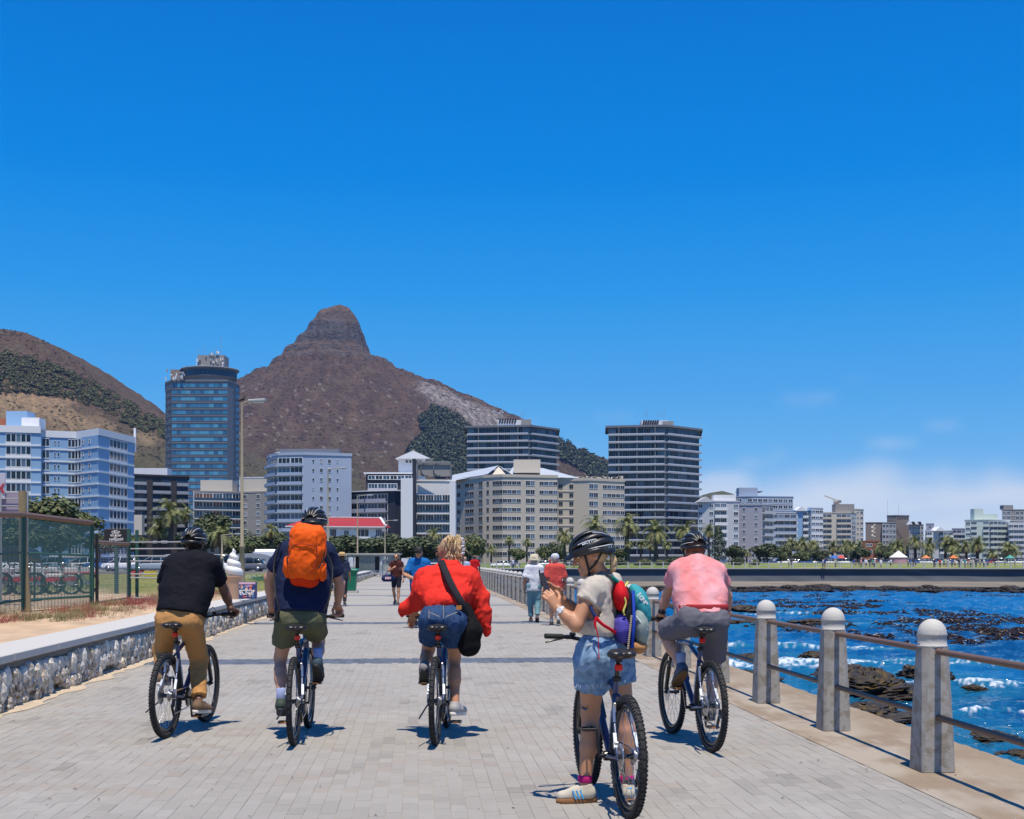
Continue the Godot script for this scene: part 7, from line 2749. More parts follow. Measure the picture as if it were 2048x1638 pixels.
func denim(c: Color) -> StandardMaterial3D:
	var m := cloth(c)
	overlay(m, cache.get_or_add("fade", noise_tex(0.03, 256, 61, [[0.2, Color(0.72, 0.75, 0.8)], [0.6, Color.WHITE], [0.8, Color(1, 1, 1)]])), 2.2)
	return m


func ride(a: Vector3, yaw: float) -> Transform3D:
	return Transform3D(Basis(UP, yaw), a)


func riders() -> void:
	M.weave = noise_tex(0.2, 256, 50)
	M.eye_white = mat(lin(0.7, 0.68, 0.66), 0.2)
	M.eye_dark = mat(lin(0.02, 0.015, 0.01), 0.1)
	M.lace = mat(lin(0.55, 0.53, 0.5), 0.8)
	M.helmet = mat(lin(0.012, 0.013, 0.016), 0.4)
	M.helmet_in = mat(lin(0.006, 0.006, 0.006), 0.9)
	M.strap = mat(lin(0.01, 0.01, 0.01), 0.7)
	M.saddle = mat(lin(0.014, 0.014, 0.015), 0.4)
	M.red_lens = mat(lin(0.72, 0.012, 0.008), 0.2)
	M.orange = mat(lin(0.6, 0.2, 0.02), 0.3)
	var skin := bumpy(mat(lin(0.50, 0.275, 0.19), 0.5), M.weave, 12.0, 0.04)
	skin.subsurf_scatter_enabled = true
	skin.subsurf_scatter_strength = 0.08
	var tan_skin: StandardMaterial3D = skin.duplicate()
	tan_skin.albedo_color = lin(0.46, 0.225, 0.125)
	var dark_skin: StandardMaterial3D = skin.duplicate()
	dark_skin.albedo_color = lin(0.14, 0.065, 0.042)
	M.skin = skin
	M.tan_skin = tan_skin
	M.dark_skin = dark_skin
	var black_shoe := mat(lin(0.02, 0.02, 0.024), 0.7)
	var white_sole := mat(lin(0.62, 0.6, 0.56), 0.7)
	var bike := bicycle_proto()
	# columns and rows of the wheels' contact points give each bicycle's place and heading
	var spots := [[332, 1476, -0.075, 0.0, "bicycle of the rider in black shirt and tan trousers, leftmost"], [588, 1491, 0.05, PI, "bicycle under the rider with the orange backpack"], [871, 1490, -0.035, 0.0, "bicycle under the blonde rider in the red blouse"], [1256, 1637, 0.165, -0.15, "bicycle straddled by the standing woman, nearest of all"], [1422, 1504, 0.165, -0.3, "bicycle under the rider in the pink shirt, rightmost of the riders"]]
	var bikes := []
	for q in spots:
		var c := copy_of(bike, ride(ground(q[0], q[1]) + UP * 0.002, q[2]), q[4], "blue hire bicycles of the riding group")
		var cr: Node3D = c.get_node("crank")
		cr.rotation.x = q[3]
		for p in cr.get_children():
			p.rotation.x = -q[3]
			if q[1] == 1637:
				p.get_child(0).free()
		bikes.append(c)
	# hire bicycles with red and white panels behind the green fence
	for k in 6:
		var c := copy_of(bike, ride(Vector3(at(10 + 33 * k, 0, 40.0 + 0.8 * (k % 2)).x, 0.43, -40.0 - 0.8 * (k % 2)), PI / 2 + 0.25 + 0.1 * (k % 3)), ["parked hire bicycle at the left border behind the green mesh", "parked hire bicycle just left of the near mesh post", "parked hire bicycle just right of the near mesh post", "parked hire bicycle in the middle of the green mesh", "fifth parked hire bicycle from the left behind the mesh", "parked hire bicycle beside the mesh's far post"][k], "parked red and white hire bicycles")
		paint(c, "frame", mat(lin(0.6, 0.6, 0.62), 0.4) if k % 3 else mat(lin(0.5, 0.02, 0.04), 0.4))
		var pc := Vector3(0, 0.78, 0.0)
		var ps := st_new()
		boxat(ps, pc, Vector3(0.34, 0.2, 0.44), 0.02)
		part("carrier_box", done(ps), mat(lin(0.66, 0.62, 0.63), 0.5), c)
		ps = st_new()
		boxat(ps, pc + Vector3(0, -0.07, 0), Vector3(0.35, 0.05, 0.45), 0.01)
		boxat(ps, Vector3(0, 0.5, -0.55), Vector3(0.06, 0.16, 0.42), 0.02)
		part("red_panel", done(ps), mat(lin(0.55, 0.012, 0.05), 0.5), c)
		ps = st_new()
		boxat(ps, Vector3(0, 0.63, -0.5), Vector3(0.07, 0.1, 0.5), 0.02)
		part("white_panel", done(ps), mat(lin(0.66, 0.64, 0.65), 0.5), c)
	bike.free()

	# A: black shirt, tan trousers
	var J := {"hl": at(339, 1243, 11.25), "hr": at(381, 1243, 11.25), "kl": at(325, 1302, 11.62), "kr": at(398, 1318, 11.55), "al": at(324, 1346, 11.33), "ar": at(398, 1401, 11.28), "sl": at(343, 1130, 11.42), "sr": at(424, 1129, 11.42), "nk": at(386, 1112, 11.48), "hd": at(389, 1089, 11.56), "el": at(325, 1176, 11.66), "er": at(448, 1180, 11.62), "wl": at(348, 1218, 11.62), "wr": at(462, 1217, 11.66), "fwd": Vector3(0.15, -0.12, -1), "cl": "grip", "cr": "grip", "dl": Vector3(0.1, -0.15, -1), "dr": Vector3(0.35, -0.3, -1)}
	var o := thing("person", "rider in a black T-shirt, tan trousers and black helmet, leftmost of the cyclists", "person", ground(358, 1450))
	body(o, J, dark_skin, {"arm": 1.08})
	tee(o, J, cloth(lin(0.008, 0.009, 0.014)), {"fit": 1.12, "sleeve": 0.68, "cuff": 0.068, "fold": 0.012, "long": -0.04, "waist": 1.2, "stretch": Vector3(1, 0.6, 1)})
	legwear(o, J, cloth(lin(0.44, 0.23, 0.085)), {"len": 1.9, "fit": 1.08, "called": "trousers", "fold": 0.013, "rise": 0.085})
	for s in ["l", "r"]:
		shoe(o, J["a" + s] - UP * 0.01, Vector3(0.35 if s == "r" else 0.05, -0.1, -1), UP, mat(lin(0.16, 0.1, 0.06), 0.8), white_sole)
	hair_cap(o, J, mat(lin(0.01, 0.008, 0.007), 0.8), {"nape": -0.05})
	helmet(o, J)

	# B: navy shirt, olive shorts
	J = {"hl": at(577, 1240, 10.85), "hr": at(624, 1239, 10.85), "kl": at(561, 1314, 11.08), "kr": at(637, 1283, 11.22), "al": at(562, 1402, 10.86), "ar": at(636, 1322, 10.88), "sl": at(569, 1104, 11.02), "sr": at(655, 1106, 11.02), "nk": at(622, 1080, 11.06), "hd": at(629, 1051, 11.14), "el": at(538, 1156, 11.12), "er": at(680, 1168, 11.12), "wl": at(543, 1214, 11.22), "wr": at(675, 1210, 11.2), "fwd": Vector3(0.12, -0.12, -1), "cl": "grip", "cr": "grip", "dl": Vector3(-0.05, -0.7, -0.8), "dr": Vector3(0.12, -0.65, -0.8)}
	o = thing("person", "tall rider in a navy T-shirt and olive shorts carrying an orange backpack", "person", ground(605, 1465))
	body(o, J, skin, {"arm": 1.12, "leg": 1.06})
	tee(o, J, cloth(lin(0.013, 0.02, 0.058)), {"fit": 1.12, "sleeve": 0.66, "cuff": 0.076, "fold": 0.016, "long": -0.03, "waist": 1.14})
	legwear(o, J, cloth(lin(0.115, 0.12, 0.07)), {"len": 0.58, "fit": 1.06, "hem": 0.098, "fold": 0.010, "rise": 0.075})
	shoe(o, J.al, Vector3(-0.1, -0.3, -1), UP, mat(lin(0.03, 0.05, 0.04), 0.8), black_shoe, cloth(lin(0.3, 0.36, 0.6)))
	shoe(o, J.ar, Vector3(0.02, -0.75, -1), Vector3(0, 1, -0.6), mat(lin(0.02, 0.05, 0.07), 0.8), black_shoe, cloth(lin(0.3, 0.36, 0.6)))
	hair_cap(o, J, mat(lin(0.3, 0.28, 0.26), 0.8), {"nape": -0.06})
	helmet(o, J)
	orange_pack()

	# C: red blouse, denim shorts, blonde
	J = {"hl": at(866, 1242, 10.78), "hr": at(906, 1242, 10.78), "kl": at(856, 1302, 11.1), "kr": at(909, 1314, 11.02), "al": at(849, 1330, 10.84), "ar": at(911, 1407, 10.84), "sl": at(866, 1150, 11.12), "sr": at(934, 1152, 11.12), "nk": at(899, 1130, 11.2), "hd": at(897, 1102, 11.28), "el": at(834, 1190, 11.25), "er": at(956, 1204, 11.25), "wl": at(829, 1224, 11.3), "wr": at(952, 1236, 11.32), "fwd": Vector3(-1, -0.05, -0.45), "cl": "open", "cr": "grip", "dl": Vector3(-0.35, -0.75, -0.5), "dr": Vector3(0.1, -0.3, -1)}
	o = thing("person", "blonde rider in a billowing red blouse and denim shorts, head turned left", "person", ground(881, 1470))
	body(o, J, tan_skin, {"leg": 1.02, "arm": 0.9, "torso": 0.75})
	var red := cloth(lin(0.66, 0.032, 0.022))
	var f := Field.new(at(785, 1290, 11.7), at(1000, 1100, 10.5), 0.013)
	f.cap(at(866, 1160, 11.08), at(930, 1162, 11.08), 0.12, 0.125, 0.06).cap(at(858, 1182, 10.98), at(915, 1190, 10.95), 0.13, 0.12, 0.06)
	f.cap(at(853, 1160, 11.05), at(846, 1192, 11.02), 0.11, 0.11, 0.05).cap(at(890, 1135, 11.16), at(908, 1135, 11.16), 0.07, 0.07, 0.05)
	f.cap(at(848, 1195, 11.06), at(832, 1208, 11.1), 0.09, 0.062, 0.04).cap(at(832, 1208, 11.1), at(808, 1218, 11.12), 0.06, 0.055, 0.03).cap(at(808, 1214, 11.12), at(800, 1228, 11.12), 0.04, 0.03, 0.02)
	f.cap(at(936, 1158, 11.1), at(956, 1196, 11.12), 0.1, 0.095, 0.05).cap(at(956, 1196, 11.12), at(968, 1235, 11.1), 0.095, 0.07, 0.04).cap(at(962, 1225, 11.1), at(974, 1266, 11.08), 0.085, 0.035, 0.03)
	f.cap(at(870, 1204, 10.84), at(906, 1204, 10.84), 0.095, 0.095, 0.05)
	f.ripple(nz, 0.016, 5.5, Vector3(1, 0.6, 1)).ripple(nz, 0.005, 16.0).crease(nz, 0.013, 4.5, Vector3(1.5, 0.7, 1), Basis(Vector3(0, 0, 1), 0.4))
	f.cut(at(888, 1224, 10.9), Vector3(0, -1, 0), 0.26)
	f.cut(at(798, 1228, 11.12), Vector3(-0.75, -0.5, 0), 0.09)
	f.cut(at(979, 1272, 11.08), Vector3(0.4, -1, 0), 0.09)
	part("blouse", net_mesh(f, Transform3D(Basis.IDENTITY, -o.position)), red, o)
	var dn := legwear(o, J, denim(lin(0.035, 0.075, 0.17)), {"len": 0.56, "fit": 1.06, "hem": 0.1, "fold": 0.008, "rise": 0.115})
	var st := st_new()
	for q in [[858, 1224, 879, 1233], [892, 1233, 915, 1224], [858, 1220, 858, 1236], [887, 1210, 887, 1236]]:
		beam(st, at(q[0], q[1], 10.63) - o.position, at(q[2], q[3], 10.63) - o.position, 0.004, 0.006)
	part("stitching", done(st), mat(lin(0.42, 0.36, 0.3), 0.8), dn)
	slab("leather_patch", mat(lin(0.42, 0.17, 0.03), 0.7), dn, Transform3D(Basis.IDENTITY, at(918, 1215, 10.68) - o.position), Vector3(0.045, 0.035, 0.02))
	shoe(o, J.al, Vector3(-0.1, -0.65, -1), Vector3(0, 1, -0.5), mat(lin(0.2, 0.19, 0.2), 0.8), black_shoe)
	shoe(o, J.ar, Vector3(0.4, -0.1, -1), UP, mat(lin(0.34, 0.34, 0.34), 0.7), white_sole)
	var blonde := bumpy(mat(lin(0.62, 0.44, 0.23), 0.5), noise_tex(0.15, 256, 71), 8.0, 0.8)
	M.blonde = blonde
	hair_cap(o, J, blonde, {"rough": 0.016, "line": 0.05, "nape": -0.09})
	var hx := frame(J.hd - o.position, J.fwd)
	f = Field.new(Vector3(-0.15, -0.15, -0.02), Vector3(0.15, 0.2, 0.24), 0.008)
	f.ell(Vector3(0, 0.02, 0.1), Vector3(0.06, 0.1, 0.05)).cap(Vector3(0.01, 0.09, 0.08), Vector3(-0.02, 0.13, 0.1), 0.03, 0.015).cap(Vector3(0.0, -0.05, 0.08), Vector3(0.03, -0.1, 0.06), 0.035, 0.02)
	f.ripple(nz, 0.02, 22.0, Vector3(1, 0.5, 1))
	part("hair_knot", net_mesh(f, hx), blonde, o)
	st = st_new()
	var r := RandomNumberGenerator.new()
	r.seed = 4
	var st2 := st_new()
	for k in 150:
		var a := r.randf_range(-1.7, 1.7)
		var p := Vector3(sin(a) * 0.083, r.randf_range(-0.1, 0.125), 0.02 + cos(a) * 0.095)
		var out := r.randf_range(1.0, 1.35)
		tube(st if k % 3 else st2, spline([hx * (p * 0.97), hx * (p * 1.1 + Vector3(r.randf_range(-0.03, 0.03), r.randf_range(-0.03, 0.03), 0)), hx * (p * out + Vector3(r.randf_range(-0.05, 0.05), r.randf_range(-0.07, 0.03), r.randf_range(-0.01, 0.03)))], 5), [0.005, 0.005, 0.004, 0.003, 0.001], 4)
	part("light_strands", done(st2), mat(lin(0.72, 0.6, 0.42), 0.5), o).set_meta("kind", "stuff")
	part("loose_strands", done(st), blonde, o).set_meta("kind", "stuff")
	st = st_new()
	for k in 5:
		box(st, hx * Transform3D(Basis(Vector3(1, 0, 0), 0.3), Vector3(-0.02 + 0.012 * (k % 2), 0.1 - 0.032 * k, 0.155)), Vector3(0.04, 0.02, 0.016), 0.003)
	part("hair_claw", done(st), M.white, o)
	slab("sunglasses", M.gloss_black, o, hx * Transform3D(Basis.IDENTITY, Vector3(0, 0.013, -0.1)), Vector3(0.135, 0.035, 0.014))
	sling_bag()

	# D: the standing woman with a phone
	J = {"hl": at(1186, 1322, 7.92), "hr": at(1231, 1320, 8.12), "kl": at(1181, 1422, 8.05), "kr": at(1248, 1420, 8.1), "al": at(1170, 1566, 8.0), "ar": at(1254, 1566, 8.08), "sl": at(1183, 1180, 7.87), "sr": at(1224, 1166, 8.2), "nk": at(1206, 1153, 8.03), "hd": at(1183, 1112, 7.98), "el": at(1152, 1250, 7.8), "er": at(1152, 1226, 8.12), "wl": at(1113, 1214, 7.84), "wr": at(1121, 1196, 8.02), "fwd": Vector3(-1, -0.22, 0.08), "hup": Vector3(-0.2, 1, 0), "back": Vector3(0.7, 0, 0.5), "cl": "hold", "cr": "point", "dl": Vector3(-0.62, 1, -0.1), "pl": Vector3(0.35, 0.1, 1), "dr": Vector3(-0.75, 0.75, 0.15), "pr": Vector3(0.4, 0.5, -0.8)}
	o = thing("person", "standing woman in an off-white top and denim shorts, looking down at a phone", "person", ground(1200, 1608))
	body(o, J, tan_skin, {"cell": 0.009, "fine": true, "arm": 1.06, "leg": 1.14, "torso": 0.7})
	f = Field.new(at(1135, 1300, 8.5), at(1270, 1130, 7.6), 0.01)
	f.cap(at(1193, 1182, 7.95), at(1193, 1250, 7.95), 0.092, 0.1, 0.05).cap(at(1211, 1176, 8.1), at(1209, 1250, 8.1), 0.092, 0.1, 0.05)
	f.cap(at(1190, 1257, 7.97), at(1210, 1257, 8.08), 0.108, 0.108, 0.04).cap(at(1205, 1163, 8.02), at(1186, 1177, 7.89), 0.064, 0.066, 0.04).cap(at(1205, 1163, 8.02), at(1222, 1170, 8.17), 0.064, 0.066, 0.04)
	for e in ["l", "r"]:
		f.cap(J["s" + e], J["s" + e].lerp(J["e" + e], 0.5), 0.067, 0.07, 0.03)
		f.cut(J["s" + e].lerp(J["e" + e], 0.34), J["e" + e] - J["s" + e] + Vector3(-0.02, 0.0, 0), 0.12)
	f.ripple(nz, 0.007, 8.0, Vector3(1, 0.6, 1)).crease(nz, 0.009, 5.0, Vector3(1.6, 0.6, 1), Basis(Vector3(0, 0, 1), -0.5))
	f.cut(at(1200, 1271, 8.02), Vector3(-0.12, -1, 0), 0.3)
	part("knit_top", net_mesh(f, Transform3D(Basis.IDENTITY, -o.position)), bumpy(mat(lin(0.52, 0.475, 0.41), 0.95), M.weave, 5.0, 0.5), o)
	dn = legwear(o, J, denim(lin(0.21, 0.33, 0.47)), {"len": 0.5, "fit": 1.04, "hem": 0.112, "cell": 0.01, "fold": 0.012, "freq": 9.0, "rise": 0.205, "hemtilt": Vector3(0, 0.15, 0)})
	st = st_new()
	r.seed = 6
	for k in 14:
		var p := at(rr(1152, 1205), rr(1366, 1371), 7.85) - o.position
		tube(st, [p, p + Vector3(rr(-0.015, 0.015), -rr(0.01, 0.03), 0.0)], 0.0022, 4)
	for q in [[1172, 1290, 1186, 1288], [1180, 1302, 1208, 1310], [1165, 1328, 1178, 1338]]:
		beam(st, at(q[0], q[1], 7.815) - o.position, at(q[2], q[3], 7.82) - o.position, 0.006, 0.012)
	part("frayed_threads", done(st), mat(lin(0.5, 0.56, 0.62), 0.9), dn)
	var cream_shoe := mat(lin(0.48, 0.44, 0.36), 0.8)
	var gum := mat(lin(0.26, 0.11, 0.035), 0.7)
	var pink := cloth(lin(0.45, 0.02, 0.16))
	shoe(o, J.al + Vector3(0, -0.018, 0), Vector3(-1, -0.02, 0.12), UP, cream_shoe, gum, null, 1.0, true)
	shoe(o, J.ar + Vector3(0, -0.018, 0), Vector3(-0.25, -0.02, -1), UP, cream_shoe, gum, null, 1.0, true)
	for s in ["l", "r"]:
		st = st_new()
		lathe(st, [[0.043, 0.0], [0.046, 0.012], [0.046, 0.04], [0.042, 0.045]], 14)
		part("sock", done(st), pink, o, Transform3D(Basis.IDENTITY, J["a" + s] - o.position + UP * 0.006))
	hair_cap(o, J, blonde, {"cell": 0.006, "line": 0.04, "nape": -0.055, "rough": 0.004})
	f = Field.new(at(1215, 1160, 8.2), at(1260, 1095, 7.8), 0.006)
	f.ell(at(1222, 1124, 7.99), Vector3(0.042, 0.055, 0.045)).cap(at(1212, 1113, 7.99), at(1217, 1118, 7.99), 0.03).cap(at(1226, 1138, 7.99), at(1221, 1146, 7.99), 0.022, 0.008)
	f.ripple(nz, 0.012, 26.0)
	part("hair_bun", net_mesh(f, Transform3D(Basis.IDENTITY, -o.position)), blonde, o)
	var hel := helmet(o, J, {"visor": true, "scale": 1.0})
	var word := "RALEIGH"
	for k in word.length():
		var th := 1.15 + 0.095 * k
		var sw := -1.16
		var n := Vector3(sin(th) * sin(sw), sin(th) * cos(sw), -cos(th))
		var zdir := (n * Vector3(1, 0.9, 0.55)).normalized()
		var along := Vector3(cos(th) * sin(sw), cos(th) * cos(sw), sin(th)).normalized()
		along = (along - zdir * along.dot(zdir)).normalized()
		text(word[k], 0.02, M.decal, hel, Transform3D(Basis(along, zdir.cross(along), zdir) * Basis.from_scale(Vector3(0.75, 1, 1)), Vector3(0, 0.04, 0.012) + n * Vector3(0.108, 0.128, 0.154)), "lettering", true, 0.004)
	st = st_new()
	var arm_dir: Vector3 = (J.wl - J.el).normalized()
	var wx := frame(J.wl - arm_dir * 0.035 - o.position, arm_dir, Vector3(0, 0, 1))
	lathe(st, [[0.029, -0.011], [0.033, -0.009], [0.033, 0.009], [0.029, 0.011]], 16, wx * Transform3D(Basis(Vector3(1, 0, 0), PI / 2), Vector3.ZERO))
	box(st, wx * Transform3D(Basis.IDENTITY, Vector3(0, 0.033, 0)), Vector3(0.034, 0.012, 0.038), 0.004)
	part("watch", done(st), mat(lin(0.62, 0.62, 0.64), 0.4), o)
	var ph := at(1090, 1168, 7.9)
	var pd := (at(1083, 1148, 7.9) - at(1098, 1190, 7.9)).normalized()
	var px := Basis(pd.cross(Vector3(0.35, 0.1, 1).normalized()).normalized(), pd, Vector3.ZERO)
	px.z = px.x.cross(px.y)
	var phone := thing("phone", "dark mobile phone held up by the standing woman, seen edge-on", "phone", ph)
	st = st_new()
	box(st, Transform3D(px, Vector3.ZERO), Vector3(0.009, 0.148, 0.072), 0.003)
	part("case", done(st), mat(lin(0.03, 0.04, 0.07), 0.4), phone)
	st = st_new()
	box(st, Transform3D(px, px.x * 0.0046), Vector3(0.001, 0.14, 0.066))
	part("screen", done(st), mat(lin(0.01, 0.01, 0.012), 0.08), phone)
	colour_pack()

	# E: pink shirt, grey shorts
	J = {"hl": at(1384, 1243, 10.42), "hr": at(1428, 1243, 10.42), "kl": at(1327, 1264, 10.72), "kr": at(1428, 1322, 10.72), "al": at(1362, 1332, 10.55), "ar": at(1421, 1414, 10.52), "sl": at(1356, 1140, 10.68), "sr": at(1434, 1144, 10.68), "nk": at(1392, 1118, 10.74), "hd": at(1388, 1101, 10.84), "el": at(1333, 1190, 10.86), "er": at(1455, 1192, 10.86), "wl": at(1322, 1228, 10.9), "wr": at(1456, 1226, 10.9), "fwd": Vector3(-0.25, -0.2, -1), "cl": "grip", "cr": "grip", "dl": Vector3(-0.1, -0.35, -1), "dr": Vector3(0.0, -0.3, -1)}
	o = thing("person", "rider in a faded pink T-shirt, grey shorts and black helmet, rightmost of the cyclists", "person", ground(1400, 1490))
	body(o, J, skin, {"arm": 1.02, "leg": 1.02})
	var rose := cloth(lin(0.70, 0.36, 0.40))
	overlay(rose, noise_tex(0.011, 256, 90, [[0.25, Color(1, 0.8, 0.76)], [0.7, Color.WHITE]]), 1.3)
	tee(o, J, rose, {"fit": 1.12, "sleeve": 0.52, "cuff": 0.075, "fold": 0.013, "long": -0.01, "waist": 1.0})
	st = st_new()
	var belt := []
	for k in 24:
		var a := TAU * k / 24.0
		belt.append(at(1406, 1215, 10.46) - o.position + Vector3(cos(a) * 0.205, 0.0, sin(a) * 0.12))
	tube(st, belt, 0.03, 7, false, true, UP, 0.35)
	part("waistband", done(st), cloth(lin(0.30, 0.03, 0.035)), o)
	legwear(o, J, cloth(lin(0.125, 0.125, 0.15)), {"len": 0.88, "fit": 1.1, "hem": 0.09, "fold": 0.015, "freq": 7.0, "rise": 0.1})
	shoe(o, J.al, Vector3(-0.35, -0.75, -1), Vector3(0, 1, -0.5), mat(lin(0.07, 0.09, 0.14), 0.8), mat(lin(0.13, 0.07, 0.03), 0.8), cloth(lin(0.35, 0.38, 0.5)))
	shoe(o, J.ar, Vector3(0.1, -0.2, -1), UP, mat(lin(0.1, 0.1, 0.11), 0.8), black_shoe)
	hair_cap(o, J, mat(lin(0.2, 0.09, 0.045), 0.7), {"nape": -0.03})
	helmet(o, J)
	var strap := st_new()
	lathe(strap, [[0.033, -0.014], [0.035, 0.0], [0.033, 0.014]], 14, frame(J.wl - o.position + Vector3(0.005, 0.02, 0.02), J.wl - J.el) * Transform3D(Basis(Vector3(1, 0, 0), PI / 2), Vector3.ZERO))
	part("wristband", done(strap), M.black, o)


func orange_pack() -> void:
	var c := at(613, 1112, 10.74)
	var o := thing("backpack", "bright orange backpack with a lid pocket, on the back of the navy-shirted rider", "backpack", c)
	var m := cloth(lin(0.80, 0.105, 0.008), 0.6)
	var lean := Basis(Vector3(0, 0, 1), -0.11) * Basis(Vector3(1, 0, 0), 0.12)
	var f := Field.new(Vector3(-0.28, -0.34, -0.2), Vector3(0.28, 0.38, 0.24), 0.009)
	f.cap(lean * Vector3(-0.06, 0.18, 0), lean * Vector3(0.06, 0.18, 0), 0.095, 0.095, 0.05).cap(lean * Vector3(-0.055, 0.05, 0.01), lean * Vector3(0.055, 0.05, 0.01), 0.108, 0.108, 0.08).cap(lean * Vector3(-0.05, -0.12, 0.02), lean * Vector3(0.05, -0.12, 0.02), 0.108, 0.108, 0.08)
	f.ripple(nz, 0.016, 5.0, Vector3(1.4, 0.6, 1)).ripple(nz, 0.008, 15.0, Vector3(0.8, 1.1, 1))
	var b := part("bag", net_mesh(f), m, o)
	f = Field.new(Vector3(-0.28, -0.2, -0.2), Vector3(0.28, 0.36, 0.26), 0.009)
	f.ell(lean * Vector3(-0.01, 0.13, 0.085), Vector3(0.115, 0.13, 0.05)).ell(lean * Vector3(-0.01, -0.03, 0.105), Vector3(0.12, 0.14, 0.05))
	f.ripple(nz, 0.014, 7.0).ripple(nz, 0.006, 19.0)
	part("front_pocket", net_mesh(f), m, o)
	for s in [-1.0, 1.0]:
		f = Field.new(Vector3(-0.3, -0.28, -0.2), Vector3(0.3, 0.05, 0.24), 0.009)
		f.ell(lean * Vector3(0.15 * s, -0.11, 0.02), Vector3(0.04, 0.095, 0.06))
		f.ripple(nz, 0.012, 14.0)
		part("side_pocket", net_mesh(f), m, o)
	f = Field.new(Vector3(-0.3, -0.34, -0.2), Vector3(0.3, 0.05, 0.24), 0.009)
	f.cap(lean * Vector3(-0.05, -0.19, 0.03), lean * Vector3(0.06, -0.19, 0.03), 0.075, 0.075, 0.03)
	f.ripple(nz, 0.008, 12.0)
	part("base_panel", net_mesh(f), cloth(lin(0.62, 0.035, 0.004), 0.6), o)
	for q in [[Vector3(-0.1, 0.1, 0.125), Vector3(0, 0.12, 0.145), Vector3(0.1, 0.1, 0.125)], [Vector3(0.09, 0.14, 0.1), Vector3(0.11, -0.02, 0.13), Vector3(0.07, -0.12, 0.14)]]:
		part("seam", tubes(spline(q.map(func(v): return lean * v), 10), 0.005, 5), mat(lin(0.3, 0.03, 0.005), 0.8), b)
	for s in [-1.0, 1.0]:
		part("strap", tubes(spline([lean * Vector3(0.14 * s, 0.12, 0.03), lean * Vector3(0.16 * s, 0.02, 0.06), lean * Vector3(0.13 * s, -0.08, 0.1)], 8), 0.006, 5), M.strap, o)
		var sh := st_new()
		tube(sh, spline([at(600 + 38 * s, 1085, 10.9) - c, at(606 + 58 * s, 1130, 10.87) - c, at(606 + 54 * s, 1190, 10.72) - c, at(604 + 44 * s, 1222, 10.7) - c], 12), 0.016, 6, true, false, Vector3(0, 0, 1), 0.5)
		part("shoulder_strap", done(sh), M.strap, o)
	var st := st_new()
	tube(st, [at(556, 1222, 10.68) - c, at(553, 1244, 10.7) - c], 0.018, 6, true, false, Vector3(1, 0, 0), 0.4)
	part("strap_end", done(st), M.strap, o)


func sling_bag() -> void:
	var c := at(940, 1262, 10.86)
	var o := thing("sling_bag", "black crescent sling bag hanging at the right hip of the blonde rider", "bag", c)
	var f := Field.new(Vector3(-0.2, -0.36, -0.16), Vector3(0.22, 0.36, 0.16), 0.011)
	f.cap(at(930, 1215, 10.88) - c, at(941, 1262, 10.84) - c, 0.055, 0.095, 0.04).cap(at(941, 1262, 10.84) - c, at(938, 1290, 10.84) - c, 0.095, 0.1, 0.04)
	f.ripple(nz, 0.012, 6.0)
	var m := cloth(lin(0.008, 0.008, 0.009))
	part("bag", net_mesh(f), m, o)
	var st := st_new()
	tube(st, spline([at(884, 1126, 11.06) - c, at(932, 1230, 10.8) - c], 18), 0.01)
	st = st_new()
	var pts := spline([at(882, 1122, 11.1) - c, at(892, 1146, 10.88) - c, at(906, 1176, 10.76) - c, at(922, 1204, 10.71) - c, at(933, 1232, 10.76) - c], 18)
	var rings := []
	for k in pts.size():
		var t: Vector3 = (pts[mini(k + 1, 17)] - pts[maxi(k - 1, 0)]).normalized()
		rings.append(ring(pts[k], t, 0.01, 8, 0.0, 3.1, (Vector3(0, 0.25, 1) - t * t.dot(Vector3(0, 0.25, 1))).normalized()))
	loft(st, rings, true, 1)
	part("strap", done(st), cloth(lin(0.022, 0.022, 0.028)), o)


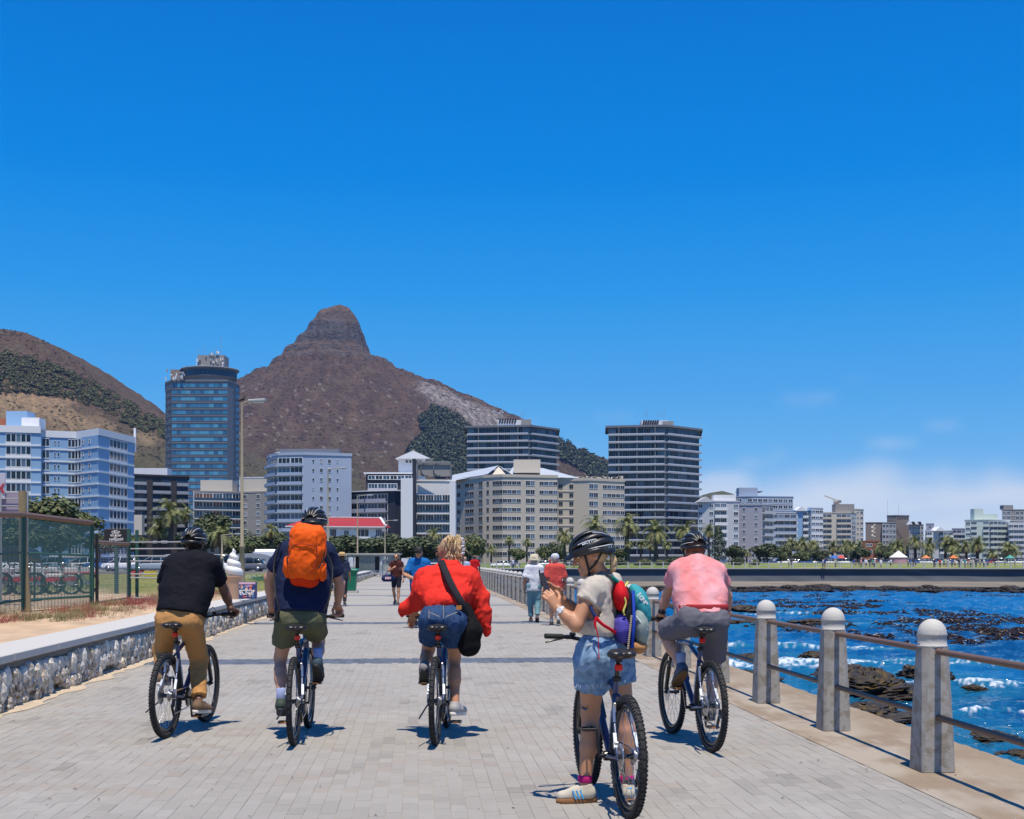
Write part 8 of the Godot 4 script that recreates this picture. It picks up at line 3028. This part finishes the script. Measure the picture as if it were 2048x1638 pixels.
func colour_pack() -> void:
	var c := at(1265, 1240, 8.05)
	var o := thing("backpack", "multicoloured backpack of teal, red and purple panels on the standing woman's back", "backpack", c)
	var shapes := [["bag", 1254, 1236, 8.06, 0.075, 0.21, 0.12, 0.1, lin(0.015, 0.015, 0.02), 0.008], ["red_panel", 1241, 1192, 8.0, 0.05, 0.1, 0.115, 0.08, lin(0.56, 0.012, 0.02), 0.006], ["teal_flap", 1279, 1208, 8.07, 0.062, 0.135, 0.105, 0.33, lin(0.04, 0.30, 0.34), 0.010], ["grey_panel", 1279, 1252, 8.04, 0.057, 0.125, 0.115, 0.12, lin(0.24, 0.30, 0.29), 0.010], ["tan_base", 1275, 1293, 8.05, 0.062, 0.05, 0.11, -0.1, lin(0.40, 0.20, 0.085), 0.006], ["purple_pocket", 1243, 1257, 7.99, 0.062, 0.098, 0.1, 0.14, lin(0.085, 0.07, 0.36), 0.010]]
	for q in shapes:
		var p := at(q[1], q[2], q[3]) - c
		var f := Field.new(p - Vector3.ONE * 0.26, p + Vector3.ONE * 0.26, 0.009)
		f.ell(p, Vector3(q[4], q[5], q[6]), Basis(Vector3(0, 0, 1), q[7]))
		f.ripple(nz, q[9], 9.0)
		part(q[0], net_mesh(f), cloth(q[8], 0.7), o)
	var st := st_new()
	var zs := 7.915
	tube(st, spline([at(1266, 1182, 7.99) - c, at(1267, 1205, 7.945) - c, at(1268, 1240, zs) - c, at(1266, 1270, zs) - c, at(1264, 1296, 7.95) - c], 16), 0.011, 6, true, false, Vector3(1, 0, 0), 0.5)
	part("blue_strap", done(st), cloth(lin(0.02, 0.06, 0.40)), o)
	part("yellow_cord", tubes(spline([at(1256, 1164, 8.0) - c, at(1247, 1178, 7.93) - c, at(1248, 1192, 7.9) - c, at(1252, 1206, 7.9) - c, at(1247, 1222, 7.895) - c, at(1249, 1230, 7.9) - c], 20), 0.0065, 6), mat(lin(0.6, 0.58, 0.12), 0.7), o)
	st = st_new()
	for k in 16:
		var t := k / 15.0
		boxat(st, at(lerpf(1263, 1256, t), lerpf(1232, 1296, t), 7.905 + 0.02 * absf(t - 0.5)) - c, Vector3(0.012, 0.009, 0.008))
	part("woven_trim", done(st), mat(lin(0.5, 0.42, 0.33), 0.8), o)
	st = st_new()
	tube(st, spline([at(1272, 1232, 7.93) - c, at(1284, 1248, 7.93) - c, at(1295, 1260, 7.96) - c], 8), 0.006, 5)
	part("piping", done(st), mat(lin(0.5, 0.58, 0.55), 0.7), o)
	st = st_new()
	tube(st, spline([at(1196, 1150, 7.95) - c, at(1206, 1146, 7.955) - c, at(1222, 1153, 7.965) - c, at(1240, 1168, 7.99) - c], 14), 0.022, 8, true, false, Vector3(0, 0, 1), 0.5)
	part("shoulder_strap", done(st), cloth(lin(0.10, 0.12, 0.13)), o)
	st = st_new()
	tube(st, [at(1224, 1154, 7.955) - c, at(1241, 1168, 7.975) - c], 0.024, 8, true, false, Vector3(0, 0, 1), 0.5)
	part("teal_strap", done(st), cloth(lin(0.01, 0.18, 0.17)), o)
	part("navy_strap", tubes(spline([at(1181, 1212, 7.80) - c, at(1186, 1226, 7.785) - c, at(1192, 1235, 7.785) - c], 8), 0.0115, 6), cloth(lin(0.02, 0.03, 0.12)), o)
	st = st_new()
	tube(st, spline([at(1191, 1234, 7.78) - c, at(1204, 1248, 7.785) - c, at(1220, 1258, 7.85) - c, at(1232, 1266, 7.93) - c], 10), 0.0105, 6)
	tube(st, spline([at(1192, 1236, 7.775) - c, at(1190, 1250, 7.77) - c, at(1196, 1272, 7.765) - c, at(1198, 1318, 7.77) - c], 12), [0.01, 0.01, 0.01, 0.009, 0.008, 0.006, 0.004, 0.004, 0.003, 0.003, 0.003, 0.005], 6)
	part("red_strap", done(st), cloth(lin(0.52, 0.01, 0.025)), o)
	var word := "IOMA"
	for k in 4:
		var p := at(1278 + k * 4.6, 1189 + k * 6.6, 7.955 + 0.004 * k * k) - c
		text(word[k], 0.03, M.white, o, Transform3D(Basis(UP, 0.25) * Basis(Vector3(0, 0, 1), -0.9), p), "lettering", true, 0.006)


# ---- walkers -------------------------------------------------------------------------------------------------------------
func stand(p: Vector3, h: float, yaw: float, stride: float, o := {}) -> Dictionary:
	var k := h / 1.75
	var b := Basis(UP, yaw)
	var to := func(x: float, y: float, z: float): return p + b * (Vector3(x, y, z) * k)
	var J := {"hl": to.call(-0.085, 0.92, 0), "hr": to.call(0.085, 0.92, 0), "kl": to.call(-0.095, 0.50, -0.10 * stride - 0.03), "kr": to.call(0.095, 0.50, 0.05 * stride - 0.05), "al": to.call(-0.09, 0.085, -0.26 * stride), "ar": to.call(0.09, 0.10 + 0.08 * stride, 0.3 * stride), "sl": to.call(-0.175, 1.42, 0), "sr": to.call(0.175, 1.42, 0), "nk": to.call(0, 1.475, 0), "hd": to.call(0, 1.625, -0.02), "el": to.call(-0.24, 1.14, 0.1 * stride + 0.02), "er": to.call(0.24, 1.14, -0.1 * stride + 0.02), "wl": to.call(-0.26, 0.90, 0.02 * stride - 0.06), "wr": to.call(0.26, 0.90, -0.2 * stride - 0.06), "fwd": b * Vector3(0, 0, -1), "back": b * Vector3(0, 0, 1)}
	J.merge(o, true)
	for s in ["l", "r"]:
		J["d" + s] = J.get("d" + s, (J["w" + s] - J["e" + s]).normalized())
		J["p" + s] = J.get("p" + s, b * Vector3(-1 if s == "l" else 1, 0, -0.2))
	return J


func hat(root: Node3D, J: Dictionary, prof: Array, m: Material, called := "hat") -> void:
	var st := st_new()
	lathe(st, prof, 20, frame(J.hd - root.position, J.fwd))
	part(called, done(st), m, root)


func walkers() -> void:
	var shoe_m := mat(lin(0.03, 0.03, 0.035), 0.8)
	var sole_m := mat(lin(0.3, 0.3, 0.3), 0.8)
	var c := {"cell": 0.018}
	# woman in brown with a bag, walking towards us
	var p := ground(793, 1210)
	p = Vector3(p.x, 0, p.z)
	var o := thing("person", "long-haired walking woman in brown top, black shorts and sunglasses", "person", p)
	var J := stand(p, 1.76, PI - 0.15, 0.55)
	J.el = p + Vector3(0.23, 1.16, 0.05)
	J.er = p + Vector3(-0.27, 1.17, 0.08)
	J.wr = p + Vector3(-0.12, 1.25, 0.28)
	J.dr = Vector3(0.5, 0.5, 0.4)
	body(o, J, M.tan_skin, c)
	tee(o, J, cloth(lin(0.07, 0.022, 0.02)), {"cell": 0.018, "sleeve": 0.4, "fit": 0.96, "long": -0.02})
	legwear(o, J, cloth(lin(0.02, 0.02, 0.035)), {"cell": 0.018, "len": 0.75, "fit": 0.9, "hem": 0.08, "fold": 0.004})
	for s in ["l", "r"]:
		shoe(o, J["a" + s], Vector3(-0.1, -0.2 if s == "r" else 0.1, 1), UP, shoe_m, sole_m)
	hair_cap(o, J, mat(lin(0.06, 0.03, 0.018), 0.6), {"long": 0.2, "cell": 0.012})
	slab("sunglasses", M.gloss_black, o, frame(J.hd - o.position, J.fwd) * Transform3D(Basis.IDENTITY, Vector3(0, 0.015, -0.1)), Vector3(0.14, 0.04, 0.015))
	var bag := thing("tote_bag", "navy tote bag with a red and white print on the brown-clad woman's arm", "bag", p + Vector3(-0.27, 0.93, 0.1))
	var f := Field.new(Vector3(-0.3, -0.2, -0.2), Vector3(0.3, 0.2, 0.2), 0.018)
	f.cap(Vector3(-0.14, -0.02, 0), Vector3(0.14, -0.02, 0), 0.1, 0.1, 0.03).cap(Vector3(-0.1, 0.06, 0), Vector3(0.1, 0.06, 0), 0.07, 0.07, 0.04)
	part("bag", net_mesh(f), cloth(lin(0.02, 0.03, 0.09)), bag)
	slab("print", mat(lin(0.5, 0.03, 0.06), 0.7), bag, Transform3D(Basis.IDENTITY, Vector3(0, 0, 0.1)), Vector3(0.18, 0.09, 0.012))
	text("MBF", 0.075, M.white, bag, Transform3D(Basis.IDENTITY, Vector3(0, 0, 0.108)))
	part("handle", tubes(spline([Vector3(-0.1, 0.08, 0), Vector3(-0.03, 0.26, -0.02), Vector3(0.05, 0.26, -0.02), Vector3(0.1, 0.08, 0)], 12), 0.012, 6), cloth(lin(0.02, 0.03, 0.09)), bag)
	# man in blue
	p = Vector3(at(838, 0, 28.5).x, 0, -28.5)
	o = thing("person", "man in a blue polo shirt, dark cap and sunglasses walking towards us", "person", p)
	J = stand(p, 1.84, PI - 0.1, 0.4)
	J.er = p + Vector3(-0.3, 1.2, 0.1)
	J.wr = p + Vector3(-0.02, 1.1, 0.3)
	body(o, J, M.tan_skin, {"cell": 0.016, "arm": 1.1})
	tee(o, J, cloth(lin(0.012, 0.12, 0.36)), {"cell": 0.016, "sleeve": 0.75, "fit": 1.06, "cuff": 0.08, "long": 0.12})
	legwear(o, J, cloth(lin(0.02, 0.025, 0.06)), {"cell": 0.016, "len": 0.9})
	for s in ["l", "r"]:
		shoe(o, J["a" + s], Vector3(0, 0, 1), UP, shoe_m, sole_m)
	hat(o, J, [[0.1, 0.045], [0.1, 0.07], [0.09, 0.11], [0.05, 0.145], [0.002, 0.15]], M.strap, "cap")
	slab("cap_peak", M.strap, o, frame(J.hd - o.position, J.fwd) * Transform3D(Basis(Vector3(1, 0, 0), -0.15), Vector3(0, 0.05, -0.135)), Vector3(0.15, 0.012, 0.09))
	slab("sunglasses", M.gloss_black, o, frame(J.hd - o.position, J.fwd) * Transform3D(Basis.IDENTITY, Vector3(0, 0.015, -0.1)), Vector3(0.14, 0.04, 0.015))
	part("polo_collar", tubes([J.nk - o.position + Vector3(-0.06, 0.0, 0.07), J.nk - o.position + Vector3(0.0, -0.09, 0.105), J.nk - o.position + Vector3(0.06, 0.0, 0.07)], 0.018, 6), cloth(lin(0.03, 0.03, 0.04)), o)
	# straw hat
	p = Vector3(at(684, 0, 42).x, 0, -42)
	o = thing("person", "walker in a wide straw hat and dark clothes beside the green bin", "person", p)
	J = stand(p, 1.78, 0.1, 0.3)
	body(o, J, M.tan_skin, c)
	tee(o, J, cloth(lin(0.03, 0.035, 0.07)), {"cell": 0.018, "sleeve": 0.95, "long": 0.1})
	legwear(o, J, cloth(lin(0.03, 0.03, 0.035)), {"cell": 0.018, "len": 1.9, "called": "trousers"})
	for s in ["l", "r"]:
		shoe(o, J["a" + s], Vector3(0, 0, -1), UP, shoe_m, sole_m)
	hair_cap(o, J, mat(lin(0.05, 0.028, 0.018), 0.6), {"long": 0.32, "cell": 0.012})
	hat(o, J, [[0.2, 0.05], [0.205, 0.055], [0.105, 0.075], [0.1, 0.14], [0.085, 0.165], [0.002, 0.17]], mat(lin(0.52, 0.36, 0.17), 0.9))
	hat(o, J, [[0.108, 0.075], [0.106, 0.1]], M.strap, "hat_band")
	# white shirt and sun hat
	p = ground(1068, 1244)
	o = thing("person", "woman in a white shirt, teal trousers and cream sun hat walking away", "person", p)
	J = stand(p, 1.66, -0.08, 0.45)
	body(o, J, M.tan_skin, c)
	tee(o, J, cloth(lin(0.64, 0.65, 0.70)), {"cell": 0.016, "sleeve": 0.9, "fit": 1.06, "long": 0.06, "cuff": 0.075})
	legwear(o, J, cloth(lin(0.16, 0.30, 0.33)), {"cell": 0.016, "len": 1.85, "fit": 1.02, "called": "trousers", "fold": 0.012})
	for s in ["l", "r"]:
		shoe(o, J["a" + s], Vector3(0, 0.2 if s == "l" else -0.9, -1), UP if s == "l" else Vector3(0, 1, -0.8), mat(lin(0.1, 0.07, 0.06), 0.8), shoe_m)
	hair_cap(o, J, mat(lin(0.3, 0.27, 0.22), 0.7), {"cell": 0.012, "long": 0.06})
	hat(o, J, [[0.15, 0.0], [0.152, 0.006], [0.105, 0.06], [0.1, 0.13], [0.07, 0.155], [0.002, 0.16]], mat(lin(0.56, 0.5, 0.36), 0.9))
	part("bag_strap", tubes([J.sr - o.position + Vector3(-0.06, 0.06, 0.05), J.sr - o.position + Vector3(-0.01, -0.2, 0.125), J.hr - o.position + Vector3(0.13, 0.02, 0.1)], 0.022, 6), M.strap, o)
	# red shirt and cap
	p = ground(1110, 1251)
	o = thing("person", "man in a coral red shirt and pale cap beside the woman in white", "person", p)
	J = stand(p, 1.68, -0.08, 0.3)
	body(o, J, M.skin, c)
	tee(o, J, cloth(lin(0.55, 0.075, 0.065)), {"cell": 0.016, "sleeve": 0.85, "fit": 1.1, "long": 0.1, "cuff": 0.082})
	legwear(o, J, cloth(lin(0.52, 0.1, 0.08)), {"cell": 0.016, "len": 0.85})
	for s in ["l", "r"]:
		shoe(o, J["a" + s], Vector3(0, 0, -1), UP, shoe_m, sole_m, cloth(lin(0.5, 0.5, 0.5)))
	hair_cap(o, J, mat(lin(0.4, 0.38, 0.36), 0.7), {"cell": 0.012})
	hat(o, J, [[0.098, 0.03], [0.1, 0.07], [0.09, 0.11], [0.05, 0.145], [0.002, 0.15]], mat(lin(0.5, 0.55, 0.66), 0.8), "cap")
	# two farther walkers
	for q in [[949, 64, 1.8, cloth(lin(0.45, 0.012, 0.015)), cloth(lin(0.16, 0.05, 0.03)), "far walker in a bright red shirt between the blonde rider and the railing"], [930, 60, 1.7, cloth(lin(0.35, 0.45, 0.6)), cloth(lin(0.04, 0.05, 0.1)), "far walker in a pale blue shirt just right of the blonde rider's head"]]:
		p = Vector3(at(q[0], 0, q[1]).x, 0, -q[1])
		o = thing("person", q[5], "person", p)
		J = stand(p, q[2], 0.0, 0.4)
		body(o, J, M.dark_skin if q[0] == 949 else M.skin, {"cell": 0.022})
		tee(o, J, q[3], {"cell": 0.022, "sleeve": 0.8, "long": 0.1})
		legwear(o, J, q[4], {"cell": 0.022, "len": 0.8})
		for s in ["l", "r"]:
			shoe(o, J["a" + s], Vector3(0, 0, -1), UP, shoe_m, sole_m)
	crowd()


func crowd() -> void:
	var protos := []
	for k in 4:
		var o := thing("person", "", "person", Vector3.ZERO, 0.0, "people on the far promenade")
		var J := stand(Vector3.ZERO, 1.7 + 0.03 * k, 0.0, [0.2, 0.6, 0.0, 0.5][k])
		body(o, J, M.tan_skin if k % 2 else M.skin, {"cell": 0.035})
		tee(o, J, M.white, {"cell": 0.035, "sleeve": 0.7, "long": 0.08, "fold": 0.004})
		legwear(o, J, M.black, {"cell": 0.035, "len": 0.8 if k % 2 else 1.85, "fold": 0.004, "called": "legwear"})
		hair_cap(o, J, mat(lin(0.05, 0.03, 0.02), 0.8), {"cell": 0.02})
		protos.append(o)
	var tops := [lin(0.6, 0.6, 0.62), lin(0.5, 0.03, 0.03), lin(0.03, 0.08, 0.3), lin(0.03, 0.03, 0.03), lin(0.5, 0.45, 0.35), lin(0.05, 0.3, 0.25), lin(0.6, 0.3, 0.35), lin(0.65, 0.65, 0.68)].map(func(c): return mat(c, 0.8))
	var legs := [lin(0.02, 0.02, 0.03), lin(0.05, 0.08, 0.16), lin(0.3, 0.28, 0.22), lin(0.12, 0.12, 0.13)].map(func(c): return mat(c, 0.8))
	var xs := [1500, 1504, 1578, 1583, 1646, 1650, 1671, 1708, 1712, 1718, 1722, 1732, 1740, 1745, 1749, 1752, 1762, 1782, 1816, 1822, 1826, 1831, 1868, 1872, 1880, 1888, 1892, 1896, 1904, 1910, 1918, 1922, 1930, 1936, 1941, 1946, 1952, 1960, 1968, 1975, 1990, 1996, 2010, 2030, 1026, 1060, 1148, 1100]
	for k in xs.size():
		var z: float = rr(228, 262) if xs[k] > 1200 else rr(205, 225)
		if k in [4, 5]:
			z = 222.0
		var c := copy_of(protos[k % 4], Transform3D(Basis(UP, rr(0, 6)), Vector3(at(xs[k], 0, z).x, 0.05, -z)), "%s strolling figure of the crowd across the bay" % nth(k), "people on the far promenade")
		paint(c, "shirt", tops[rng.randi() % 8])
		paint(c, "legwear", legs[rng.randi() % 4])
	for p in protos:
		p.free()


func _ready() -> void:
	light_and_lens()
	rng.seed = 11
	var t0 := Time.get_ticks_msec()
	materials()
	land()
	mountains()
	print("mountains ", Time.get_ticks_msec() - t0)
	promenade()
	low_wall()
	railing()
	far_wall()
	sea()
	print("setting ", Time.get_ticks_msec() - t0)
	left_land()
	town()
	print("town ", Time.get_ticks_msec() - t0)
	plants()
	traffic()
	street()
	print("street ", Time.get_ticks_msec() - t0)
	riders()
	print("riders ", Time.get_ticks_msec() - t0)
	walkers()
	print("walkers ", Time.get_ticks_msec() - t0)
